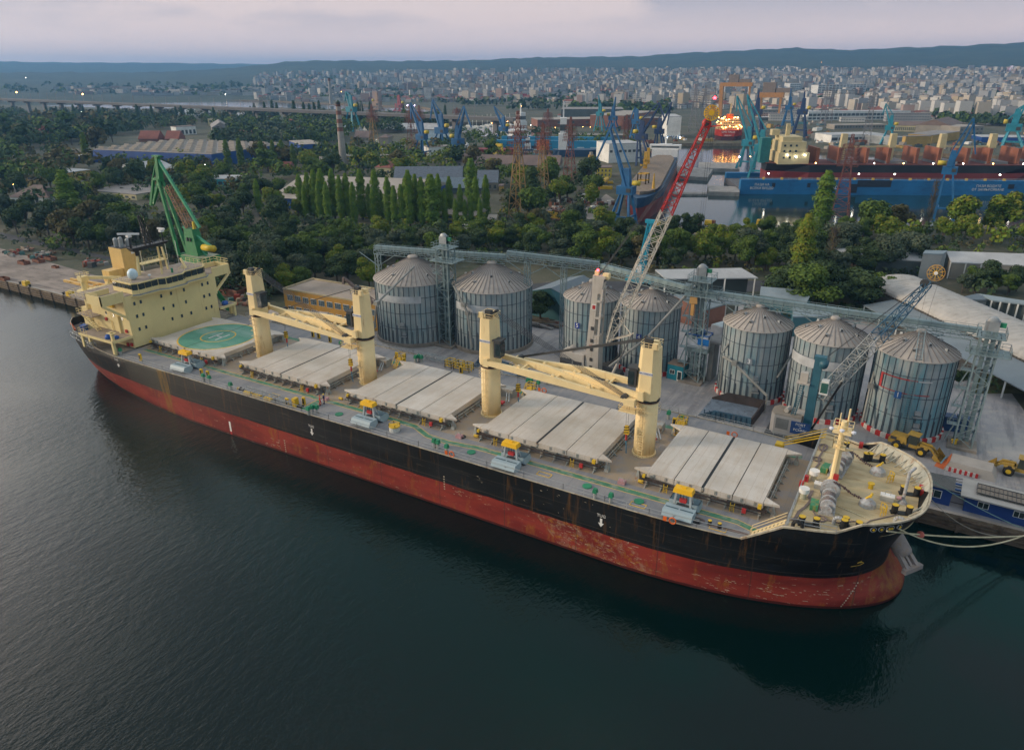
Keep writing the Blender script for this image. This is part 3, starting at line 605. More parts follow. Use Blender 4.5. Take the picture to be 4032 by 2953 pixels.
for sy in(-1, 1):
 nwf.bar((-44.8, sy*4, 9.3), (-44.8, sy*4, 10.6), .6, 8).bar((-43.0, sy*8.4, 9.3), (-43, sy*8.4, 10.4), .55, 8).bar((-41.9, sy*9.2, 9.3), (-41.9, sy*9.2, 10.4), .55, 8)
nwf.mat(steel).lathe((-41, -6, 10.2), [(.8, 0), (.8, .2), (.5, .2), (.5, 1.6), (.8, 1.6), (.8, 1.8)], 14, (0, 1, 0));nwf.mat(M('tarp_blue', (.02, .1, .4), .6)).cbox((-39.8, -9.6, 9.3), (1.2, 1.2, 1.5), .3)
nwf.mat(black).lathe((-44, -5, 9.4), [(.7, 0), (.7, .4), (.3, .4)], 14);part(ship, 'mooring_gear', nwf, True)
for x, y, s in((-23.4, -13.9, 1), (-22.0, -13.2, .7), (-21.8, 12.8, 1), (-22.3, 13.4, .8)):
 b=MB().mat(M('tarp_blue', (.02, .1, .4), .6));b.smooth=True;b.lathe((x, y, 12), [(.7*s, 0), (.75*s, .4), (.5*s, .8*s), (0, .9*s)], 9);part(ship, 'covered_gear', b, True)
hr_=MB().mat(orange)
for i in range(6):hr_.bar((-46.2+i*.9, -8.9-i*.35, 9.9), (-45.4+i*.9, -9.3-i*.35, 9.9), .3)
hr_.mat(steel);hr_.truss((-38.5, -13.0, 10.2), (-27.5, -14.9, 10.0), .7, 1.0, 10, .09)
part(ship, 'gangway', hr_, True)
# deck railings
rm=M('rail_grey', (.34, .36, .37), .5)
rl=MB().mat(rm);P=[(x, -hb(x, ZD)+.25, ZD)for x in range(-18, 103, 6)]
rl.rail(P, 1.0, .05, 3.0, 2);part(ship, 'deck_railing', rl, True);rl=MB().mat(rm);P=[(x, hb(x, ZD)-.25, ZD)for x in range(-18, 103, 6)];rl.rail(P, 1.0, .05, 1.5, 3);part(ship, 'deck_railing', rl, True)
rl=MB().mat(rm);rl.rail([(105.8, y, 11.8)for y in(-12.8, -8, -4, 0, 4, 8, 12.8)], 1.0, .06, 1.5, 3);rl.rail([(106, -13.0, 11.9), (111, -12.1, 11.9)], 1, .06, 1.6, 2);part(ship, 'forecastle_railing', rl, True)
rl=MB().mat(crane_cream);st1=V((102.0, -12.6, ZD));st2=V((105.6, -12.2, 11.8))
for d in(-.4, .4):rl.bar(st1+V((0, d, 0)), st2+V((0, d, 0)), .12).bar(st1+V((0, d, 1)), st2+V((0, d, 1)), .06).bar(st1+V((0, d, 0)), st1+V((0, d, 1)), .06)
for i in range(9):p=st1.lerp(st2, (i+.5)/9);rl.box(p.x-.12, p.x+.12, p.y-.4, p.y+.4, p.z-.03, p.z+.03)
part(ship, 'stair', rl, True)
rl=MB().mat(yellow);
for sy in(1, ):
 a, b=V((101.2, 9.6, ZD+1.6)), V((106.5, 10.6, 12.9))
 for d in(-.45, .45):rl.bar(a+V((0, d, 0)), b+V((0, d, 0)), .12).bar(a+V((0, d, .9)), b+V((0, d, .9)), .07)
 rl.box(100.0, 101.4, 9, 10.4, ZD+.3, ZD+1.6, .2, .1)
part(ship, 'stair', rl, True)
for k, (x, y)in enumerate([s2(1500, 1500, 475, 588, .4433), s2(1500, 1500, 508, 600, .4433), s2(1500, 1500, 585, 640, .4433), s2(1500, 1500, 1900, 1040, .4433), s2(1500, 1500, 2040, 1080, .4433), s2(600, 1500, 1425, 285, .4433), s2(600, 1500, 1465, 285, .4433), s2(600, 1500, 1390, 300, .4433), s2(600, 1500, 700, 80, .4433), s2(250, 1100, 1560, 1130), s2(250, 1100, 1625, 1150), s2(250, 1100, 640, 840), s2(1600, 1200, 1350, 900), s2(1600, 1200, 1385, 905), s2(1600, 1200, 1465, 925), s2(1600, 1200, 140, 630), s2(1600, 1200, 170, 640), s2(1600, 1200, 105, 640), s2(2300, 1300, 935, 985), s2(2300, 1300, 1085, 1035), s2(900, 1100, 1250, 760)]):
 p=G(x, y, ZD);v=MB().mat(coam);v.cyl((p.x, p.y), .25, ZD, ZD+.85, 8);v.mat(green).cbox((p.x, p.y, ZD+.85), (.62, .62, .5), 0, .06, .06);v.cbox((p.x, p.y, ZD+1.35), (.45, .45, .12));part(ship, 'vent', v, True)
for k, (x, y)in enumerate([s2(250, 1100, 860, 900), s2(250, 1100, 1540, 1070), s2(250, 1100, 1610, 1090), s2(900, 1100, 840, 1390), s2(900, 1100, 655, 1400), s2(900, 1100, 940, 640), s2(900, 1100, 1005, 655), s2(900, 1100, 1130, 700), s2(900, 1100, 1870, 880), s2(900, 1100, 1950, 905), s2(1600, 1200, 610, 760), s2(2300, 1300, 1000, 1060)]):
 p=G(x, y, ZD);v=MB().mat(yellow);v.cbox((p.x, p.y, ZD), (.6, .3, 1.35));v.mat(black).cbox((p.x, p.y-.17, ZD+.2), (.36, .05, .95));part(ship, 'hose_box', v, True)
for x, y, f in((43, -13.9, 1), (69.5, -14.2, 1), (28.5, -14.2, 1), (95.6, -14.0, 1), (14.5, -14.2, 1)):
 v=MB().mat(black);v.lathe((x, y+.4, ZD+.1), [(.42, -.5), (.25, -.3), (.25, .3), (.42, .5)], 12, (1, 0, 0));part(ship, 'roller_fairlead', v, True)
lr=MB().mat(orange)
for(x, y)in[s2(2300, 1700, 785, 790, .4433), s2(1500, 1500, 628, 650, .4433), s2(1500, 1500, 1450, 85, .4433), s2(2300, 1300, 1670, 1160)]:
 p=G(x, y, ZD+.5);s=MB().mat(orange)
 for i in range(12):t=2*pi*i/12;t2=2*pi*(i+1)/12;s.bar((p.x+.42*cos(t), p.y, p.z+.42*sin(t)), (p.x+.42*cos(t2), p.y, p.z+.42*sin(t2)), .17, 6)
 s.box(p.x-1.2, p.x-.75, p.y-.04, p.y+.04, p.z-.3, p.z+.3);part(ship, 'life_ring', s, True)
for(x, y, r, c_)in[(1500, 1500, 803, 632), (1500, 1500, 1832, 935)][0:0]:pass
for(X, Y, x, y)in((1500, 1500, 803, 634), (1500, 1500, 1832, 936), (2300, 1700, 487, 620), (600, 1500, 1658, 297)):
 p=G(*s2(X, Y, x, y, .4433), ZD);part(ship, 'manhole', MB().mat(green).cyl((p.x, p.y), .65, ZD, ZD+.12, 16), True)
p=G(*s2(1500, 1500, 123, 440, .4433), ZD);v=MB().mat(M('capstan_grey', (.6, .6, .55), .6));v.cyl((p.x, p.y), .85, ZD, ZD+.75, 16);v.mat(yellow).cyl((p.x, p.y), .9, ZD+.75, ZD+.9, 16);v.rail([(p.x-.6, p.y-.6, ZD+.9), (p.x+.6, p.y-.6, ZD+.9), (p.x+.6, p.y+.6, ZD+.9), (p.x-.6, p.y+.6, ZD+.9)], .4, .07, 1, 1, True);part(ship, 'deck_hatch', v, True)
gy=MB().mat(steel);gy.truss((15.5, -14.2, ZD+.6), (27.6, -14.2, ZD+.6), .9, .9, 12, .08);gy.mat(yellow)
for x in(16.5, 18.8, 21.5):gy.cbox((x, -14.3, ZD), (1.8, .7, .35))
gy.cbox((27.7, -14.0, ZD), (.7, .9, 1.6)).cbox((14, -13.8, ZD), (1.6, .3, .3));part(ship, 'gangway', gy, True)
gy=MB().mat(steel);gy.truss((32.5, 14.0, ZD+.9), (41.5, 13.6, ZD+.9), .9, .9, 10, .08);gy.mat(yellow)
for x in(39.5, 41.5, 43.5):gy.rail([(x, 12.4, ZD), (x+1.4, 12.4, ZD), (x+1.4, 14, ZD), (x, 14, ZD)], 1.5, .1, .8, 3, True)
part(ship, 'gangway', gy, True)
for i, xc in enumerate((30, 57.5, 84)):
 g_=MB().mat(yellow);x=xc+(1.6 if i else 1)
 g_.box(x+.1, x+1.5, 8.2, 9.6, ZD+1.5, ZD+1.6).rail([(x+.1, 8.2, ZD+1.6), (x+1.5, 8.2, ZD+1.6), (x+1.5, 9.6, ZD+1.6), (x+.1, 9.6, ZD+1.6)], .9, .08, .7, 2, True)
 for k in range(5):g_.box(x+.2, x+1.2, 7.0+k*.25, 7.2+k*.25, ZD+.25+k*.27, ZD+.3+k*.27)
 for xx in(x+.15, x+1.45):g_.bar((xx, 8.3, ZD), (xx, 8.3, ZD+1.5), .1).bar((xx, 9.5, ZD), (xx, 9.5, ZD+1.5), .1).bar((xx, 6.9, ZD+.9), (xx, 8.2, ZD+2.4), .07)
 part(ship, 'access_platform', g_, True)
 w_=MB().mat(coam);w_.cbox((xc-1.2, 7.6, ZD), (2.4, 1.6, 1.4));w_.mat(steel).bar((xc-1, 6.6, ZD+.9), (xc+.3, 4.2, ZD+.5), .22, 6).bar((xc-.5, 6.6, ZD+.9), (xc+.8, 4.2, ZD+.5), .22, 6).mat(redp).cbox((xc-.5, 3.6, ZD+.35), (1.4, .8, .3));part(ship, 'pipe_manifold', w_, True)
 v=MB().mat(M('valve_pink', (.45, .25, .27), .7));v.cbox((xc+.2, -9.6, ZD), (1.0, .7, .5));v.mat(coam).rail([(xc-.2, -9.9, ZD+.5), (xc+.6, -9.9, ZD+.5)], .5, .07, .8, 1);v.mat(yellow).bar((xc+2, -8.2, ZD+.25), (xc+2.7, -8.2, ZD+.25), .45, 8);part(ship, 'valve_stand', v, True)
 bx_=MB().mat(yellow).cbox((xc+3.0, -.2 if i else 2, ZD), (1.1, .6, .35));part(ship, 'deck_box', bx_, True)
cab_=MB().mat(ropeb)
def coil(mb, c, r, turns, z, w=.09, sq=1.0, ang=0):
 n=14;prev=None
 for i in range(int(turns*n)):
  t=2*pi*i/n;rr=r*(1+.18*sin(i*.7));x, y=rr*cos(t), rr*sin(t)*sq;x, y=x*cos(ang)-y*sin(ang), x*sin(ang)+y*cos(ang)
  p=(c[0]+x, c[1]+y, z+.03+.03*(i//n)+.02*sin(i));
  if prev:mb.bar(prev, p, w, 4, cap=False)
  prev=p
coil(cab_, (95.6, -12.9), .8, 3, ZD, .1, .5);cab_.mat(black);coil(cab_, (57.9, -9.2), .5, 3, ZD, .1);cab_.mat(ropeb)
cab_.path([(97, -13.2, ZD+.1), (100, -12.9, ZD+.1), (103, -13.1, ZD+.1), (104, -13.6, ZD+.1)], .12).path([(97, -13.5, ZD+.1), (100.5, -13.2, ZD+.1), (103.6, -13.6, ZD+.1)], .12)
cab_.mat(black).bar((97.2, -13.3, ZD), (97.2, -13.3, ZD+.7), .5, 8).bar((98.4, -13.3, ZD), (98.4, -13.3, ZD+.7), .5, 8).mat(yellow).bar((97.2, -13.3, ZD+.7), (97.2, -13.3, ZD+.75), .5, 8).bar((98.4, -13.3, ZD+.7), (98.4, -13.3, ZD+.75), .5, 8)
part(ship, 'mooring_gear', cab_, True)
# forecastle gear
FZ=11.8
def fg(x, y):return G(*s2(3032, 1500, x, y), FZ)
def windlass(p0, ang):
 w=MB().mat(lav);ca, sa=cos(ang), sin(ang)
 def L(u, v, z):return(p0.x+u*ca-v*sa, p0.y+u*sa+v*ca, FZ+z)
 ax=(-sa, ca, 0)
 w.hexa([L(-.9, -2.4, 0), L(.9, -2.4, 0), L(.9, 3.2, 0), L(-.9, 3.2, 0), L(-.9, -2.4, .2), L(.9, -2.4, .2), L(.9, 3.2, .2), L(-.9, 3.2, .2)])
 for v0, v1 in((-2.2, -1.95), (-1.0, -.8), (.6, .8)):
  w.lathe(L(0, v0, 1.1), [(.85, 0), (.85, v1-v0)], 18, ax)
 w.lathe(L(0, -3.0, 1.1), [(.55, 0), (.35, .3), (.35, .8)], 14, ax)
 w.mat(ropeb).lathe(L(0, -1.9, 1.1), [(.68, 0), (.68, .85)], 16, ax).lathe(L(0, -.75, 1.1), [(.62, 0), (.62, 1.3)], 16, ax)
 w.mat(lav).lathe(L(0, 1.6, 1.1), [(1.15, 0), (1.15, .18), (.7, .25), (.7, .75), (1.15, .85), (1.15, 1.0)], 20, ax)
 for v in(1.35, 2.8, -2.35):w.hexa([L(-.8, v-.08, 0), L(.9, v-.08, 0), L(.9, v+.08, 0), L(-.8, v+.08, 0), L(-.2, v-.08, 1.3), L(.25, v-.08, 1.3), L(.25, v+.08, 1.3), L(-.2, v+.08, 1.3)])
 w.mat(M('gearbox_green', (.05, .25, .12), .6, dirt=(.4, .3, .05), da=.8)).hexa([L(-1.9, -2.0, 0), L(-1.0, -2.0, 0), L(-1.0, -.2, 0), L(-1.9, -.2, 0), L(-1.9, -2.0, .7), L(-1.0, -2.0, .7), L(-1.0, -.2, .7), L(-1.9, -.2, .7)])
 w.mat(chain)
 pts=[L(.2, 2.1, 2.2), L(1.2, 2.1, 1.9), L(2.4, 2.1, 1.1), L(3.6, 2.1, .75)]
 for a, b in zip(pts, pts[1:]):
  a=V(a);b=V(b);k=5
  for i in range(k):w.bar(a.lerp(b, i/k), a.lerp(b, (i+.75)/k), .26 if i%2 else.16, 4)
 w.mat(lav).lathe(L(4.3, 2.1, 0), [(1.0, 0), (.9, .5), (.45, .9), (0, 1.0)], 14);w.mat(yellow).bar(L(4.0, 2.1, .9), L(4.6, 1.9, 1.7), .25, 6).bar(L(4.4, 1.6, 1.5), L(4.6, 2.5, 1.5), .3, 6)
 w.mat(yellow)
 for i in range(7):t=-1.4+i*.47;w.bar(L(5.6+.75*cos(t), 1.0+.75*sin(t), 0), L(5.6+.75*cos(t), 1.0+.75*sin(t), 1.05), .07)
 for z in(.5, 1.05):
  for i in range(6):t=-1.4+i*.47;t2=t+.47;w.bar(L(5.6+.75*cos(t), 1+.75*sin(t), z), L(5.6+.75*cos(t2), 1+.75*sin(t2), z), .07)
 part(ship, 'windlass', w, True)
windlass(V((109.3, -6.2, 0)), radians(4));windlass(V((109.3, 3.4, 0)), radians(-6))
fm=MB().mat(crane_cream);p=fg(690, 1150);fx, fy=p.x, p.y
fm.lathe((fx, fy, FZ), [(.5, 0), (.42, 4), (.32, 9.0)], 12);fm.hexa([(fx-1.0, fy-.1, FZ), (fx+1.0, fy-.1, FZ), (fx+1.0, fy+.1, FZ), (fx-1, fy+.1, FZ), (fx-.25, fy-.1, FZ+1.5), (fx+.25, fy-.1, FZ+1.5), (fx+.25, fy+.1, FZ+1.5), (fx-.25, fy+.1, FZ+1.5)]).hexa([(fx-.1, fy-1.0, FZ), (fx+.1, fy-1.0, FZ), (fx+.1, fy+1, FZ), (fx-.1, fy+1, FZ), (fx-.1, fy-.25, FZ+1.5), (fx+.1, fy-.25, FZ+1.5), (fx+.1, fy+.25, FZ+1.5), (fx-.1, fy+.25, FZ+1.5)])
fm.bar((fx-.1, fy-.75, FZ), (fx, fy-.35, FZ+6.5), .22);fm.cbox((fx, fy, FZ+5.4), (1.5, 1.3, .1)).rail([(fx-.75, fy-.65, FZ+5.5), (fx+.75, fy-.65, FZ+5.5), (fx+.75, fy+.65, FZ+5.5), (fx-.75, fy+.65, FZ+5.5)], 1.1, .06, .8, 2, True)
fm.cbox((fx, fy, FZ+7.6), (2.2, 2.0, .12)).rail([(fx-1.1, fy-1, FZ+7.7), (fx+1.1, fy-1, FZ+7.7), (fx+1.1, fy+1, FZ+7.7), (fx-1.1, fy+1, FZ+7.7)], 1.0, .06, 1, 2, True)
fm.bar((fx+.4, fy+.3, FZ+7.6), (fx+.4, fy+.3, FZ+10.6), .26, 6).bar((fx-.5, fy, FZ+7.6), (fx-.5, fy, FZ+10), .16, 6).bar((fx+.4, fy+.3, FZ+5.0), (fx+1.5, fy+.3, FZ+5.2), .5, 8, .2)
fm.mat(redp).cbox((fx+.3, fy-.9, FZ+1.3), (.6, .5, .7));part(ship, 'foremast', fm, True)
for dx, dy in((-1.2, -1.1), (1.3, -1.1), (0, -1.2), (.3, 1.1)):
 part(ship, 'lamp', MB().mat(M('lamp_glass', (.7, .72, .8), .3)).lathe((fx+dx, fy+dy, FZ+8.0), [(.12, 0), (.28, .15), (.28, .35), (0, .45)], 8), True)
for x, y in((480, 1100), (365, 1300)):
 p=fg(x, y);v=MB().mat(M('vent_cream', (.5, .48, .36), .6));v.cyl((p.x, p.y), .36, FZ, FZ+.9, 12);v.mat(whitel).cyl((p.x, p.y), .62, FZ+.9, FZ+1.45, 16);part(ship, 'mushroom_vent', v, True)
for x, y, k in((425, 1600, 2), (895, 1640, 2), (1455, 1470, 2), (1545, 1260, 2), (1170, 890, 2), (830, 1600, 1), (1060, 880, 1), (840, 760, 1)):
 p=fg(x, y);b=MB().mat(black);
 for i in range(k):
  xx=p.x+(i-.5)*1.5 if k>1 else p.x;yy=p.y+(i-.5)*.4 if k>1 else p.y
  b.mat(black).cyl((xx, yy), .36, FZ, FZ+1.0, 12).cyl((xx, yy), .42, FZ+1.0, FZ+1.08, 12).mat(yellow).cyl((xx, yy), .38, FZ+1.08, FZ+1.12, 12)
 b.mat(black).cbox((p.x, p.y, FZ), (2.4 if k>1 else 1, .8, .12), .25);part(ship, 'bollard', b, True)
for x, y in((755, 1600), (1430, 1600), (300, 1640)):
 p=fg(x, y);v=MB().mat(lav if x>400 else black);n=8;r=.5
 for i in range(n):t=-0.2+pi*1.15*i/n;t2=-0.2+pi*1.15*(i+1)/n;v.bar((p.x-r*cos(t), p.y, FZ+.5+r*sin(t)), (p.x-r*cos(t2), p.y, FZ+.5+r*sin(t2)), .42, 8)
 v.bar((p.x-r, p.y, FZ), (p.x-r, p.y, FZ+.6), .42, 8);part(ship, 'gooseneck_vent', v, True)
for x, y in((560, 1190), (1295, 1320)):
 p=fg(x, y);v=MB().mat(coam);v.cbox((p.x, p.y, FZ), (1.5, .9, .6)).mat(whitel).cbox((p.x, p.y, FZ+.6), (1.6, .8, .15)).mat(M('valve_pink', (.45, .25, .27), .7)).bar((p.x+1.0, p.y, FZ+.6), (p.x+1.5, p.y, FZ+.75), .45, 8).mat(coam).rail([(p.x-.3, p.y, FZ+.7), (p.x+.3, p.y, FZ+.7)], .5, .06, .6, 1);part(ship, 'deck_locker', v, True)
p=fg(1470, 1350);v=MB().mat(lav);v.bar((p.x, p.y, FZ), (p.x, p.y, FZ+4.2), .38, 10).bar((p.x, p.y, FZ+4.2), (p.x+.5, p.y+.8, FZ+4.6), .38, 10).lathe((p.x, p.y, FZ), [(.6, 0), (.2, .6)], 8);part(ship, 'jackstaff', v, True)
p=fg(1115, 1190);part(ship, 'mooring_post', MB().mat(yellow).cyl((p.x, p.y), .3, FZ, FZ+.6, 10).cyl((p.x, p.y), .42, FZ+.6, FZ+.75, 10), True)
for x, y in((1670, 1270), (1670, 1220), (1005, 740), (400, 1110), (345, 1170)):
 p=fg(x, y);part(ship, 'fire_box', MB().mat(redp).cbox((p.x, p.y, FZ), (.5, .5, .8)), True)
rp=MB().mat(ropeb)
def rpath(mb, pts, w=.11, z=FZ+.06):
 P=[fg(*a)for a in pts];P=[(a.x, a.y, z)for a in P];mb.path(P, w)
for o in(0, 14, 26):rpath(rp, [(455+o, 1220), (420+o, 1290), (440+o, 1330), (380+o, 1400), (310+o, 1450), (270+o, 1520), (225+o, 1550)])
for o in(0, 12):rpath(rp, [(600+o, 720), (570+o, 800), (530+o, 860), (540+o, 920), (490+o, 980), (470+o, 1010)])
rpath(rp, [(480, 1320), (460, 1420), (520, 1520), (640, 1550), (770, 1580), (930, 1560), (1060, 1590), (1110, 1555), (1400, 1490), (1430, 1470)])
q1=fg(560, 1530);coil(rp, (q1.x, q1.y), .6, 3, FZ);q1=fg(520, 870);coil(rp, (q1.x, q1.y), .55, 3, FZ)
q1=fg(590, 740);coil(rp, (q1.x, q1.y), .5, 3, FZ, .1, 2)
rp.mat(rope);rpath(rp, [(640, 1430), (960, 1560)], .07);rpath(rp, [(720, 1380), (1120, 1550)], .07)
part(ship, 'deck_rope', rp, True)
def hullpt(x, z, o=.03):return(x, -hb(x, z)-o, z)
def hmark(mb, x0, x1, z0, z1):mb.add([hullpt(x0, z0), hullpt(x1, z0), hullpt(x1, z1), hullpt(x0, z1)], [(0, 1, 2, 3)])
for(px_, py_)in(s2(250, 1100, 600, 950), s2(600, 1500, 1418, 455, .4433), s2(1500, 1500, 1955, 1260, .4433)):
 a=AY(px_, py_, -15.2);x, z=a.x, a.z;t_=text(ship, 'TUG', .62, whitel, (x-35, -hb(x, z+1.1)-.04, z+1.1), (1, 0, 0), (0, 0, 1), 'tug_mark')
 ar=MB().mat(whitel);y=-hb(x, z)-.035;ar.add([(x-.16, y, z+.7), (x-.16, y, z), (x-.42, y, z), (x, y, z-.6), (x+.42, y, z), (x+.16, y, z), (x+.16, y, z+.7)], [(0, 1, 2, 3, 4, 5, 6)]);part(ship, 'tug_mark', ar, True)
a=AY(*s2(600, 1500, 690, 400, .4433), -15.25);mk=MB().mat(whitel);hmark(mk, a.x-.22, a.x+.22, a.z-1.1, a.z+.9);mk.mat(redp);hmark(mk, a.x-.22, a.x+.22, a.z-1.7, a.z-1.1);part(ship, 'draught_mark', mk, True)
mk=MB().mat(scrape)
for x, z0, n in((58.5, 3.2, 6), (25, .3, 6)):
 for i in range(n):hmark(mk, x, x+.22, z0+i*.42, z0+i*.42+.2)
for i in range(13):z=.3+i*.28;x=113.0+i*.12;hmark(mk, x, x+.14, z, z+.16)
part(ship, 'draught_mark', mk, True)
sc_=MB().mat(scrape);rr=random.Random(3)
for x0, x1, z0, z1, n in((77, 89, .4, 4.3, 60), (60, 66, 2.8, 4.1, 14), (96, 112, .3, 2.6, 60), (104, 114, 1.8, 3.8, 20), (20, 24, .3, 2.2, 14), (64, 90, 4.7, 8.6, 14)):
 for _ in range(n):
  x=rr.uniform(x0, x1);z=rr.uniform(z0, z1);L=rr.uniform(.05, .5)*(1.6 if z<4 else.7);h=rr.uniform(.03, .09);s=rr.uniform(-.3, .1)
  sc_.add([hullpt(x, z, .02), hullpt(x+L, z+s*L, .02), hullpt(x+L*.8, z+s*L+h, .02), hullpt(x-.05, z+h*.7, .02)], [(0, 1, 2, 3)])
part(ship, 'scrape_mark', sc_, True)
bt=MB().mat(lineY);p=AY(*s2(3032, 1900, 985, 975), -10);x, z=p.x, p.z
bt.path([hullpt(x-.9, z-.4, .05), hullpt(x, z-.35, .05), hullpt(x+.35, z-.05, .05), hullpt(x+.2, z+.2, .05), hullpt(x-.3, z+.2, .05), hullpt(x+.1, z+.4, .05)], .05);part(ship, 'bow_mark', bt, True)
for(a, b, n)in((1220, 560, 3), (1380, 528, 2)):
 d=ray(*s2(3032, 1900, a, b));t=.9;best=None
 for i in range(4000):
  P=CAMP+d*(i*.08)
  if P.x>100 and abs(P.y)<=hb(P.x, P.z)and P.x<stem(P.z):best=P;break
 if best is None:best=V((114.5, -9.5, 12.8))
 ch=MB();x0=best.x
 for i in range(n):
  x=x0+(i-(n-1)/2)*.75;y=-hb(x, 12.75);nx=V((hb(x-.3, 12.7)-hb(x+.3, 12.7), -.6, 0)).normalized();tn=V((-nx.y, nx.x, 0))
  c0=V((x, y, 12.75));ch.mat(lav).lathe(c0-nx*.1, [(.36, 0), (.36, .2)], 12, nx);ch.mat(black).lathe(c0+nx*.08, [(.28, 0), (.28, .05)], 12, nx);ch.mat(yellow).lathe(c0+nx*.1, [(.15, 0), (.15, .1)], 8, nx)
 part(ship, 'roller_chock', ch, True)
 if n==2:CH2=best.copy()
 else:CH3=best.copy()
an=MB().mat(M('anchor_paint', (.30, .26, .25), .7, n=.15, ns=1.5, dirt=(.3, .2, .12), da=.7, dsc=(1, 1, 1)))
A0=V((117.0, -2.6, 7.9));dr_=V((.62, -.42, -.66)).normalized()
an.smooth=True;an.lathe(A0-dr_*1.5, [(1.05, 0), (1.05, 3.6), (.85, 4.0), (.4, 4.1)], 18, dr_);an.smooth=False
E1=A0+dr_*2.4;sd2=dr_.cross(V((0, 0, 1))).normalized();
for s_ in(-.75, .75):an.bar(E1+sd2*s_-dr_*.6, E1+sd2*s_*1.1+dr_*1.6, .5, 4, .55)
an.bar(E1-sd2*1.5+dr_*1.75, E1+sd2*1.5+dr_*1.75, .6);an.bar(E1, E1+dr_*1.6, .35)
part(ship, 'anchor', an, True)
# loose things lying on the ship
def grab(loc, rz, label):
 T=thing('grab_bucket', label, 'grab bucket', loc, rz, 'clamshell grabs on the ship deck')
 gm=M('grab_paint', (.32, .42, .47), .5, n=.08, dirt=(.3, .3, .3), da=.3, dsc=(.4, .4, .4));gi=M('grab_inside', (.06, .11, .14), .7)
 for y0, s in((-1.35, -1), (1.35, 1)):
  b=MB().mat(gm);L=1.9
  prof=[(-.85, 1.25), (.75, 1.25), (1.15, .5), (.5, .02), (-.4, .0), (-1.0, .45)]
  n=len(prof)
  vs=[(x_, y0+s*py, pz)for x_ in(-L, L)for py, pz in prof]
  if s>0:fs=[(0, 1, 2, 3, 4, 5), (11, 10, 9, 8, 7, 6)]+[(i+n, (i+1)%n+n, (i+1)%n, i)for i in range(1, n)]
  else:fs=[(5, 4, 3, 2, 1, 0), (6, 7, 8, 9, 10, 11)]+[(i, (i+1)%n, (i+1)%n+n, i+n)for i in range(0, n)]
  b.add(vs, fs)
  if s<0:b.mat(gi).add([(-L+.15, y0-.1, 1.262), (-.1, y0-.1, 1.262), (-.1, y0+.15, 1.262), (-L+.15, y0+.15, 1.262), (.1, y0-.1, 1.262), (L-.15, y0-.1, 1.262), (L-.15, y0+.15, 1.262), (.1, y0+.15, 1.262)], [(0, 1, 2, 3), (4, 5, 6, 7)])
  else:b.mat(gi).add([(-L+.1, y0-.8, 1.2), (L-.1, y0-.8, 1.2), (L-.1, y0+.7, 1.2), (-L+.1, y0+.7, 1.2)], [(0, 1, 2, 3)])
  part(T, 'shell', b)
 a=MB().mat(M('grab_arm', (.36, .40, .42), .5))
 for sx in(-1, 1):a.bar((sx*1.1, -.2, .7), (sx*.85, 0, 3.1), .26).bar((sx*1.1, .9, .9), (sx*.9, .1, 3.1), .2)
 part(T, 'arm', a)
 h=MB().mat(M('grab_yellow', (.80, .45, .01), .5));h.cbox((0, 0, 3.0), (2.5, 1.3, .6), 0, .12, .12);h.cbox((0, 0, 3.6), (.5, .3, .15));part(T, 'head', h)
 w=MB().mat(redp).cbox((0, .1, 1.5), (.9, .5, .5)).mat(dark)
 for x_ in(-.4, 0, .4):w.bar((x_, .1, 1.7), (x_, .1, 3.0), .08)
 w.cbox((0, .2, .5), (1.6, .8, .5));part(T, 'sheave_block', w)
 return T
gr0=grab((-2.6, -11.5, ZD), radians(2), 'grey clamshell grab with yellow head beside the green helipad hatch')
for x, y, rz, lb in((42.3, -12.2, 0, 'grey clamshell grab with yellow head on deck near the two crewmen'), (68.6, -12.6, 0, 'grey clamshell grab with yellow head on deck between the two forward deck cranes'), (93.4, -12.3, 0, 'grey clamshell grab with yellow head and life ring beside the foremost hatch')):
 dup(gr0, (x, y, ZD), rz, lb)
gr0.location=(-2.6, -12.0, ZD)
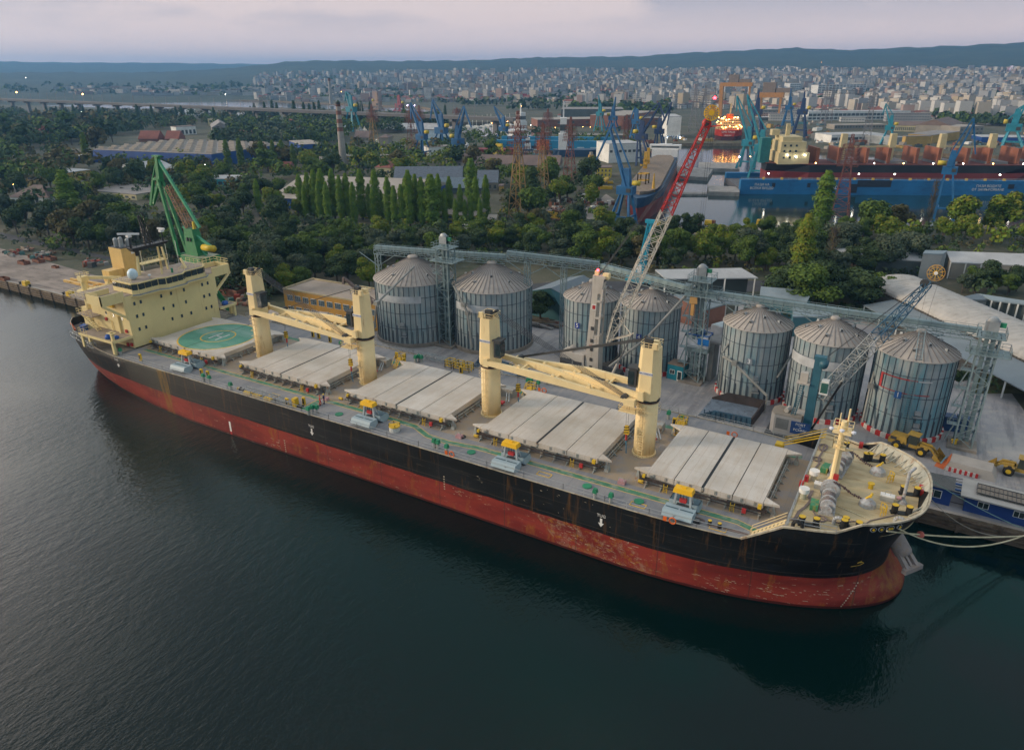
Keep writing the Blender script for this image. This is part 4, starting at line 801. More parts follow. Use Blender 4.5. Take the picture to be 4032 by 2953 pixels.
def person(name, label, loc, rz, cloth, helmet, lean=0, legs=None, arm=None):
 skin=M('skin', (.45, .26, .18), .6)
 v=[(0, 0, .95), (0, 0, 1.2), (0, 0, 1.45), (0, 0, 1.56), (0, .01, 1.66), (0, 0, 1.78)]
 e=[(0, 1), (1, 2), (2, 3), (3, 4), (4, 5)];r=[.16, .155, .17, .07, .1, .09]
 def chainv(start, pts, rs):
  i0=start
  for p, q_ in zip(pts, rs):v.append(p);r.append(q_);e.append((i0, len(v)-1));i0=len(v)-1
 for s in(-1, 1):
  st=(legs or(.12, -.12))[0 if s<0 else 1]
  chainv(0, [(s*.1, 0, .88), (s*.11, st*.6, .5), (s*.11, st*.3, .1), (s*.12, st*.3+.14, .04)], [.11, .08, .055, .045])
  ar=(arm or(0, 0))[0 if s<0 else 1]
  chainv(2, [(s*.2, 0, 1.42), (s*.25, -.02+ar*.1, 1.16), (s*.24, .08+ar*.4, .95), (s*.235, .12+ar*.45, .86)], [.07, .055, .045, .04])
 me=bpy.data.meshes.new(name);me.from_pydata(v, e, []);o=bpy.data.objects.new(name, me);COL.objects.link(o)
 sk=o.modifiers.new('s', 'SKIN');
 for i, sv in enumerate(me.skin_vertices[0].data):sv.radius=(r[i], r[i]*.8);sv.use_root=(i==0)
 o.modifiers.new('u', 'SUBSURF').levels=1
 dg=bpy.context.evaluated_depsgraph_get();m2=bpy.data.meshes.new_from_object(o.evaluated_get(dg));o.modifiers.clear();o.data=m2
 m2.materials.clear();m2.materials.append(cloth);m2.materials.append(skin)
 for p in m2.polygons:c_=p.center;p.material_index=1 if c_.z>1.53 or(c_.z<.92 and c_.z>.8 and abs(c_.x)>.2)else 0;p.use_smooth=True
 o.location=loc;o.rotation_euler=(0, 0, rz);tag(o, label, 'person', 'crew walking on deck')
 h=MB().mat(helmet);h.smooth=True;h.lathe((0, 0, 1.72), [(.15, 0), (.125, .02), (.115, .08), (.07, .14), (0, .16)], 12);h.build('helmet', o)
 b=MB().mat(black);
 for s in(-1, 1):st=(legs or(.12, -.12))[0 if s<0 else 1];b.cbox((s*.12, st*.3+.07, 0), (.11, .28, .1))
 b.build('boots', o)
 return o
pp=G(*s2(900, 1100, 1022, 1400), ZD);person('person', 'person in red coveralls and helmet walking on the green deck path', (pp.x, pp.y, ZD), radians(150), M('red_cloth', (.5, .03, .02), .9), M('helmet_red', (.5, .04, .02), .4), legs=(.3, -.25))
pp=G(*s2(900, 1100, 1065, 1380), ZD);P2=person('person', 'person in dark blue jacket and yellow helmet carrying a white bag', (pp.x, pp.y, ZD), radians(110), M('blue_cloth', (.02, .03, .09), .9), M('helmet_yellow', (.7, .5, .02), .4), legs=(-.15, .2), arm=(.8, 0))
bg_=MB().mat(whitel);bg_.smooth=True;bg_.lathe((pp.x-.25, pp.y-.45, ZD+.25), [(.05, 0), (.25, .15), (.28, .4), (.15, .62), (.05, .68)], 10);solo('bag', bg_, 'white sack held by the person in dark blue jacket', 'bag', (pp.x-.25, pp.y-.45, ZD+.25))
def sag(a, b, s, n=14):
 a, b=V(a), V(b);return[a.lerp(b, i/n)-V((0, 0, s*4*(i/n)*(1-i/n)))for i in range(n+1)]
bt_=G(2266, 1200, 2.9)
def mline(label, a, b, s, w=.13, m_=rope):
 mb=MB().mat(m_);mb.path(sag(a, b, s), w);return solo('mooring_rope', mb, label, 'rope', (a[0], a[1], a[2]))
c3=(CH3.x+.6, -hb(CH3.x, 12.7)-.05, 12.7);c2=(CH2.x+.4, -hb(CH2.x, 12.7)-.05, 12.7);end=G(2262, 1180, 2.8)
mline('upper pale mooring rope from the bow chocks to the quay', c3, (end.x, end.y, 2.8), .5)
mline('lower sagging pale mooring rope from the bow chocks to the quay', c2, (end.x, end.y+.3, 2.8), 2.2)
c4=(118.9, 2.0, 12.6);e4=G(2258, 1166, 2.8);mline('thin greenish mooring rope from the bow rail across the blue cabins', (119.0, 4.5, 13.2), (e4.x, e4.y, 2.8), .4, .07, M('rope_green', (.25, .4, .33), .9))
mline('dark mooring rope dropping from bow past quay edge', (119.3, 2.2, 12.2), (131.5, 14.5, 2.4), 2.0, .08, M('rope_grey', (.33, .3, .25), .9))
rg_=MB().mat(M('rat_guard', (.5, .13, .1), .6));rp0=sag(c3, (end.x, end.y, 2.8), .5)[3];rg_.lathe(rp0, [(.1, -.2), (.42, -.1), (.42, .1), (.1, .2)], 12, (V(end)-V(c3)));solo('rat_guard', rg_, 'red float ring on the pale bow mooring ropes', 'rope guard', tuple(rp0))
rg_=MB().mat(M('rat_guard2', (.3, .02, .06), .6));rp0=V((119.8, 3.0, 11.8));rg_.lathe(rp0, [(.1, -.1), (.5, -.05), (.5, .05), (.1, .1)], 12, (1, .9, -.5));solo('rat_guard', rg_, 'dark red disc on a rope beside the bow rail', 'rope guard', tuple(rp0))
# water and land
wmt=bpy.data.materials.new('sea_water');wmt.use_nodes=True;t=wmt.node_tree;B=t.nodes['Principled BSDF'];ln=t.links.new
B.inputs['Base Color'].default_value=(.0004, .0085, .0075, 1);B.inputs['Specular IOR Level'].default_value=.5;B.inputs['Roughness'].default_value=.06;B.inputs['IOR'].default_value=1.33
co=t.nodes.new('ShaderNodeTexCoord').outputs['Object']
def wnoise(sc, rot, s, d, ro=.6):
 mp=t.nodes.new('ShaderNodeMapping');mp.inputs['Scale'].default_value=sc;mp.inputs['Rotation'].default_value=(0, 0, rot);ln(co, mp.inputs[0])
 n=t.nodes.new('ShaderNodeTexNoise');n.inputs['Scale'].default_value=s;n.inputs['Detail'].default_value=d;n.inputs['Roughness'].default_value=ro;ln(mp.outputs[0], n.inputs[0]);return n.outputs[0]
a=wnoise((1, .4, 1), radians(28), .8, 4);b=wnoise((1, .5, 1), radians(-8), 2.6, 3);c=wnoise((1, 1, 1), 0, .018, 2)
def wm_(op, x, y):
 n=t.nodes.new('ShaderNodeMath');n.operation=op
 for i, v in((0, x), (1, y)):
  if isinstance(v, float):n.inputs[i].default_value=v
  else:ln(v, n.inputs[i])
 return n.outputs[0]
hgt_=wm_('ADD', wm_('MULTIPLY', a, 1.0), wm_('MULTIPLY', b, .45))
mr_=t.nodes.new('ShaderNodeMapRange');mr_.inputs[1].default_value=.4;mr_.inputs[2].default_value=.62;mr_.inputs[3].default_value=.25;ln(c, mr_.inputs[0])
bp=t.nodes.new('ShaderNodeBump');bp.inputs['Distance'].default_value=.12;ln(hgt_, bp.inputs['Height']);ln(mr_.outputs[0], bp.inputs['Strength']);ln(bp.outputs[0], B.inputs['Normal'])
wm=MB().mat(wmt);wm.add([(-9000, -3000, 0), (9000, -3000, 0), (9000, 9000, 0), (-9000, 9000, 0)], [(0, 1, 2, 3)]);struct('water', wm)
calm=M('calm_water', (.006, .03, .032), .1, n=.1, bump=.012, bs=.4)
m, B, noise, mix, mt, xyz, ln=node_mat('ground', .95)
c=mix(noise((.02, .02, .02), 1.5, 6, .6, .4, .62), (.05, .062, .035), (.10, .092, .062))
c=mix(noise((.3, .3, .3), 1.0, 8, .7, .52, .68, .45), c, (.19, .165, .13));ln(c, B.inputs['Base Color']);groundm=m
m, B, noise, mix, mt, xyz, ln=node_mat('quay_apron', .9)
c=mix(noise((.06, .1, .06), 1.5, 7, .6, .38, .62), (.27, .275, .295), (.40, .385, .375))
c=mix(noise((.25, .03, .1), 1.5, 8, .7, .5, .62, .7), c, (.18, .18, .195))
c=mix(noise((.5, .5, .5), 1.3, 8, .75, .56, .66, .6), c, (.48, .42, .35));ln(c, B.inputs['Base Color']);apronm=m
wallm=M('quay_wall', (.20, .16, .115), .9, n=.3, ns=.5, dirt=(.09, .045, .02), da=.9, dsc=(.6, .6, 1.6), bump=.6, bs=1.5)
QY, LZ=15.9, 2.6
def g2(x, y, z=2.6):p=G(x, y, z);return(p.x, p.y)
basin=[g2(1398, 497), g2(1560, 498), g2(1760, 500), g2(2300, 500), (400, 300), (560, 420), (300, 560), g2(1940, 333), g2(1785, 328), g2(1650, 316), g2(1462, 316), g2(1436, 380)]
marina=[g2(955, 271), g2(1130, 268), g2(1180, 282), g2(1175, 303), g2(1120, 303), g2(1050, 300), g2(1000, 287)]
lake=[g2(-260, 205), g2(0, 211), g2(294, 217.5), g2(600, 222.5), g2(760, 229), g2(930, 236), g2(965, 242), g2(940, 247), g2(760, 242), g2(600, 237), g2(300, 240), g2(0, 231), g2(-260, 224)]
outer=[(-9000, QY), (9000, QY), (9000, 9000), (-9000, 9000)]
loops=[[V((x, y, 0))for x, y in L]for L in(outer, basin, marina, lake)]
tri=tessellate_polygon(loops);flat=[p for L in loops for p in L]
gm=MB().mat(groundm);gm.add([(p.x, p.y, LZ)for p in flat], [tuple(t_)if(flat[t_[1]]-flat[t_[0]]).cross(flat[t_[2]]-flat[t_[0]]).z>0 else tuple(t_[::-1])for t_ in tri]);struct('ground', gm)
for L in(basin, marina, lake):cw_=MB().mat(calm);cw_.add([(x, y, .05)for x, y in L], [tuple(t_)for t_ in tessellate_polygon([[V((x, y, 0))for x, y in L]])]);struct('water', cw_)
qw=MB().mat(wallm)
for L in loops:
 for i in range(len(L)):
  a, b=L[i], L[(i+1)%len(L)]
  if abs(a.y)>8000 or abs(b.y)>8000:continue
  qw.add([(a.x, a.y, -2), (b.x, b.y, -2), (b.x, b.y, LZ), (a.x, a.y, LZ)], [(0, 1, 2, 3)])
struct('quay_wall', qw)
def sheet(name, pts, m_, z):s=MB().mat(m_);s.add([(x, y, z)for x, y in pts], [tuple(range(len(pts)))]);return struct(name, s)
sheet('quay_apron', [(-250, QY+.05), (300, QY+.05), (300, 54), (135, 60), (125, 110), (40, 110), (36, 64), (4, 52), (-10, 28), (-45, 25), (-105, 33), (-250, 45)], apronm, 2.61)
sheet('quay_yard', [(-250, 16.7), (-24, 16.7), (-24, 29), (-45, 25.5), (-105, 33), (-250, 45)], M('yard_dust', (.27, .225, .195), .95, n=.25, ns=.12, dirt=(.14, .115, .1), da=.7, dsc=(.12, .3, .3), thr=.48), 2.614)
sheet('coping', [(-250, QY), (300, QY), (300, 16.6), (-250, 16.6)], M('coping_concrete', (.34, .31, .27), .9, n=.25, ns=.4), 2.62)
asph=M('asphalt', (.055, .058, .068), .9, n=.2, ns=.3)
sheet('road', [g2(0, 512), g2(250, 568), g2(250, 575), g2(0, 524)], asph, 2.615)
rd=[g2(960, 668), g2(1250, 632), g2(1470, 655), g2(1700, 640), g2(2256, 690), g2(2256, 672), g2(1700, 618), g2(1450, 622), g2(1250, 618), g2(940, 650)]
sheet('road', rd, asph, 2.615)
fw=MB().mat(M('timber', (.10, .075, .055), .9, n=.4, ns=1));
for z in(1.9, 1.2, .5):fw.box(120, 300, QY-.25, QY, z-.15, z+.15).box(-250, -44, QY-.22, QY, z-.12, z+.12)
for x in range(-240, -44, 6):fw.box(x-.2, x+.2, QY-.3, QY, -.5, 2.5)
for x in range(120, 300, 5):fw.box(x-.2, x+.2, QY-.32, QY, -.5, 2.5)
struct('quay_fender', fw)
for i, (x, y)in enumerate([(222, 683-0), (597, 778)]):pass
for(zx, zy, lb)in((225, 695, 'yellow cube on the left quay edge, farthest from the ship'), (597, 785, 'yellow cube on the left quay edge, nearest the ship stern')):
 p=G(*q(5, zx, zy));b=MB().mat(yellow).cbox((p.x, p.y, LZ), (1.9, 1.5, 1.3), 0, .05, .05);b.mat(dark).cbox((p.x, p.y, LZ+1.3), (.3, .3, .1));solo('mooring_block', b, lb, 'mooring block', (p.x, p.y, LZ), 'yellow blocks along the left quay')
for i, (zx, zy, lb)in enumerate(((172, 685, 'black bollard on the quay edge just left of the far yellow cube'), (255, 708, 'black bollard on the quay edge just right of the far yellow cube'), (540, 775, 'black bollard on the quay edge just left of the near yellow cube'), (645, 800, 'black bollard on the quay edge just right of the near yellow cube'))):
 p=G(*q(5, zx, zy));b=MB().mat(black).lathe((p.x, p.y, LZ), [(.3, 0), (.25, .5), (.42, .6), (.42, .75), (0, .8)], 10);solo('bollard', b, lb, 'bollard', (p.x, p.y, LZ), 'bollards on the left quay edge')
rl=MB().mat(M('crane_rail', (.06, .055, .055), .6))
for y in(18.2, 28.5):rl.box(-250, 20, y-.06, y+.06, 2.6, 2.64)
rl.box(118, 300, 19.2, 19.35, 2.6, 2.68);struct('crane_rail', rl)
rr=random.Random(11)
def junk(name, label, cat, zx, zy, kind, sh=5, s=1.0):
 p=G(*q(sh, zx, zy));T=(p.x, p.y, LZ);b=MB();cs=[rust, M('junk_grey', (.28, .27, .26), .8), M('junk_dark', (.06, .06, .06), .8), M('junk_wood', (.26, .2, .14), .9), M('junk_red', (.3, .05, .03), .8), M('junk_teal', (.06, .15, .14), .8)]
 if kind=='box':
  b.mat(rust).cbox((p.x, p.y, LZ), (4*s, 2*s, .12), .1)
  for dx, dy, w, d in((0, 1, 4, .1), (0, -1, 4, .1), (2, 0, .1, 2), (-2, 0, .1, 2)):b.cbox((p.x+dx*s, p.y+dy*s, LZ), (w*s, d*s, 1.1*s))
 elif kind=='bars':
  for i in range(16):b.mat(cs[rr.randrange(4)]);a=rr.uniform(-.4, .4);L=rr.uniform(2, 5)*s;x, y=p.x+rr.uniform(-3, 3)*s, p.y+rr.uniform(-2, 2)*s;b.bar((x-L*cos(a)/2, y-L*sin(a)/2, LZ+rr.uniform(.1, .7)), (x+L*cos(a)/2, y+L*sin(a)/2, LZ+rr.uniform(.1, 1.2)), rr.uniform(.2, .5))
 else:
  for i in range(26):b.mat(cs[rr.randrange(6)]);b.cbox((p.x+rr.gauss(0, 2)*s, p.y+rr.gauss(0, 1.3)*s, LZ), (rr.uniform(.4, 2)*s, rr.uniform(.4, 1.5)*s, rr.uniform(.3, 1.3)*s), rr.uniform(0, 3), .1, .1)
 solo(name, b, label, cat, T)
for a in(('scrap_heap', 'dark scrap heap at the far left of the quay by the road', 'scrap heap', 110, 430, 'heap'), ('timber_pile', 'pile of grey beams on the left quay below the dark road', 'timber pile', 230, 400, 'bars'), ('timber_pile', 'pile of dark poles near the small roadside tree', 'timber pile', 420, 430, 'bars'), ('rusty_tray', 'low rusty tray on the left quay, leftmost of the trays', 'tray', 205, 515, 'box'), ('rusty_tray', 'low rusty tray on the left quay beside the white slabs', 'tray', 330, 500, 'box'), ('rusty_tray', 'long rusty tray on the left quay nearest the road', 'tray', 430, 480, 'box'), ('scrap_heap', 'mixed scrap heap with teal pieces in the middle of the left quay', 'scrap heap', 330, 460, 'heap'), ('rusty_box', 'small rusty box on the white slabs of the left quay', 'box', 470, 548, 'box', 5, .6), ('scrap_heap', 'rusty frames heap beside the ship funnel on the left quay', 'scrap heap', 800, 520, 'heap', 5, 1.3), ('rusty_box', 'rusty box close to the left picture edge on the quay', 'box', 40, 650, 'box', 5, .8), ('rusty_barge_box', 'large rusty open box on the shore right of the wheelhouse', 'box', 1980, 775, 'box', 5, 1.9), ('scrap_heap', 'brown brush heap behind the aftmost deck crane', 'heap', 2080, 830, 'heap', 5, 1.2), ('bar_stack', 'rusty frames stacked by the tree between the silos', 'stack', 330, 1035, 'bars', 7, 1.2), ('log_pile', 'pile of pale poles on waste ground at right', 'timber pile', 1200+0, 1475, 'bars', 8, 0.01)):
 if a[5]and len(a)>7 and a[7]<.1:continue
 junk(*a)
 # silos
m, B, noise, mix, mt, xyz, ln=node_mat('silo_metal', .45)
B.inputs['Metallic'].default_value=.1
c=mix(noise((.15, .15, .3), 1.5), (.27, .345, .37), (.36, .41, .425))
c=mix(noise((.6, .6, .06), 1.5, 6, .6, .44, .68, .6), c, (.44, .45, .43))
c=mix(noise((.2, .2, .035), 2.5, 5, .6, .5, .68, .5), c, (.12, .34, .43));
fz=mt('SINE', mt('MULTIPLY', xyz[2], 62.0));c=mix(mt('MULTIPLY', mt('GREATER_THAN', fz, .3), .18), c, (.06, .08, .09));ln(c, B.inputs['Base Color']);silom=m
roofm=M('silo_roof', (.37, .34, .31), .7, n=.12, ns=.5, dirt=(.27, .26, .26), da=.6, dsc=(.4, .4, .4), thr=.48)
ribm=M('silo_rib', (.085, .11, .14), .5, metal=.3)
basem=M('silo_base', (.25, .22, .19), .9, n=.2, ns=.6)
wred, wwhite=M('kerb_red', (.50, .03, .03), .7, n=.15, ns=2), M('kerb_white', (.58, .55, .52), .7, n=.15, ns=2)
signb=M('sign_blue', (.02, .05, .28), .5)
def silo(cx, cy, r, he_, ha_, label, stripes=False, num=None, nang=0, ribs=40, banner=None, blank=None, wm_=None):
 T=thing('grain_silo', label, 'grain silo', (cx, cy, LZ), 0, 'grain silos along the quay')
 w=MB().mat(wm_ or silom);w.smooth=True;w.lathe((0, 0, 0), [(r, .8), (r, he_)], 72, cap=False);part(T, 'wall', w)
 f=MB().mat(roofm);f.smooth=True;f.lathe((0, 0, 0), [(r+.28, he_-.12), (r+.2, he_+.05), (r*.1, ha_-.35)], 72, cap=False);f.smooth=False;f.mat(M('roof_rib', (.17, .15, .14), .7))
 for i in range(ribs):
  t=2*pi*(i+.5)/ribs;f.bar(((r+.2)*cos(t), (r+.2)*sin(t), he_+.08), (r*.12*cos(t), r*.12*sin(t), ha_-.33), .10, 4, .04, cap=False)
 f.mat(roofm).lathe((0, 0, 0), [(r*.13, ha_-.5), (r*.13, ha_-.1), (r*.09, ha_+.15), (0, ha_+.15)], 20);part(T, 'roof', f)
 s=MB().mat(ribm)
 for i in range(ribs):
  t=2*pi*i/ribs;c_, s_=cos(t), sin(t)
  s.bar(((r+.05)*c_, (r+.05)*s_, .8), ((r+.05)*c_, (r+.05)*s_, he_-.15), .10, cap=False)
  t2=t+.035;s.bar(((r+.05)*cos(t2), (r+.05)*sin(t2), .8), ((r+.05)*cos(t2), (r+.05)*sin(t2), he_*(.26+.1*(i%2))), .12, cap=False)
 for z in(he_*.3, he_*.55, he_*.8):s.lathe((0, 0, 0), [(r+.07, z-.06), (r+.12, z), (r+.07, z+.06)], 60, cap=False)
 o=part(T, 'stiffener', s);o['kind']='stuff'
 b=MB()
 if stripes:
  n=44
  for i in range(n):
   b.mat(wred if i%2 else wwhite);t0, t1=2*pi*i/n, 2*pi*(i+1)/n;R0, R1=r, r+.42
   b.hexa([(R0*cos(t0), R0*sin(t0), 0), (R1*cos(t0), R1*sin(t0), 0), (R1*cos(t1), R1*sin(t1), 0), (R0*cos(t1), R0*sin(t1), 0), (R0*cos(t0), R0*sin(t0), .85), (R1*cos(t0), R1*sin(t0), .85), (R1*cos(t1), R1*sin(t1), .85), (R0*cos(t1), R0*sin(t1), .85)])
 else:b.mat(basem).cyl((0, 0), r+.45, 0, .85, 60)
 part(T, 'base_ring', b)
 for i in range(10):
  t=2*pi*i/10+.2;rr_=r*(.72 if i%2 else.5);z=he_+(ha_-he_)*(1-rr_/r)
  v=MB().mat(steel);v.cbox((rr_*cos(t), rr_*sin(t), z), (.5, .5, .5), t, .05, .05);v.mat(dark).cbox(((rr_+.27)*cos(t), (rr_+.27)*sin(t), z+.1), (.05, .36, .3), t);part(T, 'roof_vent', v)
 def arc(mb, t0, t1, z0, z1, R, k=14):
  vs=[]
  for i in range(k+1):t=t0+(t1-t0)*i/k;vs+=[(R*cos(t), R*sin(t), z0), (R*cos(t), R*sin(t), z1)]
  mb.add(vs, [(2*i, 2*i+2, 2*i+3, 2*i+1)for i in range(k)])
 if blank:
  m_=MB().mat(M('blank_banner', (.46, .48, .50), .5, n=.08, ns=.4, dirt=(.3, .32, .34), da=.5));arc(m_, radians(blank[0]), radians(blank[1]), blank[2], blank[3], r+.2)
  part(T, 'blank_panel', m_)
 if banner:
  m_=MB().mat(M('banner_red', (.42, .04, .04), .6, n=.1));z0, z1=banner[2], banner[3];a0, a1=radians(banner[0]), radians(banner[1]);R=r+.2
  arc(m_, a0, a1, z0, z0+.14, R);arc(m_, a0, a1-.35, z1-.2, z1, R);arc(m_, a0, a0+.07, z0, z1, R)
  m_.mat(M('blank_banner', (.46, .48, .50)));arc(m_, a1-.33, a1, z1-.25, z1, R);part(T, 'banner_frame', m_)
 if num:
  a=radians(nang);c_, s_=cos(a), sin(a);R=r+.22;z=num[1];col=num[2]
  p=MB();p.mat(col);tn=(-s_, c_)
  p.add([(R*c_+tn[0]*u, R*s_+tn[1]*u, z+v_)for u, v_ in((-.55, -.62), (.55, -.62), (.55, .62), (-.55, .62))], [(0, 1, 2, 3)]);po=part(T, 'number_plate', p)
  to=text(po, num[0], 1.25, M('plate_white', (.8, .8, .8)), ((R+.02)*c_, (R+.02)*s_, z), (tn[0], tn[1], 0), (0, 0, 1), 'number')
 d=MB().mat(steel)
 for z, a in((3.0, -70), (5.2, -72)):
  a=radians(a);d.cbox(((r+.25)*cos(a), (r+.25)*sin(a), z), (.5, .9, .7), a).cbox(((r+.45)*cos(a), (r+.45)*sin(a), z-.35), (.8, 1.3, .08), a)
 part(T, 'access_door', d)
 return T
def camang(cx, cy):return math.degrees(atan2(CAMP.y-cy, CAMP.x-cx))
silob=silom.copy();silob.name='silo_metal_streaked'
for n_ in silob.node_tree.nodes:
 if n_.type=='MIX' and n_.inputs[7].default_value[2]>.425 and n_.inputs[7].default_value[0]<.2:n_.inputs[7].default_value=(.07, .32, .42, 1)
 if n_.type=='MAP_RANGE' and abs(n_.inputs[1].default_value-.5)<.01:n_.inputs[1].default_value=.45;n_.inputs[2].default_value=.62;n_.inputs[4].default_value=.7
SL=[(115.65, 42.43, 6.18), (102.23, 42.73, 6.11), (89.07, 44.31, 6.12), (67.12, 47.2, 5.94), (54.3, 45.9, 5.85), (30.61, 43.94, 8.9), (12.07, 39.2, 9.05)]
ca=camang(115.65, 42.43)
silo(*SL[0], 14.5, 17.9, 'rightmost grain silo, with a red banner frame and blue streaks', True, ('1', 8.2, M('plate_blue', (.03, .12, .33))), ca-12, 34, banner=(ca-44, ca+30, 8.6, 11.2), wm_=silob)
ca=camang(102.23, 42.73);silo(*SL[1], 14.6, 17.9, 'grain silo behind the blue harbour crane, second from the right', True, None, 0, 34, blank=(ca-72, ca+24, 10.0, 11.7))
ca=camang(89.07, 44.31);silo(*SL[2], 14.4, 17.7, 'grain silo numbered 3 with a diagonal pipe down its front', True, ('3', 8.6, M('plate_grey', (.2, .24, .28))), ca-6, 34)
ca=camang(67.12, 47.2);silo(*SL[3], 14.1, 17.3, 'grain silo numbered 4 behind the white harbour crane boom', True, ('4', 8.4, signb), ca-20, 34)
ca=camang(54.3, 45.9);silo(*SL[4], 14.2, 17.4, 'grain silo numbered 5 left of the white harbour crane tower', False, ('5', 9.0, signb), ca-28, 34)
ca=camang(30.61, 43.94);silo(*SL[5], 14.1, 18.9, 'wide grain silo right of the lattice elevator tower', False, None, 0, 48, blank=(ca-62, ca+8, 9.6, 11.3))
ca=camang(12.07, 39.2);T7=silo(*SL[6], 14.4, 19.1, 'wide grain silo left of the lattice elevator tower, leftmost', False, None, 0, 48, blank=(ca-62, ca+8, 10.4, 12.0))
# conveyor galleries and towers
galv=M('galvanised', (.20, .28, .30), .45, metal=.35, n=.1, ns=.5, dirt=(.2, .19, .17), da=.4)
latt=M('lattice_steel', (.24, .32, .34), .5, metal=.3, n=.15, ns=.5, dirt=(.16, .14, .13), da=.5)
def gallery(p, q_, label, sup=(), cover=True):
 p, q_=V(p), V(q_);T=thing('conveyor_gallery', label, 'conveyor', tuple(p), 0, 'conveyor galleries above the silos')
 d=(q_-p).normalized();s=V((-d.y, d.x, 0)).normalized();u=V((0, 0, 1))
 c_=MB().mat(galv);a=.55
 for o, h0, h1 in((0, .1, .95), ):
  P=[p-s*a+u*h0, q_-s*a+u*h0, q_+s*a+u*h0, p+s*a+u*h0, p-s*a*.8+u*h1, q_-s*a*.8+u*h1, q_+s*a*.8+u*h1, p+s*a*.8+u*h1];c_.hexa(P)
 n=int((q_-p).length/1.8)
 for i in range(n+1):r=p.lerp(q_, i/n);c_.bar(r-s*(a+.02)+u*.1, r-s*(a*.8+.02)+u*1.2, .08, cap=False)
 part(T, 'conveyor_casing', c_, True)
 b=MB().mat(latt);w=1.0
 for sy in(-1, 1):
  for z in(-1.0, 0):b.bar(p+s*w*sy+u*z, q_+s*w*sy+u*z, .13)
  n=int((q_-p).length/2.0)
  for i in range(n):
   r0, r1=p.lerp(q_, i/n), p.lerp(q_, (i+1)/n)
   b.bar(r0+s*w*sy+u*(-1 if i%2 else 0), r1+s*w*sy+u*(0 if i%2 else-1), .08, cap=False).bar(r0+s*w*sy-u, r0+s*w*sy, .08, cap=False)
 for i in range(n):r0=p.lerp(q_, i/n);b.bar(r0-s*w-u*.05, r0+s*w-u*.05, .1, cap=False)
 part(T, 'truss', b, True)
 r_=MB().mat(latt);P1=[tuple(p-s*w), tuple(q_-s*w)];r_.rail(P1, 1.05, .06, 1.8, 2);r_.rail([tuple(p+s*(w)), tuple(q_+s*(w))], 1.05, .06, 1.8, 2);part(T, 'handrail', r_, True)
 for f in sup:
  r0=p.lerp(q_, f);sp=MB().mat(latt);sp.truss((r0.x, r0.y, LZ), (r0.x, r0.y, r0.z-1), 1.0, 1.0, 10, .13, .07, up=(1, 0, 0));sp.bar((r0.x, r0.y, r0.z-4), tuple(r0-d*5-u), .14).bar((r0.x, r0.y, r0.z-4), tuple(r0+d*5-u), .14);part(T, 'support', sp, True)
 return T
Z1=22.2
A_=V((2.5, 36.6, 22.0));B_=V((24.5, 41.8, 22.3));C_=V((41.5, 45.8, 22.4))
def gz(x, y, z):return G(x, y, z)
P0=gz(828, 549, 22.0);P1=gz(1115, 570, 22.2);P2=gz(1320, 592, 21.2);P3=gz(1548, 648, 20.6);P4=gz(2160, 735, 20.6);Pm=gz(965, 560, 22.2)
gallery(P0, Pm, 'galvanised conveyor gallery running over the leftmost silo to the elevator tower', (0.02, ))
gallery(Pm+V((1.5, .3, 0)), P1, 'galvanised conveyor gallery over the wide silo right of the elevator tower', ())
gallery(gz(1118, 562, 23.6), P2+V((0, 0, .6)), 'sloping conveyor gallery descending between wide silo and silo 5', (.22, .62))
gallery(P2+V((.5, 0, .2)), P3, 'conveyor gallery passing behind the white harbour crane boom', ())
gallery(P3+V((.5, 0, 0)), P4, 'long conveyor gallery over the three rightmost silos', (.18, .5, .78))
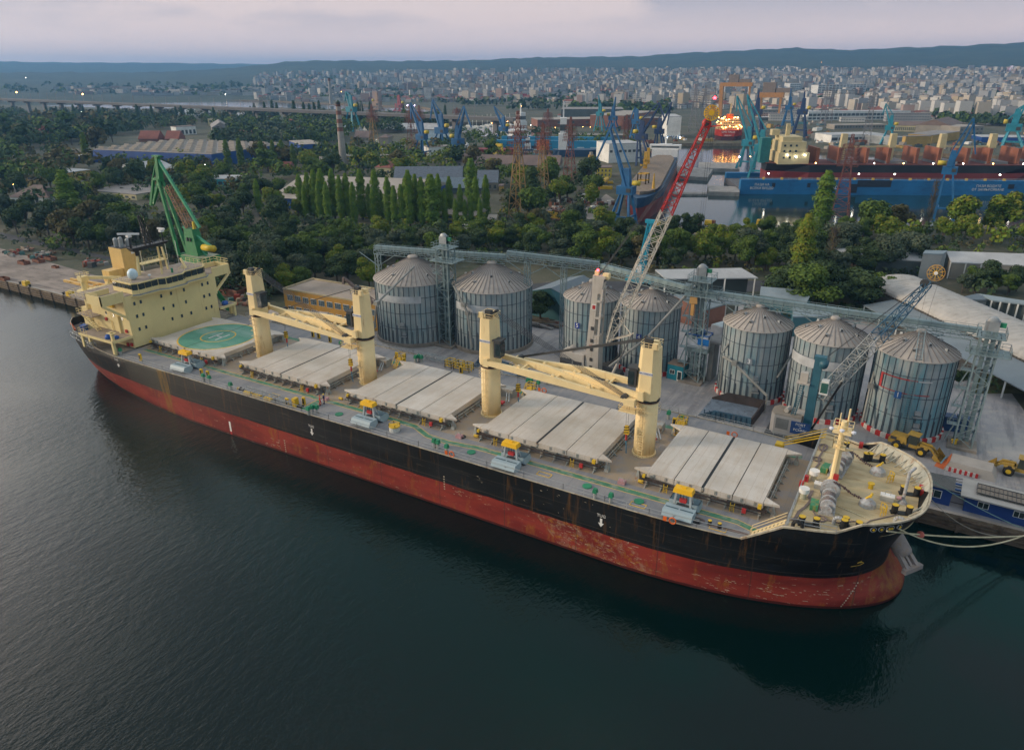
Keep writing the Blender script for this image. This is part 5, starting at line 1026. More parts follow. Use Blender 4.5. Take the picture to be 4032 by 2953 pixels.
def tower(bx, by, w, h, label, leg=True, head=True):
 T=thing('elevator_tower', label, 'elevator tower', (bx, by, LZ), 0, 'lattice elevator towers')
 t=MB().mat(latt);t.truss((0, 0, .4), (0, 0, h-2.5), w, w, int(h/2.1), .2, .1, up=(1, 0, 0));part(T, 'lattice_frame', t)
 t=MB().mat(galv);t.box(-.75, -.15, -.4, .4, .6, h).box(.15, .75, -.4, .4, .6, h);part(T, 'elevator_leg', t)
 t=MB().mat(latt);t.box(-w*.75, w*.75, -w*.7, w*.7, h-2.6, h-2.45).rail([(-w*.75, -w*.7, h-2.45), (w*.75, -w*.7, h-2.45), (w*.75, w*.7, h-2.45), (-w*.75, w*.7, h-2.45)], 1.1, .06, 1, 2, True)
 t.box(-w*.9, w*1.2, -w*.8, w*.8, h-5.4, h-5.25).rail([(-w*.9, -w*.8, h-5.25), (w*1.2, -w*.8, h-5.25), (w*1.2, w*.8, h-5.25), (-w*.9, w*.8, h-5.25)], 1.1, .06, 1, 2, True);part(T, 'platform', t)
 t=MB().mat(steel);t.smooth=True;t.lathe((-.2, -.5, h-.3), [(.75, 0), (.85, .1), (.85, .7), (.75, .8)], 16, (0, 1, 0));t.smooth=False;t.cbox((-.2, 0, h-1.7), (1.9, 1.1, 1.5));t.mat(green).cbox((1.2, 0, h-1.0), (.8, .6, .7));part(T, 'head_pulley', t)
 t=MB().mat(latt)
 n=int((h-4)/3.2)
 for i in range(n):
  z0=.8+i*3.2;xa, xb=(-w*.5-1.4, -w*.5-.5);a, b=((xa, -.4, z0), (xb, -.4, z0+3.0))
  for dy in(-.3, .3):t.bar((a[0], a[1]+dy, a[2]), (b[0], b[1]+dy, b[2]), .09)
  for k in range(7):f=(k+.5)/7;t.bar((a[0]+(b[0]-a[0])*f, -.7, a[2]+3*f), (a[0]+(b[0]-a[0])*f, -.1, a[2]+3*f), .06)
  t.box(xa-.2, -w*.5, -.9, .2, z0+3.0, z0+3.1);t.rail([(xa-.2, -.9, z0+3.1), (-w*.5, -.9, z0+3.1)], 1, .05, .8, 2)
 part(T, 'stair', t)
 t=MB().mat(basem).cbox((0, 0, 0), (w+1.6, w+1.6, .45)).cbox((0, 0, .45), (1.8, 1.2, .7));part(T, 'foundation', t)
 return T
b1=G(985, 762);hT1=25.6;tower(b1.x, b1.y+.8, 3.0, 25.2, 'lattice elevator tower with stairs between the two wide silos')
b2=G(1522, 842);tower(b2.x, b2.y+1, 3.0, 23.5, 'dense lattice elevator tower between silo 4 and silo 3')
b3=G(2118, 985);tower(b3.x, b3.y+.5, 2.6, 22.0, 'lattice elevator tower at the right end, beside silo 1')
spm=M('spout_steel', (.29, .29, .27), .55, metal=.3, n=.15, ns=.6)
def spout(pts, label, w=.5, legs=()):
 b=MB().mat(spm);b.path(pts, w, 8)
 for a in pts[1:-1]:b.cbox((a[0], a[1], a[2]-.4), (.9, .9, .8))
 for(x, y, z0, z1)in legs:b.bar((x, y, z0), (x, y, z1), .22)
 solo('grain_spout', b, label, 'pipe', (pts[-1][0], pts[-1][1], min(pts[-1][2], 2.7)), 'slanting grain spouts')
def SP(s):return[tuple(AY(x, y, Y))for x, y, Y in s]
spout(SP([(1510, 652, 42.5), (1425, 745, 38.5), (1342, 808, 33.5)]), 'long straight spout slanting down across silo 4 to the left', .55)
P=SP([(1650, 690, 43.5), (1591, 778, 38.6)]);spout(P, 'upper steep spout left of silo 3', .42)
P=SP([(1593, 785, 38.2), (1618, 800, 37.6), (1690, 872, 36.2)]);spout(P, 'lower spout slanting across the front of silo 3', .5, [(P[0][0], P[0][1], LZ, P[0][2]), (P[-1][0], P[-1][1], LZ, P[-1][2])])
P=SP([(1600, 900, 33.5), (1450, 770, 36)]);
P=SP([(1000, 630, 34.6), (1022, 672, 34.0), (1030, 690, 33.9), (1040, 766, 32.8)]);spout(P, 'bent spout running down the left side of the wide right silo', .5)
P=SP([(912, 588, 37), (832, 670, 29.5), (826, 740, 28.6)]);spout([tuple(gz(912, 588, 20.5)), tuple(gz(830, 668, 17.4)), tuple(gz(822, 740, 9))], 'spout slanting to the left shoulder of the leftmost silo', .45)
spout([tuple(gz(1748, 735, 19.0)), tuple(gz(1672, 815, 16.2))][:0]or SP([(1772, 738, 44), (1712, 832, 40.5)]), 'spout slanting down between silo 3 and silo 2', .42)
spout(SP([(1940, 768, 44), (1918, 850, 38), (1900, 930, 36.4)]), 'steep spout in the gap between silo 2 and silo 1', .42)
lad=MB().mat(latt)
c1=SL[0];an_=radians(camang(c1[0], c1[1])+4)
for s_ in(-.45, .45):
 tx, ty=-sin(an_)*s_, cos(an_)*s_
 lad.bar((c1[0]+(c1[2]+.5)*cos(an_)+tx, c1[1]+(c1[2]+.5)*sin(an_)+ty, LZ+.2), (c1[0]+(c1[2]+.5)*cos(an_)+tx, c1[1]+(c1[2]+.5)*sin(an_)+ty, LZ+14.6), .09).bar((c1[0]+(c1[2]+.3)*cos(an_)+tx, c1[1]+(c1[2]+.3)*sin(an_)+ty, LZ+14.9), (c1[0]+cos(an_)+tx, c1[1]+sin(an_)+ty, LZ+18), .12)
for i in range(46):
 z=LZ+.4+i*.4;f=0 if z<LZ+14.5 else(z-LZ-14.5)/3.6;R=(c1[2]+.5)*(1-f)+1*f;tx, ty=-sin(an_)*.45, cos(an_)*.45
 lad.bar((c1[0]+R*cos(an_)-tx, c1[1]+R*sin(an_)-ty, z), (c1[0]+R*cos(an_)+tx, c1[1]+R*sin(an_)+ty, z), .06)
solo('silo_ladder', lad, 'caged ladder up the wall and roof of the rightmost silo', 'ladder', (c1[0]+(c1[2]+.5)*cos(an_), c1[1]+(c1[2]+.5)*sin(an_), LZ))
# mobile harbour cranes
hw=M('harbour_crane_white', (.50, .46, .41), .55, n=.08, ns=.5, dirt=(.28, .22, .17), da=.5)
tubeW, tubeR, tubeB=M('tube_white', (.60, .54, .45), .5, n=.1), M('tube_red', (.50, .03, .025), .5), M('tube_blue', (.03, .10, .17), .5)
def boomcrane(base, foot, tip, split, cA, cB, w0, w1, reel_r):
 pass
T=thing('harbour_crane', 'white harbour crane with long white and red lattice boom', 'mobile crane', (60.5, 35.5, LZ))
BX, BY=G(1310, 833).x, G(1310, 833).y
tw=MB().mat(hw)
def lvl(z, x0, x1, y0, y1):return[(BX+x0, BY+y0, z), (BX+x1, BY+y0, z), (BX+x1, BY+y1, z), (BX+x0, BY+y1, z)]
Zt=HT((1310, 833), (1325, 612))
tw.hexa(lvl(LZ, -1.9, 1.1, -1.2, 1.2)+lvl(LZ+9, -1.5, 1.0, -1.1, 1.1));tw.hexa(lvl(LZ+9, -1.5, -.2, -1.1, 1.1)+lvl(Zt-3, -1.0, .2, -.8, .8));tw.hexa(lvl(Zt-3, -1.0, .9, -.8, .8)+lvl(Zt, -1.0, 1.4, -.8, .8))
for z0, z1 in((LZ+9, LZ+9.6), (LZ+13, LZ+13.4), (LZ+16.4, LZ+16.8)):tw.box(BX-.3, BX+1.0, BY-1.0, BY+1.0, z0, z1)
for sy in(-1, 1):tw.hexa(lvl(LZ+9, .6, 1.0, sy*1.0-.1, sy*1.0+.1)+lvl(Zt-2, .9, 1.3, sy*.7-.1, sy*.7+.1))
part(T, 'tower', tw, True)
for i, z in enumerate((5.0, 7.0, 9.2, 11.0, 13.6)):
 w=MB().mat(dark).box(BX-.75, BX-.2, BY-1.24-.03, BY-1.1, z-.35, z+.35+(.35 if i==0 else 0));part(T, 'tower_window', w, True)
lg=MB().mat(whitel).box(BX-.85, BX+.1, BY-1.0, BY-.93, Zt-6.3, Zt-5.2);lg.mat(redp).box(BX-.7, BX-.05, BY-1.03, BY-1.0, Zt-6.15, Zt-5.35);part(T, 'emblem', lg, True)
text(T, 'TEREX', .42, redp, (BX-.6-60.5+.2, BY-1.22-35.5, 9.95-LZ), (1, 0, 0), (0, 0, 1), 'lettering')
hd=MB().mat(hw);hd.cbox((BX+.3, BY, Zt), (2.6, 1.4, .5));hd.mat(dark).lathe((BX+1.0, BY-.5, Zt-.3), [(.5, 0), (.5, .9)], 12, (0, 1, 0)).mat(crane_cream).cbox((BX-.4, BY, Zt+.5), (.8, .6, .8)).cbox((BX+1.5, BY+.2, Zt-.1), (1.2, 1.0, 1.1));part(T, 'tower_head', hd, True)
part(T, 'lamp', MB().mat(M('red_lamp', (1, .02, .03), .3, emit=14)).lathe((BX-.2, BY-.2, Zt+1.3), [(.2, 0), (.28, .2), (0, .5)], 8), True)
hs=MB().mat(hw);hs.box(BX-7.4, BX-1.8, BY-1.6, BY+2.2, LZ+1.8, LZ+5.0, .2, .2);hs.mat(dark).box(BX-7.2, BX-4.6, BY-1.66, BY-1.55, LZ+2.2, LZ+3.8).box(BX-4.2, BX-2.4, BY-1.66, BY-1.5, LZ+2.1, LZ+3.5);hs.mat(hw).lathe((BX-5.5, BY-.8, LZ+5.2), [(.7, 0), (.7, 2)], 12, (0, 1, 0));part(T, 'machinery_house', hs, True)
uc=MB().mat(dark).box(BX-6.5, BX+5, BY-2.6, BY+3, LZ+.5, LZ+1.7)
for i in range(6):
 for sy in(-2.7, 3.0):uc.lathe((BX-5.6+i*2, BY+sy, LZ+.7), [(.7, -.3), (.7, .3)], 12, (0, 1, 0))
part(T, 'undercarriage', uc, True)
tip=V(G(1510, 845));tip.z=HT((1510, 845), (1562, 253));ft=AY(1338, 752, BY-.3)
bm=MB().mat(tubeW);split=ft.lerp(tip, .60);mid=ft.lerp(tip, .12);upv=(0, 0, 1)
bm.truss(ft.lerp(tip, .0), mid, 2.4, .5, 3, .2, .11, up=upv, w2=2.4, h2=2.2);bm.truss(mid, split, 2.4, 2.2, 12, .2, .11, up=upv, w2=2.2, h2=2.0);part(T, 'boom_lower', bm, True)
bm=MB().mat(tubeR);bm.truss(split, ft.lerp(tip, .97), 2.2, 2.0, 10, .2, .11, up=upv, w2=1.1, h2=1.0);bm.bar(ft.lerp(tip, .95)+V((-.8, 0, 0)), ft.lerp(tip, .95)+V((2.6, 0, .4)), .2);part(T, 'boom_upper', bm, True)
rl=MB().mat(M('reel_yellow', (.70, .42, .02), .5));vd=(CAMP-tip);vd.z*=.3;vd.normalize()
sx=vd.cross(V((0, 0, 1))).normalized();sz=V((0, 0, 1))
rc=tip+V((0, 0, .3))
rl.lathe(rc-vd*.35, [(.5, 0), (.5, .7)], 12, vd)
for i in range(16):
 t=2*pi*i/16;t2=2*pi*(i+.62)/16;R=1.25
 rl.add([rc+(sx*cos(t)+sz*sin(t))*.45, rc+(sx*cos(t)+sz*sin(t))*R, rc+(sx*cos(t2)+sz*sin(t2))*R, rc+(sx*cos(t2)+sz*sin(t2))*.45], [(0, 1, 2, 3)])
 t3=2*pi*(i+1)/16
 for o in(-.3, .3):rl.bar(rc+(sx*cos(t)+sz*sin(t))*R+vd*o, rc+(sx*cos(t3)+sz*sin(t3))*R+vd*o, .12)
part(T, 'cable_reel', rl, True)
rh=MB().mat(redp);c0=tip+V((-.7, 0, -1.4));rh.smooth=True;rh.lathe(c0-vd*.5, [(.8, 0), (.8, 1.0)], 18, vd);rh.smooth=False;rh.mat(dark).lathe(c0+vd*.55, [(.5, 0), (.5, .1)], 12, vd);part(T, 'tip_sheave', rh, True)
part(T, 'lamp', MB().mat(M('red_lamp', (1, .02, .03), .3, emit=14)).lathe(tip+V((.3, 0, 2.5)), [(.2, 0), (.3, .2), (0, .5)], 8), True)
wr=MB().mat(black);th=V((BX, BY, Zt+.4));
for k in(-.45, -.15, .15, .45):wr.bar(th+V((0, k, 0)), tip+V((k, k, -1.5)), .06, 3, cap=False)
hk=V((tip.x, tip.y, HT((1510, 845), (1526, 668))))
for k in(-.5, -.1, .3):wr.bar(tip+V((k+.4, 0, -2)), hk+V((k, 0, 1)), .05, 3, cap=False)
part(T, 'wire_rope', wr, True)
hkb=MB().mat(orange if 0 else M('hook_orange', (.55, .3, .1), .6));hkb.cbox((hk.x, hk.y, hk.z), (1.5, .9, 1.2), .3, .1, .1);hkb.bar(hk, hk-V((0, 0, 2.4)), .6);part(T, 'hook_block', hkb, True)
lc=AY(1348, 735, BY-.5);lcy=MB().mat(hw);pa=AY(1392, 738, BY-1);pb=V(G(1335, 852));lcy.bar(pb, pb.lerp(pa, .45), .55, 10);lcy.mat(M('chrome', (.3, .3, .3), .3, metal=.8)).bar(pb.lerp(pa, .45), pa, .32, 8);part(T, 'luffing_cylinder', lcy, True)
lk=MB().mat(tubeW);lk.bar(ft, pa, .2).bar(ft+V((0, 1.2, 0)), pa+V((0, 1.2, 0)), .2).bar(pa, ft.lerp(tip, .12), .18);part(T, 'boom_strut', lk, True)
c2m, c2d=M('harbour_crane_blue', (.035, .13, .18), .5, n=.12, ns=.5), M('crane_house_grey', (.42, .40, .385), .6, n=.08, ns=.5, dirt=(.3, .27, .22), da=.4)
c2b=G(1772, 975);x2, y2=c2b.x, c2b.y
T=thing('harbour_crane', 'blue harbour crane with a PORT sign on its grey house, near the bow', 'mobile crane', (x2, y2, LZ))
tw=MB().mat(c2m);zt2=HT((1772, 975), (1806, 792));tw.hexa([(x2-.7, y2-.7, LZ+3), (x2+.7, y2-.7, LZ+3), (x2+.7, y2+.7, LZ+3), (x2-.7, y2+.7, LZ+3), (x2-.5, y2-.6, zt2), (x2+.7, y2-.6, zt2), (x2+.7, y2+.6, zt2), (x2-.5, y2+.6, zt2)])
tw.cbox((x2+.3, y2, zt2), (1.8, 1.2, .6));tw.smooth=True;tw.lathe((x2+.9, y2-.7, zt2-.6), [(.7, 0), (.7, 1.2)], 14, (0, 1, 0));part(T, 'tower', tw, True)
cb=MB().mat(whitel).box(x2+1.0, x2+2.3, y2-1.5, y2-.1, zt2-5.3, zt2-3.0, .1, .1);cb.mat(M('cab_glass_green', (.05, .14, .12), .15)).box(x2+1.15, x2+2.2, y2-1.53, y2-1.3, zt2-5.0, zt2-3.3);cb.mat(hw).box(x2-2.6, x2-.6, y2-1.2, y2, zt2-4.3, zt2-4.1).box(x2-2.2, x2-1.0, y2-1, y2, zt2-4.1, zt2-2.4);part(T, 'operator_cab', cb, True)
la=MB().mat(c2m)
for s_ in(-.3, .3):la.bar((x2-2.6+s_, y2-.9, LZ+3.2), (x2-1.6+s_, y2-.9, zt2-4.2), .1)
for i in range(20):f=(i+.5)/20;la.box(x2-2.6+1.0*f-.4, x2-2.6+1.0*f+.4, y2-1.0, y2-.75, LZ+3.2+(zt2-4.2-LZ-3.2)*f-.03, LZ+3.2+(zt2-4.2-LZ-3.2)*f+.03)
part(T, 'stair', la, True)
hh=MB().mat(c2d);z0, z1=LZ+1.4, HT((1695, 965), (1690, 925));hx0=G(1680, 985).x
def hs_(x, y, z):return G(x, y, z)
a0, a1=V((hx0, y2-1.6, 0)), V((x2-.6, y2-1.6, 0))
hh.prism([(hx0, y2-1.0), (hx0+.7, y2-1.9), (x2-.9, y2-1.9), (x2-.9, y2+2.2), (hx0+.7, y2+2.2), (hx0, y2+1.2)], LZ+1.5, LZ+4.9);hh.mat(M('mesh_roof', (.36, .31, .25), .8, wav=((9, 9, 9), .5))).prism([(hx0, y2-1.0), (hx0+.7, y2-1.85), (x2-.9, y2-1.85), (x2-.9, y2+2.15), (hx0+.7, y2+2.15), (hx0, y2+1.2)], LZ+4.9, LZ+5.0)
hh.mat(hw).lathe((hx0+2.2, y2-.6, LZ+5.4), [(.4, 0), (.4, 1.5)], 12, (.2, 1, 0));hh.cbox((hx0+4.4, y2+.4, LZ+5.0), (2.0, 1.8, .25)).mat(M('vent_mesh', (.18, .19, .19), .8)).box(hx0+1.0, hx0+3.0, y2-1.95, y2-1.88, LZ+2.5, LZ+4.4);part(T, 'machinery_house', hh, True)
sg=MB().mat(M('port_sign_blue', (.02, .07, .22), .5)).box(hx0+3.4, hx0+6.4, y2-2.0, y2-1.9, LZ+2.2, LZ+4.4);so_=part(T, 'sign', sg, True)
for i, (s_, z)in enumerate((('PORT', 3.95), ('of', 3.45), ('PCHMV', 2.95))):text(so_, s_, .62 if i!=1 else.4, whitel, (hx0+4.9-x2, y2-2.03-y2, z), (1, 0, 0), (0, 0, 1))
uc=MB().mat(dark).box(hx0-.5, x2+5, y2-2.4, y2+2.8, LZ+.6, LZ+1.5)
for i in range(5):
 for sy in(-2.5, 2.8):uc.lathe((hx0+.6+i*2.2, y2+sy, LZ+.65), [(.65, -.3), (.65, .3)], 12, (0, 1, 0))
part(T, 'undercarriage', uc, True)
ft=AY(1806, 878, y2);tp=AY(2046, 625, y2+11.0)
for k in range(60):
 tp=AY(2046, 625, y2+2+k*.5)
 if(tp-ft).length>27:break
bm=MB().mat(M('tube_grey', (.30, .31, .30), .5));m1=ft.lerp(tp, .52);bm.truss(ft, ft.lerp(tp, .12), 1.8, .4, 2, .17, .1, h2=1.8);bm.truss(ft.lerp(tp, .12), m1, 1.8, 1.8, 9, .13, .08);part(T, 'boom_lower', bm, True)
bm=MB().mat(tubeB);bm.truss(m1, tp, 1.8, 1.8, 8, .14, .08, w2=.9, h2=.8);part(T, 'boom_upper', bm, True)
vd=(CAMP-tp);vd.z*=.3;vd.normalize();sx=vd.cross(V((0, 0, 1))).normalized();rc=tp+V((.7, 0, 1.9));rl=MB().mat(M('reel_yellow', (.70, .42, .02), .5))
rl.lathe(rc-vd*.3, [(.35, 0), (.35, .6)], 10, vd)
for i in range(20):
 t, t3=2*pi*i/20, 2*pi*(i+1)/20;rl.mat(M('reel_yellow', (.7, .42, .02))if i%2 else dark);rl.bar(rc, rc+(sx*cos(t)+sz*sin(t))*1.25, .1)
 rl.mat(M('reel_orange', (.5, .28, .08), .6))
 for R in(1.3, .95):
  for o in(-.25, .25):rl.bar(rc+(sx*cos(t)+sz*sin(t))*R+vd*o, rc+(sx*cos(t3)+sz*sin(t3))*R+vd*o, .08)
rl.mat(whitel).lathe(rc+vd*.3, [(.3, 0), (.3, .1)], 12, vd);part(T, 'cable_reel', rl, True)
th=MB().mat(dark);th.lathe(tp+V((-.6, 0, 0)), [(.7, 0), (.7, .5)], 12, vd).bar(tp, tp+V((1.6, 0, .2)), .2);part(T, 'tip_sheave', th, True)
wr=MB().mat(black)
for k in(-.4, 0, .4):wr.bar((x2+.9, y2+k, zt2+.3), tp+V((-.6, k, 0)), .05, 3, cap=False)
for k in(0, 1.3):wr.bar(tp+V((k, 0, 0)), V((tp.x+k*.2-.4, tp.y, 8)), .04, 3, cap=False)
part(T, 'wire_rope', wr, True)
lcy=MB().mat(black);lcy.bar((x2+.8, y2-.4, LZ+3.0), AY(1855, 842, y2-.2), .34, 8);part(T, 'luffing_cylinder', lcy, True)
lk=MB().mat(M('tube_grey', (.3, .31, .3)));pa=AY(1858, 838, y2);lk.bar(ft, pa, .16).bar(ft+V((0, .9, 0)), pa+V((0, .9, 0)), .16).bar(pa, ft.lerp(tp, .2), .15).bar(pa, ft.lerp(tp, .12), .12);part(T, 'boom_strut', lk, True)
# quay-side things
T=thing('steel_tray', 'large open blue-black steel tray on the apron below silo 3', 'steel tray', tuple(G(1610, 915)))
tb, ti=M('tray_blue', (.03, .085, .14), .6, n=.3, ns=.6, dirt=(.1, .06, .05), da=.5), M('tray_inside', (.16, .21, .27), .6, n=.2, ns=.5, dirt=(.05, .04, .04), da=.7)
A, Bp, Cc, D=[G(*a)for a in((1538, 915), (1652, 940), (1681, 903), (1568, 880))]
def P_(p, z):return(p.x, p.y, LZ+z)
fl=MB().mat(ti);fl.hexa([P_(A, .05), P_(Bp, .05), P_(Cc, .05), P_(D, .05), P_(A, .15), P_(Bp, .2), P_(Cc, .2), P_(D, .15)]);part(T, 'floor', fl, True)
E1_=A.lerp(Bp, .3);w=MB().mat(tb);n1=(D-A).normalized()*.25
for a, b, h0, h1 in((A, E1_, .1, 1.6), (E1_, Bp, 1.6, 1.7)):w.hexa([P_(a, 0), P_(b, 0), P_(b+n1, 0), P_(a+n1, 0), P_(a, h0), P_(b, h1), P_(b+n1, h1), P_(a+n1, h0)])
for i in range(10):p=A.lerp(Bp, .12+.88*i/9);w.bar(P_(p-n1*.4, 0), P_(p-n1*.4, 1.5), .16)
E2=D.lerp(Cc, .3);
w.mat(M('tray_dark', (.05, .04, .04), .7, n=.3))
for a, b, h0, h1 in((D, E2, .4, 2.0), (E2, Cc, 2.0, 1.9), (Cc, Bp, 1.9, 1.7)):nn1=(b-a).normalized().cross(V((0, 0, 1)))*.25;w.hexa([P_(a, 0), P_(b, 0), P_(b-nn1, 0), P_(a-nn1, 0), P_(a, h0), P_(b, h1), P_(b-nn1, h1), P_(a-nn1, h0)])
part(T, 'side_wall', w, True)
T=thing('steel_tray', 'open dark steel tray with white sacks beside the third deck crane', 'steel tray', tuple(G(1100, 815)))
A, Bp, Cc, D=[G(*a)for a in((1042, 822), (1118, 852), (1168, 828), (1060, 795))]
fl=MB().mat(ti);fl.hexa([P_(A, .05), P_(Bp, .05), P_(Cc, .05), P_(D, .05), P_(A, .15), P_(Bp, .2), P_(Cc, .2), P_(D, .15)]);part(T, 'floor', fl, True)
w=MB().mat(tb)
for a, b in((A, Bp), (Bp, Cc), (Cc, D), (D, A)):nn1=(b-a).normalized().cross(V((0, 0, 1)))*.2;w.hexa([P_(a, 0), P_(b, 0), P_(b-nn1, 0), P_(a-nn1, 0), P_(a, 1.5), P_(b, 1.5), P_(b-nn1, 1.5), P_(a-nn1, 1.5)])
part(T, 'side_wall', w, True)
s=MB().mat(whitel)
for i in range(5):p=G(1044+i*9, 818+i*3);s.cbox((p.x, p.y, LZ+.2), (1.2, .9, .5+.2*(i%2)), i, .15, .15)
solo('sack_pile', s, 'white sacks heaped at the left end of the dark tray', 'sacks', tuple(G(1060, 822, 2.8)))
def hut(name, label, cat, p, sz, rz, wallc, roofc, over=.15, door=None, wins=(), group=None, roofh=.15):
 T=thing(name, label, cat, (p[0], p[1], LZ), rz, group);a, b, h=sz
 part(T, 'wall', MB().mat(wallc).box(-a/2, a/2, -b/2, b/2, 0, h));part(T, 'roof', MB().mat(roofc).box(-a/2-over, a/2+over, -b/2-over, b/2+over, h, h+roofh))
 for(x, z, w_, h_)in wins:
  f=MB().mat(whitel).box(x-w_/2-.08, x+w_/2+.08, -b/2-.05, -b/2-.01, z-h_/2-.08, z+h_/2+.08);fo=part(T, 'window', f)
  g=MB().mat(glass).box(x-w_/2, x-.04, -b/2-.08, -b/2-.055, z-h_/2, z+h_/2).box(x+.04, x+w_/2, -b/2-.08, -b/2-.055, z-h_/2, z+h_/2);g.build('pane', fo)
 if door:part(T, 'door', MB().mat(whitel).box(door-.5, door+.5, -b/2-.06, -b/2-.01, .05, 2.2).mat(glass).box(door-.38, door+.38, -b/2-.09, -b/2-.06, .3, 2.0))
 return T
teal=M('booth_teal', (.01, .20, .27), .5, n=.08)
p=G(1485, 836);hut('booth', 'small teal booth with white window and door below silo 4', 'booth', (p.x+.3, p.y+1.2), (3.4, 3.0, 3.2), radians(-6), teal, M('booth_roof', (.26, .19, .14), .8), .05, 1.0, [(-.6, 1.7, .9, .8)])
cabb=M('cabin_blue', (.01, .05, .22), .5, n=.1);cabr=M('cabin_roof', (.30, .30, .29), .6, wav=((0, 9, 0), .8, 'Y'))
p=G(2042, 1102);q3=G(2083, 1112);p2=G(2060, 1108)
hut('cabin', 'blue cabin with white double window right beside the bow', 'cabin', (p2.x, p2.y+1.9), (3.6, 3.6, 2.6), radians(-2), cabb, cabr, .2, None, [(-.4, 1.5, 1.8, 1.1)], 'blue cabins by the bow')
pL, pR=G(2122, 1120), G(2256, 1165);L2=11.0;T=hut('cabin', 'long blue cabin with pale framed roof at the right edge', 'cabin', (pL.x+L2/2, pL.y+1.2), (L2, 4.2, 2.5), radians(-3), cabb, M('cabin_roof2', (.42, .40, .37), .7, n=.1), .7, None, [(-3.3, 1.6, 1.2, .8), (.9, 1.6, 1.2, .8)], 'blue cabins by the bow', .2)
fr=MB().mat(M('frame_brown', (.25, .21, .17), .8, n=.2));fr.box(-4.4, 2.9, -1.4, 1.5, 2.9, 2.95);fr.mat(dark)
for y in(-1.4, 0.05, 1.5):fr.bar((-4.4, y, 3.0), (2.9, y, 3.0), .08)
for i in range(15):x=-4.4+i*.52;fr.bar((x, -1.4, 3.0), (x, 1.5, 3.0), .05)
part(T, 'roof_frame', fr)
gw_=MB().mat(M('gangway_grey', (.28, .30, .31), .5, n=.1));rb=M('rail_blue', (.06, .16, .42), .5)
a, b=G(2030, 1052), G(2262, 1090);a.z=b.z=LZ
for o, mm_ in((0, rb), (.7, gw_.ms[0]), (1.5, rb), (2.6, gw_.ms[0]), (3.3, rb)):gw_.mat(mm_);gw_.bar((118.2, 21.0+o, LZ+.5), (136, 21.2+o, LZ+.5), .22)
gw_.mat(gw_.ms[0]).box(118.2, 136, 21.7, 23.6, LZ+.2, LZ+.3);gw_.mat(dark).rail([(118, 24.6, LZ+.3), (136, 24.8, LZ+.3)], 1.0, .06, 1.2, 2)
solo('gangway', gw_, 'long blue and grey gangway lying behind the blue cabins', 'gangway', (118.2, 22, LZ))
a, b, c_=G(2118, 1004), G(2190, 1012), G(2225, 985)
T=thing('stone_bin', 'low pale concrete bin with orange end and striped kerb', 'storage bin', tuple(a))
ux=V((1, -.1, 0)).normalized();uy=V((.1, 1, 0)).normalized();o=V((122.6, 29.3, LZ))
def W3(x, y, z):v=o+ux*x+uy*y;return(v.x, v.y, LZ+z)
cc=MB().mat(M('pale_concrete', (.42, .38, .34), .85, n=.1));cc.add([W3(0, 0, 0), W3(7, 0, 0), W3(7, 4.2, 0), W3(0, 4.2, 0), W3(.6, .5, 1.4), W3(6.2, .5, 1.4), W3(6.2, 3.7, 1.4), W3(.6, 3.7, 1.4)], [(4, 5, 6, 7), (1, 2, 6, 5), (2, 3, 7, 6), (0, 1, 5, 4), (0, 4, 7, 3)]);part(T, 'roof', cc, True)
oo=MB().mat(M('orange_rust', (.50, .13, .04), .8, n=.2, ns=1));oo.add([W3(-.02, -.05, 0), W3(-.02, 4.2, 0), W3(.55, 3.7, 1.42), W3(.55, .5, 1.42)], [(0, 3, 2, 1)]);oo.add([W3(-1.3, .3, .02), W3(0, -.1, .02), W3(0, 3.9, .02), W3(-1.0, 3.5, .02)], [(0, 1, 2, 3)]);part(T, 'end_panel', oo, True)
kk=MB()
for i in range(12):kk.mat(wred if i%2 else wwhite);x=.3+i*.36;kk.hexa([W3(x, -.2, 0), W3(x+.36, -.2, 0), W3(x+.36, -.02, 0), W3(x, -.02, 0), W3(x, -.2, .7), W3(x+.36, -.2, .7), W3(x+.36, -.02, .7), W3(x, -.02, .7)])
part(T, 'striped_kerb', kk, True)
kk=MB()
for i in range(22):kk.mat(wred if i%2 else wwhite);kk.box(110.8+i*.36, 111.16+i*.36, 25.0-.02*i, 25.2-.02*i, LZ, LZ+.3)
solo('kerb', kk, 'red and white kerb strip on the apron behind the bow rail', 'kerb', (111, 25, LZ))
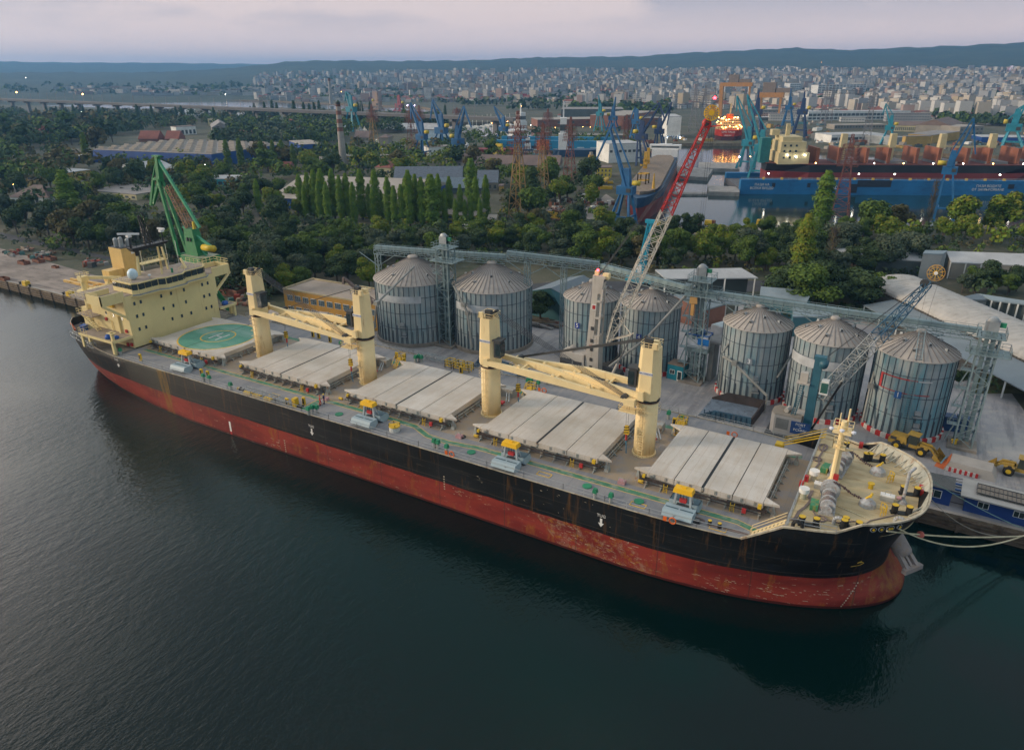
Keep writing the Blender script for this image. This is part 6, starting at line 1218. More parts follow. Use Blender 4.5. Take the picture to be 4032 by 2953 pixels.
def loader(x, y, rz, label):
 T=thing('wheel_loader', label, 'wheel loader', (x, y, LZ), rz, 'yellow wheel loaders on the apron');ly=M('loader_yellow', (.42, .27, .05), .5, n=.15, ns=2, dirt=(.25, .2, .14), da=.5, dsc=(1.5, 1.5, 1.5));tyre=M('tyre', (.02, .02, .02), .85)
 b=MB().mat(ly);b.box(-3.6, -.9, -.95, .95, 1.1, 2.3, .15, .1).box(-3.7, -2.6, -.9, .9, .8, 1.6).box(-.6, 1.2, -.7, .7, .8, 1.5);b.box(-2.9, -1.4, -1.3, 1.3, 1.25, 1.45).box(.8, 2.3, -1.3, 1.3, 1.35, 1.5);b.mat(dark).box(-3.4, -2.5, -.98, -.94, 1.5, 2.0);part(T, 'body', b)
 for x_ in(-2.2, 1.5):
  for sy in(-1.15, 1.15):
   w=MB().mat(tyre);w.lathe((x_, sy, .78), [(.55, -.3), (.78, -.22), (.78, .22), (.55, .3)], 18, (0, 1, 0));wo=part(T, 'wheel', w);r=MB().mat(yellow);r.lathe((x_, sy, .78), [(.38, -.32), (.38, .32)], 12, (0, 1, 0));r.build('rim', wo)
 c_=MB().mat(M('cab_dark', (.05, .06, .05), .2)).box(-.9, .6, -.75, .75, 1.4, 3.0, .1, .08);c_.mat(ly).box(-1.0, .75, -.85, .85, 3.0, 3.15);part(T, 'cab', c_)
 a_=MB().mat(ly)
 for sy in(-.5, .5):a_.bar((1.0, sy, 1.7), (2.6, sy, 1.5), .32).bar((2.6, sy, 1.5), (3.5, sy, .6), .3)
 a_.bar((.8, 0, 1.9), (2.7, 0, 1.9), .22);part(T, 'lift_arm', a_)
 k=MB().mat(ly);k.add([(3.4, -1.4, 1.4), (3.2, -1.4, .5), (3.7, -1.4, .05), (4.6, -1.4, .1), (3.4, 1.4, 1.4), (3.2, 1.4, .5), (3.7, 1.4, .05), (4.6, 1.4, .1)], [(0, 1, 5, 4), (1, 2, 6, 5), (2, 3, 7, 6), (3, 2, 1, 0), (4, 5, 6, 7), (4, 5, 1, 0), (5, 6, 2, 1), (6, 7, 3, 2)]);k.mat(M('bucket_edge', (.2, .38, .45), .4)).box(4.5, 4.75, -1.42, 1.42, .04, .14);part(T, 'bucket', k)
 return T
p=G(2010, 993);L0=loader(p.x, p.y, radians(-14), 'yellow wheel loader with raised bucket beside silo 1')
p=G(2236, 1045);dup(L0, (p.x+.6, p.y, LZ), radians(172), 'dusty wheel loader cut by the right picture edge')
for zx, zy, lb in((1960, 440+60, 'dark blue container behind the right elevator tower, left of the pair'), (2120, 520, 'dark blue tank box behind the right elevator tower, right of the pair')):
 p=G(*s2(3032, 1500, zx, zy+60));b=MB().mat(M('container_blue', (.015, .06, .16), .5)).cbox((p.x, p.y+1.3, LZ), (2.0, 2.0, 2.6), .2, .05, .05);solo('container', b, lb, 'container', (p.x, p.y+1.3, LZ), 'dark blue boxes by the right tower')
b=MB().mat(yellow);p=G(*s2(3032, 1500, 2035, 720));b.cbox((p.x, p.y, LZ), (.7, .7, 1.0), .3, .1, .1).cbox((p.x, p.y, LZ+1), (1.0, .3, .25), .5);solo('hydrant', b, 'yellow hydrant box at the foot of the right elevator tower', 'hydrant', (p.x, p.y, LZ))
p=G(1565, 845);T=thing('loading_shed', 'grey loading bridge over the truck lane between silo 4 and silo 3', 'loading shed', (p.x, p.y, LZ))
gs=M('shed_grey', (.20, .21, .21), .7, n=.15, dirt=(.1, .09, .08), da=.4)
part(T, 'roof', MB().mat(M('shed_roof_grey', (.26, .26, .26), .8)).box(-3.2, 5.2, .6, 5.4, 8.2, 8.6));part(T, 'wall', MB().mat(gs).box(-1.2, -.2, .8, 5, 0, 8.2));part(T, 'wall', MB().mat(gs).box(4.2, 5.0, .8, 5.2, 0, 8.2))
part(T, 'frame', MB().mat(latt).truss((-2.2, 1, 0), (-2.2, 1, 8), .8, .8, 5, .15, .08, up=(1, 0, 0)).truss((-4.8, 1, 0), (-4.8, 1, 8), .8, .8, 5, .15, .08, up=(1, 0, 0)))
T=thing('hopper', 'blue and white steel hopper on a frame in front of the middle tower', 'hopper', (p.x-3.4, p.y+.2, LZ))
zh=HT((1516, 860), (1516, 775));hb_=MB().mat(M('hopper_white', (.5, .53, .58), .6, n=.25, ns=.6));hb_.box(-2.2, 2.4, -1.0, 1.6, 7.3, 9.6, .3, .2);hb_.mat(M('hopper_blue', (.01, .16, .5), .5)).box(0.2, 2.42, -1.03, -.9, 8.0, 9.3);part(T, 'bin', hb_)
ed=MB().mat(M('hopper_rim', (.02, .1, .35), .5));ed.rail([(-2.2, -1.1, 9.5), (2.4, -1.1, 9.5), (2.4, 1.6, 9.5), (-2.2, 1.6, 9.5)], .5, .18, 2, 1, True);part(T, 'rim', ed)
fr=MB().mat(latt);
for x in(-2, 2.2):
 for y in(-.8, 1.4):fr.bar((x, y, 0), (x, y, 7.3), .25)
fr.bar((-2, -.8, 1), (2.2, -.8, 7), .12).bar((2.2, -.8, 1), (-2, -.8, 7), .12).box(-2.2, 2.4, -1.2, 1.6, 6.4, 7.3);part(T, 'frame', fr)
part(T, 'motor', MB().mat(M('motor_blue', (.01, .12, .4), .5)).lathe((.3, .3, 9.8), [(.8, 0), (.8, 1.2)], 12, (0, 1, 0)))
for(x, y, lb, cl_c, sz)in((1590, 712, 'grey trailer with lettering, left of the two behind the hopper', (.42, .42, .44), (3.0, 6.5, 3)), (1620, 705, 'grey trailer, right of the two behind the hopper', (.48, .46, .46), (3.0, 6.5, 2.8))):
 p=G(x, y+42);T=thing('trailer', lb, 'trailer', (p.x, p.y+2, LZ), radians(-25), 'trailers parked behind the hopper');part(T, 'box', MB().mat(M('trailer_grey%d'%x, cl_c, .6)).cbox((0, 0, 1.0), sz));part(T, 'tarpaulin', MB().mat(M('trailer_top', (.35, .42, .45), .6)).cbox((0, 0, 1.0+sz[2]), (sz[0]*.9, sz[1]*.92, .1)))
 w=MB().mat(black)
 for yy in(-2, 2):w.lathe((0, yy, .5), [(.5, -1.4), (.5, 1.4)], 12, (1, 0, 0))
 part(T, 'wheels', w)
for(x, y, lb)in((1618, 775, 'round red and white tank, left of the two by silo 3'), (1640, 768, 'round red and white tank, right of the two by silo 3')):
 p=G(x, y);T=thing('tank', lb, 'tank', (p.x, p.y+3, LZ));b=MB().mat(M('tank_red', (.5, .04, .03), .5));b.smooth=True;b.lathe((0, 0, 1.4), [(0, -1.5), (.9, -1.2), (1.1, -.5), (1.1, .6), (.9, 1.2), (0, 1.5)], 16, (.5, 1, 0));part(T, 'drum', b);part(T, 'stand', MB().mat(whitel).cbox((0, 0, 0), (1.8, 2.0, .8)))
p=G(1645, 800);b=MB().mat(M('car_blue', (.03, .25, .38), .4));
# yellow office block and grey annex
yw=M('ochre_wall', (.46, .25, .05), .8, n=.1, ns=.4, dirt=(.25, .15, .07), da=.5)
def facing(pL, pR):
 d=(pR-pL);L=hypot(d.x, d.y);return L, atan2(d.y, d.x)
pL=G(612, 712, LZ);zL=HT((612, 712), (609, 629));pR=V((pL.x+46, pL.y+.4, LZ))
za=AY(609, 629, 33.5);
oL=V((-27.4, 35.0, LZ));oz=HT((612, 700), (609, 634))
T=thing('office_block', 'long two-storey ochre office block with a flat roof left of the silos', 'building', (oL.x, oL.y, LZ), radians(2))
HB=6.6;LB=38.0;DB=11.0
part(T, 'wall', MB().mat(yw).box(0, LB, 0, DB, 0, HB));r=MB().mat(M('office_roof', (.33, .27, .22), .9, n=.15, ns=.2)).box(.3, LB-.3, .3, DB-.3, HB-.1, HB+.02);r.mat(M('parapet', (.40, .33, .2), .8))
for b_ in((-.1, LB+.1, -.1, .25), (-.1, LB+.1, DB-.25, DB+.1), (-.1, .25, .25, DB-.25), (LB-.25, LB+.1, .25, DB-.25)):r.box(*b_, HB, HB+.35)
part(T, 'roof', r)
for fl_ in(1.6, 4.6):
 for i in range(14):
  x=1.2+i*2.65
  if x>LB-2:continue
  w=MB().mat(whitel);w.box(x, x+1.9, -.07, -.01, fl_-.75, fl_+.85);wo=part(T, 'window', w)
  g=MB().mat(M('office_glass', (.10, .14, .17), .25, n=.4, ns=1))
  for k in range(3):g.box(x+.06+k*.62, x+.6+k*.62, -.1, -.072, fl_-.67, fl_+.77)
  g.build('pane', wo)
an=M('annex_blue', (.15, .19, .24), .7, n=.3, ns=.3, dirt=(.05, .06, .09), da=.8, dsc=(.3, .3, 1.2), thr=.45)
p0, p1, p2=G(560, 700), G(640, 742), G(800, 735)
T=thing('warehouse', 'low blue-grey warehouse with a dusty flat roof in front of the office block', 'warehouse', (-14.0, 21.2, LZ), radians(15))
part(T, 'wall', MB().mat(an).box(-9, 8, -1, 8, 0, 4.3));part(T, 'roof', MB().mat(M('dusty_roof', (.33, .29, .26), .9, n=.2, ns=.3)).box(-9.2, 8.2, -1.2, 8.2, 4.3, 4.5));
part(T, 'cable_bundle', (lambda b:(b.mat(dark), [b.bar((-4+i*.5, 2, 4.7), (2+i*.4, 4.5+.2*i, 4.7), .12)for i in range(5)], b)[-1])(MB()))
p=AY(742, 740, 22.5);T=thing('mast_crane', 'thin dark derrick post with a drooping jib behind the second deck crane', 'derrick', (12.2, 20.0, LZ))
m_=MB().mat(dark);tz=17.5;m_.bar((0, 0, 0), (0, 0, 15.2), .45, 6, .3);part(T, 'post', m_);m_=MB().mat(M('jib_brown', (.16, .12, .11), .7));m_.truss((3.5, .5, 13.5), (-2.6, -1, 18.3), .9, .9, 6, .14, .1, w2=.3, h2=.3);m_.bar((-2.6, -1, 18.4), (-2.9, -1, 17), .5);part(T, 'jib', m_)
gc=M('crane_green', (.015, .19, .06), .5, n=.2, ns=.6, dirt=(.07, .22, .10), da=.6);T=thing('portal_crane', 'green level-luffing portal crane behind the wheelhouse', 'portal crane', (-47.5, 24.5, LZ));gx_, gy_=-47.5, 24.5
def ag(x, y, Y=gy_):return AY(x, y, Y)
lg_=MB().mat(gc);zt_=ag(448, 574).z-.2
for sx in(-1, 1):
 for sy in(-1, 1):lg_.bar((gx_+sx*5, gy_+sy*5, LZ), (gx_+sx*1.8, gy_+sy*1.8, zt_-4), 1.1, 4, .9)
lg_.box(gx_-2.4, gx_+2.4, gy_-2.4, gy_+2.4, zt_-4.6, zt_-3.2);part(T, 'portal', lg_, True)
s=MB().mat(gc);c0=ag(440, 568);s.prism([(c0.x+a, c0.y+b)for a, b in((-4.2, -2.4), (3.6, -2.8), (4.4, -1.8), (4.2, 3), (-3.6, 3))], zt_-3.2, zt_+1.4);s.mat(M('crane_green_top', (.30, .32, .22), .7)).prism([(c0.x+a, c0.y+b)for a, b in((-4.0, -2.2), (3.5, -2.6), (4.2, -1.7), (4.0, 2.8), (-3.4, 2.8))], zt_+1.4, zt_+1.5);part(T, 'machine_house', s, True)
t2=ag(430, 505);s=MB().mat(gc);s.hexa([(c0.x-3.2, gy_-1.4, zt_+1.5), (c0.x+1.4, gy_-1.4, zt_+1.5), (c0.x+1.4, gy_+1.6, zt_+1.5), (c0.x-3.2, gy_+1.6, zt_+1.5), (c0.x-3.0, gy_-1, t2.z), (c0.x+.2, gy_-1, t2.z), (c0.x+.2, gy_+1, t2.z), (c0.x-3.0, gy_+1, t2.z)]);s.mat(dark).box(c0.x-2.0, c0.x-1.6, gy_-1.45, gy_-1.2, zt_+5, zt_+5.9).box(c0.x-.9, c0.x-.5, gy_-1.45, gy_-1.2, zt_+5, zt_+5.9);part(T, 'tower', s, True)
j0=ag(404, 560);j1=ag(352, 395);j1b=ag(346, 345);s=MB().mat(gc);s.bar(j0+V((0, -1.3, 0)), j1+V((0, -.5, 0)), .75, 4, .6).bar(j0+V((0, 1.3, 0)), j1+V((0, .5, 0)), .75, 4, .6).bar(j0+V((0, -1.3, 0)), j0+V((0, 1.3, 0)), .6);part(T, 'boom', s, True)
s=MB().mat(gc);s.bar(j1b, j1+V((0, 0, -.5)), .9, 4, 1.3).bar(ag(338, 392), ag(334, 452), .5, 4, .8).bar(j1b, ag(336, 395), .3).bar(ag(336, 395), j1, .6).bar(j1, ag(338, 450), .8, 4, .6).box(j1b.x-1.4, j1b.x+1.2, j1b.y-.6, j1b.y+.6, j1b.z-.1, j1b.z+.25);part(T, 'fly_jib', s, True)
s=MB().mat(M('tie_green', (.05, .30, .16), .5));s.bar(j1b+V((0, 0, -.6)), ag(440, 502), .55).bar(ag(404, 500), ag(468, 545), .5).bar(ag(420, 520), ag(456, 566), .3)
for i in range(14):f=i/14;a=j1b.lerp(ag(440, 502), .3+.65*f);s.bar(a, a+V((.7, 0, .6)), .1)
part(T, 'tie_bar', s, True)
s=MB().mat(M('rack_brown', (.30, .17, .10), .7));s.truss(ag(372, 410), ag(418, 500), 1.6, 1.2, 8, .14, .09);part(T, 'luffing_rack', s, True)
s=MB().mat(M('crane_yellow', (.62, .45, .03), .5));a=ag(448, 545);s.smooth=True;s.lathe(a, [(.8, 0), (.8, 4.2)], 16, (1, -.05, .03));s.smooth=False;s.cbox((ag(428, 505).x, gy_, t2.z), (.6, .6, 1.8), 0, .1, .1);part(T, 'counterweight', s, True)
# warehouses, sheds and works behind the quay
def CM(n, c, r=.8, k=.12):return M(n, c, r, n=k, ns=.15, dirt=tuple(x*.5 for x in c), da=.35, dsc=(.15, .15, .3))
wl_=dict(white=CM('wall_white', (.74, .74, .72)), grey=CM('wall_grey', (.30, .32, .33)), blue=CM('wall_blue', (.015, .075, .30), .5), ochre=CM('wall_ochre', (.46, .30, .09)), cream=CM('wall_cream', (.55, .49, .30)), brick=CM('wall_brick', (.24, .11, .08)), dark=CM('wall_dark', (.09, .11, .11)), red=CM('wall_red', (.45, .03, .03), .5), teal=CM('wall_teal', (.06, .17, .20), .5), conc=CM('wall_concrete', (.29, .265, .23)), yellow=CM('wall_yellow', (.50, .42, .06)), tq=CM('wall_turquoise', (.08, .42, .52), .5))
rf_=dict(grey=CM('roof_grey', (.27, .25, .24)), dust=CM('roof_dust', (.36, .32, .28)), pale=CM('roof_pale', (.45, .46, .47)), red=CM('roof_red', (.26, .09, .065)), blue=CM('roof_blue_grey', (.22, .28, .32), .5), solar=M('roof_solar', (.10, .13, .17), .35, n=.2, ns=.8, wav=((3, 0, 0), .3)), brown=CM('roof_brown', (.18, .13, .115)), steel=M('roof_sheet', (.28, .33, .37), .45, metal=.2, n=.08, ns=.3, wav=((5, 0, 0), .5)), vault=M('roof_vault', (.42, .40, .375), .7, n=.1, ns=.4, dirt=(.25, .23, .2), da=.6, dsc=(.3, .3, .3)))
gld=M('window_strip', (.08, .10, .11), .3, n=.5, ns=.4)
def bld(name, label, pL, pR, dep, top, wall, roof, kind='flat', win=(), cat='warehouse', rh=.18, mono=0, skew=0, L=None, group=None):
 a, b=G(*pL), G(*pR);d=V((b.x-a.x, b.y-a.y, 0));LL=L or d.length;ang=atan2(d.y, d.x)
 h=HT(pL, (pL[0], top))-LZ;h=max(2.5, h);T=thing(name, label, cat, (a.x, a.y, LZ), ang, group)
 part(T, 'wall', MB().mat(wl_[wall]).box(0, LL, 0, dep, 0, h));r=MB().mat(rf_[roof]);o=.4
 if kind=='flat':
  r.box(-.1, LL+.1, -.1, dep+.1, h, h+.35)
 elif kind=='gable':
  k=dep*rh;r.add([(-o, -o, h), (LL+o, -o, h), (LL+o, dep+o, h), (-o, dep+o, h), (-o, dep/2, h+k), (LL+o, dep/2, h+k), (-o, -o, h+.15), (LL+o, -o, h+.15)], [(0, 1, 5, 4), (2, 3, 4, 5), (0, 4, 3), (1, 2, 5), (3, 2, 1, 0)])
 elif kind=='cross':
  k=LL*rh;r.add([(-o, -o, h), (LL+o, -o, h), (LL+o, dep+o, h), (-o, dep+o, h), (LL/2, -o, h+k), (LL/2, dep+o, h+k)], [(0, 3, 5, 4), (1, 4, 5, 2), (0, 4, 1), (3, 2, 5), (3, 2, 1, 0)])
 elif kind=='hip':
  k=min(dep, LL)*rh;m_=min(dep, LL)/2;r.add([(-o, -o, h), (LL+o, -o, h), (LL+o, dep+o, h), (-o, dep+o, h), (m_, dep/2, h+k), (LL-m_, dep/2, h+k)], [(0, 1, 5, 4), (1, 2, 5), (2, 3, 4, 5), (3, 0, 4), (3, 2, 1, 0)])
 elif kind=='mono':
  r.add([(-o, -o, h), (LL+o, -o, h), (LL+o, dep+o, h+dep*rh), (-o, dep+o, h+dep*rh), (-o, -o, h-.2), (LL+o, -o, h-.2), (LL+o, dep+o, h-.2), (-o, dep+o, h-.2)], [(0, 1, 2, 3), (4, 5, 1, 0), (5, 6, 2, 1), (7, 4, 0, 3), (6, 7, 3, 2)])
 ro=part(T, 'roof', r)
 if mono:
  nx, ny=mono
  for i in range(nx):
   for j in range(ny):
    s=MB().mat(rf_['dust']);x=(i+.5)*LL/nx;y=(j+.5)*dep/ny;s.hexa([(x-3, y-2, h+.35), (x+3, y-2, h+.35), (x+3, y+2, h+.35), (x-3, y+2, h+.35), (x-2.2, y-1.6, h+2.0), (x+2.2, y-1.6, h+2.0), (x+2.2, y+1.6, h+1.6), (x-2.2, y+1.6, h+1.6)]);s.mat(wl_['conc']).box(x-2.6, x+2.6, y-2.05, y-1.9, h+.5, h+1.3);s.build('rooflight', ro)
 for(z0, z1, n, g)in win:
  w=LL/n
  for i in range(n):
   s=MB().mat(gld).box((i+(1-g)/2)*w, (i+(1+g)/2)*w, -.08, -.01, h*z0, h*z1);s.mat(wl_['white']).box((i+(1-g)/2)*w-.08, (i+(1+g)/2)*w+.08, -.1, -.02, h*z0-.12, h*z0);part(T, 'window', s)
 return T
def Q(i, x, y):return q(i, x, y)
def B(label, i, x0, y0, x1, y1, dep, ty, wall, roof, kind='flat', win=(), name='warehouse', cat='warehouse', **k):
 return bld(name, label, q(i, x0, y0), q(i, x1, y1), dep, q(i, x0, ty)[1], wall, roof, kind, win, cat, **k)
Tb=B('very long blue-walled factory with rows of rooflights among the trees at left', 1, 800, 1050, 1805, 1098, 78, 945, 'blue', 'grey', 'flat', (), 'factory', 'factory', mono=(11, 7))
B('white and red gabled sports hall left of the green crane', 1, 965, 1190, 1240, 1215, 22, 1110, 'red', 'pale', 'cross', ((.2, .6, 5, .4), ), 'hall', 'hall', rh=.14)
B('long low building with pale flat roof at the left picture edge', 1, -40, 1190, 380, 1225, 30, 1135, 'ochre', 'pale', 'flat', ((.3, .8, 9, .85), ))
B('low works with a grey flat roof and ochre wall behind the wheelhouse', 1, 740, 1335, 1160, 1375, 26, 1290, 'cream', 'grey', 'flat', ((.3, .7, 8, .5), ))
B('ochre hut wing right of the green crane boom', 1, 1500, 1335, 1640, 1325, 16, 1285, 'ochre', 'grey', 'flat', ((.3, .7, 4, .5), ))
B('turquoise and white low hall right of the green crane', 1, 1510, 1260, 1990, 1262, 16, 1195, 'tq', 'pale', 'flat', ((.25, .7, 10, .7), ), 'hall', 'hall')
B('grey-roofed house with white dormers near the left picture edge', 1, 90, 1405, 420, 1410, 16, 1345, 'white', 'brown', 'hip', ((.3, .7, 5, .4), ), 'house', 'house', rh=.3)
B('small blue-walled hall left of the tall single poplar', 1, 640, 1062, 745, 1060, 14, 1005, 'blue', 'pale', 'flat', ((.3, .6, 4, .6), ), 'hall', 'hall')
B('ochre building with a yellow tower block among far left trees', 1, 590, 1010, 735, 1010, 12, 975, 'ochre', 'brown', 'flat')
B('red-roofed long house hidden in the far left trees', 1, 215, 880, 425, 880, 22, 850, 'brick', 'red', 'gable', (), 'house', 'house', rh=.5)
B('red-roofed barracks in front of the long factory, left one', 1, 1175, 880, 1335, 880, 14, 858, 'brick', 'red', 'gable', (), 'barracks', 'barracks', rh=.5)
B('red-roofed barracks in front of the long factory, right one', 1, 1400, 880, 1510, 880, 14, 858, 'brick', 'red', 'gable', (), 'barracks', 'barracks', rh=.5)
B('ruined white frame building left of the concrete works', 1, 1500, 825, 1665, 815, 14, 755, 'white', 'brown', 'flat', ((.1, .6, 5, .6), ), 'ruin', 'ruin')
B('small white tower block of the concrete works by the bridge', 1, 1765, 745, 1835, 745, 8, 685, 'cream', 'grey', 'flat', ((.5, .8, 2, .4), ), 'tower_block', 'tower')
B('long grey concrete works with a stepped roof by the bridge', 1, 1800, 810, 1950, 805, 60, 760, 'conc', 'grey', 'cross', ((.1, .6, 4, .6), ), 'factory', 'factory', rh=.3)
B('flat pink-brown shed row right of the concrete works', 1, 1910, 838, 2185, 838, 12, 820, 'brick', 'red', 'gable', (), 'barracks', 'barracks', rh=.3)
B('white rounded hall beyond the bridge at left, first', 1, 1480, 655, 1660, 650, 20, 632, 'white', 'pale', 'gable', (), 'hall', 'hall');B('pale house cluster beyond the bridge at left, second', 1, 1680, 690, 1790, 690, 20, 650, 'grey', 'pale', 'hip', ((.2, .6, 4, .5), ), 'house', 'house', rh=.3);B('white hall beyond the bridge, right of the pillars', 1, 1990, 690, 2060, 690, 20, 660, 'white', 'pale', 'gable', (), 'hall', 'hall')
B('wide grey-roofed warehouse behind the row of poplars', 2, 150, 1440, 700, 1462, 62, 1352, 'blue', 'dust', 'gable', ((.2, .75, 6, .5), ), rh=.10, L=66)
B('blue and white end of the long factory with an ochre gable', 2, 400, 985, 585, 975, 40, 905, 'blue', 'dust', 'flat', ((.1, .5, 8, .6), ), 'factory', 'factory')
B('low ochre works right of the striped chimney', 2, 710, 1035, 1105, 1040, 18, 1000, 'ochre', 'dust', 'flat', ((.2, .7, 6, .5), ))
B('low concrete hall at the foot of the striped chimney', 2, 565, 1075, 705, 1070, 14, 1045, 'conc', 'dust', 'gable', ())
B('round-ended grey concrete store under the striped chimney', 2, 860, 1100, 1010, 1095, 14, 1040, 'conc', 'brown', 'flat')
hs1=B('white villa with a red hipped roof in the middle distance', 2, 1030, 1185, 1160, 1190, 14, 1095, 'cream', 'red', 'hip', ((.45, .75, 3, .4), ), 'villa', 'house', rh=.35)
B('ochre hall with a long solar-panel roof, left of the pair', 2, 1190, 1255, 1760, 1250, 18, 1190, 'ochre', 'solar', 'gable', ((.2, .7, 12, .5), ), rh=.3)
B('ochre hall with a solar-panel roof, right of the pair', 2, 1890, 1290, 2060, 1290, 18, 1225, 'conc', 'solar', 'gable', ((.2, .7, 4, .5), ), rh=.3)
B('open shed with a grey solar roof and dark bays behind poplars', 2, 1385, 1320, 1920, 1320, 14, 1270, 'dark', 'solar', 'mono', (), 'shed', 'shed', rh=.25)
B('long two-storey yellow building with dark window bands behind poplars', 2, 900, 1520, 1870, 1590, 14, 1440, 'yellow', 'dust', 'gable', ((.15, .4, 16, .9), (.6, .85, 16, .9)), 'office_block', 'building', rh=.15)
B('small cream shed beside the yellow building', 2, 1975, 1590, 2050, 1590, 10, 1545, 'cream', 'dust', 'flat', ((.2, .6, 2, .4), ), 'shed', 'shed')
B('yellow container beside the solar-roofed hall', 2, 2072, 1300, 2110, 1300, 8, 1255, 'ochre', 'brown', 'flat', (), 'container', 'container')
B('long grey-pink workshop with white window frames, left half', 2, 1625, 1085, 2190, 1105, 16, 1050, 'conc', 'brown', 'gable', ((.2, .8, 12, .4), ), 'workshop', 'workshop', rh=.3)
B('long brown-roofed workshop with white window frames, right half', 3, 100, 1112, 430, 1118, 18, 1075, 'conc', 'brown', 'gable', ((.2, .8, 7, .4), ), 'workshop', 'workshop', rh=.3)
B('stained white yard building below the blue cranes', 2, 1480, 1005, 1680, 995, 14, 930, 'white', 'dust', 'flat', ((.5, .7, 6, .35), ), 'workshop', 'workshop')
B('white low shed left of the yard building', 2, 1060, 975, 1180, 972, 14, 945, 'white', 'pale', 'flat', ((.3, .7, 4, .4), ), 'shed', 'shed')
B('grey-blue hall behind the pair of tall blue cranes', 2, 1490, 900, 1680, 890, 30, 850, 'teal', 'blue', 'gable', (), 'hall', 'hall')
B('pale long roof far behind the middle crane group', 2, 1070, 800, 1560, 800, 30, 775, 'conc', 'pale', 'gable', (), 'hall', 'hall')
B('small brown-roofed house right of the red lattice mast', 2, 850, 868, 975, 868, 18, 850, 'conc', 'brown', 'gable', ((.2, .6, 4, .4), ), 'house', 'house', rh=.3);B('grey house group left of the middle blue crane', 2, 1060, 905, 1140, 905, 18, 845, 'conc', 'brown', 'hip', (), 'house', 'house', rh=.3)
B('orange-roofed cottage under the bridge at left', 2, 290, 750, 400, 750, 14, 730, 'white', 'red', 'gable', (), 'cottage', 'house', rh=.4);B('small orange-roofed cottage among trees left of the chimney', 2, 360, 800, 410, 800, 10, 788, 'conc', 'red', 'gable', (), 'cottage', 'house', rh=.4)
for i, (x, y, w)in enumerate(((130, 1120, 50), (220, 1110, 90))):B(('tiny red-roofed hut in the trees left of the warehouse, left one', 'tiny red-roofed hut in the trees left of the warehouse, right one')[i], 2, x, y+20, x+w, y+20, 8, y-5, 'ochre', 'red', 'gable', (), 'hut', 'hut', rh=.4)
B('long factory with white-lit bays and a sawtooth roof', 3, 250, 755, 840, 745, 40, 695, 'brick', 'dust', 'flat', ((.45, .75, 9, .2), ), 'factory', 'factory', L=150)
B('big dark-green and brown factory hall behind the white-lit one', 3, 450, 690, 975, 690, 60, 605, 'dark', 'grey', 'flat', (), 'factory', 'factory');B('brown brick wing of the big factory hall, right side', 3, 975, 765, 1240, 715, 40, 660, 'brick', 'dust', 'flat', ((.6, .8, 10, .7), ), 'factory', 'factory')
by=B('tall white shipyard hall with blue lettering', 3, 1340, 850, 1455, 850, 44, 668, 'white', 'pale', 'flat', (), 'shipyard_hall', 'hall')
hby=by.children[0].dimensions;text(by, 'BULYARD', 5.2, M('letter_blue', (.03, .15, .4)), (hby.x*.5, -.3, hby.z*.88), (1, 0, 0), (0, 0, 1), 'lettering');part(by, 'door', MB().mat(wl_['grey']).box(hby.x*.45, hby.x*.85, -.2, -.05, 0, hby.z*.2))
for dx in(.02, .98):part(by, 'lamp', MB().mat(M('lamp_white', (1, .95, .8), .3, emit=14)).cbox((hby.x*dx, -.6, hby.z*.35), (1.1, .4, 1.0)))
B('white and pale-blue yard office behind the big blue crane', 3, 850, 1060, 1120, 1050, 24, 900, 'white', 'pale', 'flat', ((.55, .68, 7, .6), ), 'yard_office', 'building')
B('small yellow two-storey house between trees in the yard', 3, 750, 1180, 872, 1182, 12, 1100, 'yellow', 'brown', 'flat', ((.15, .4, 4, .4), (.6, .85, 4, .4)), 'house', 'house')
B('pink brick apartment block at the near edge of the city', 3, 5, 530, 160, 528, 40, 475, 'red', 'brown', 'flat', ((.2, .4, 6, .5), (.6, .8, 6, .5)), 'apartment_block', 'building')
B('tiny pink and white gatehouse below the factory', 3, 418, 692, 448, 692, 10, 655, 'white', 'red', 'hip', (), 'gatehouse', 'house', rh=.4)
B('long low brown shed row in front of the light-blue dock', 3, 480, 845, 1000, 850, 16, 822, 'dark', 'grey', 'flat')
B('very long white factory with three rows of windows', 4, 425, 700, 1285, 690, 24, 628, 'white', 'pale', 'flat', ((.12, .36, 24, .8), (.5, .8, 24, .85)), 'factory', 'factory')
B('ochre-ended brown wing of the very long white factory', 4, 1290, 690, 1480, 680, 24, 640, 'conc', 'brown', 'flat', ((.2, .5, 6, .9), ), 'factory', 'factory')
B('grey long shed left of the very long white factory, upper', 4, 20, 640, 430, 635, 20, 610, 'conc', 'dust', 'flat', ((.3, .7, 12, .7), ), 'shed', 'shed');B('grey long shed left of the very long white factory, lower', 4, 20, 700, 425, 695, 20, 675, 'dark', 'pale', 'flat', (), 'shed', 'shed')
B('low grey works below the white factory, left', 4, 650, 775, 1095, 770, 18, 740, 'conc', 'dust', 'flat', ((.3, .8, 18, .6), ), 'workshop', 'workshop')
B('low pale works with close columns below the white factory, right', 4, 1160, 790, 1620, 800, 24, 740, 'cream', 'brown', 'gable', ((.15, .75, 28, .6), ), 'workshop', 'workshop', rh=.15);B('concrete gabled end hall right of the pale works', 4, 1620, 830, 1730, 800, 30, 745, 'conc', 'brown', 'gable', (), 'hall', 'hall')
B('white flat-roofed boat works left of the boat hall', 4, 620, 890, 1080, 880, 26, 825, 'white', 'pale', 'flat', ((.3, .7, 8, .85), ), 'workshop', 'workshop')
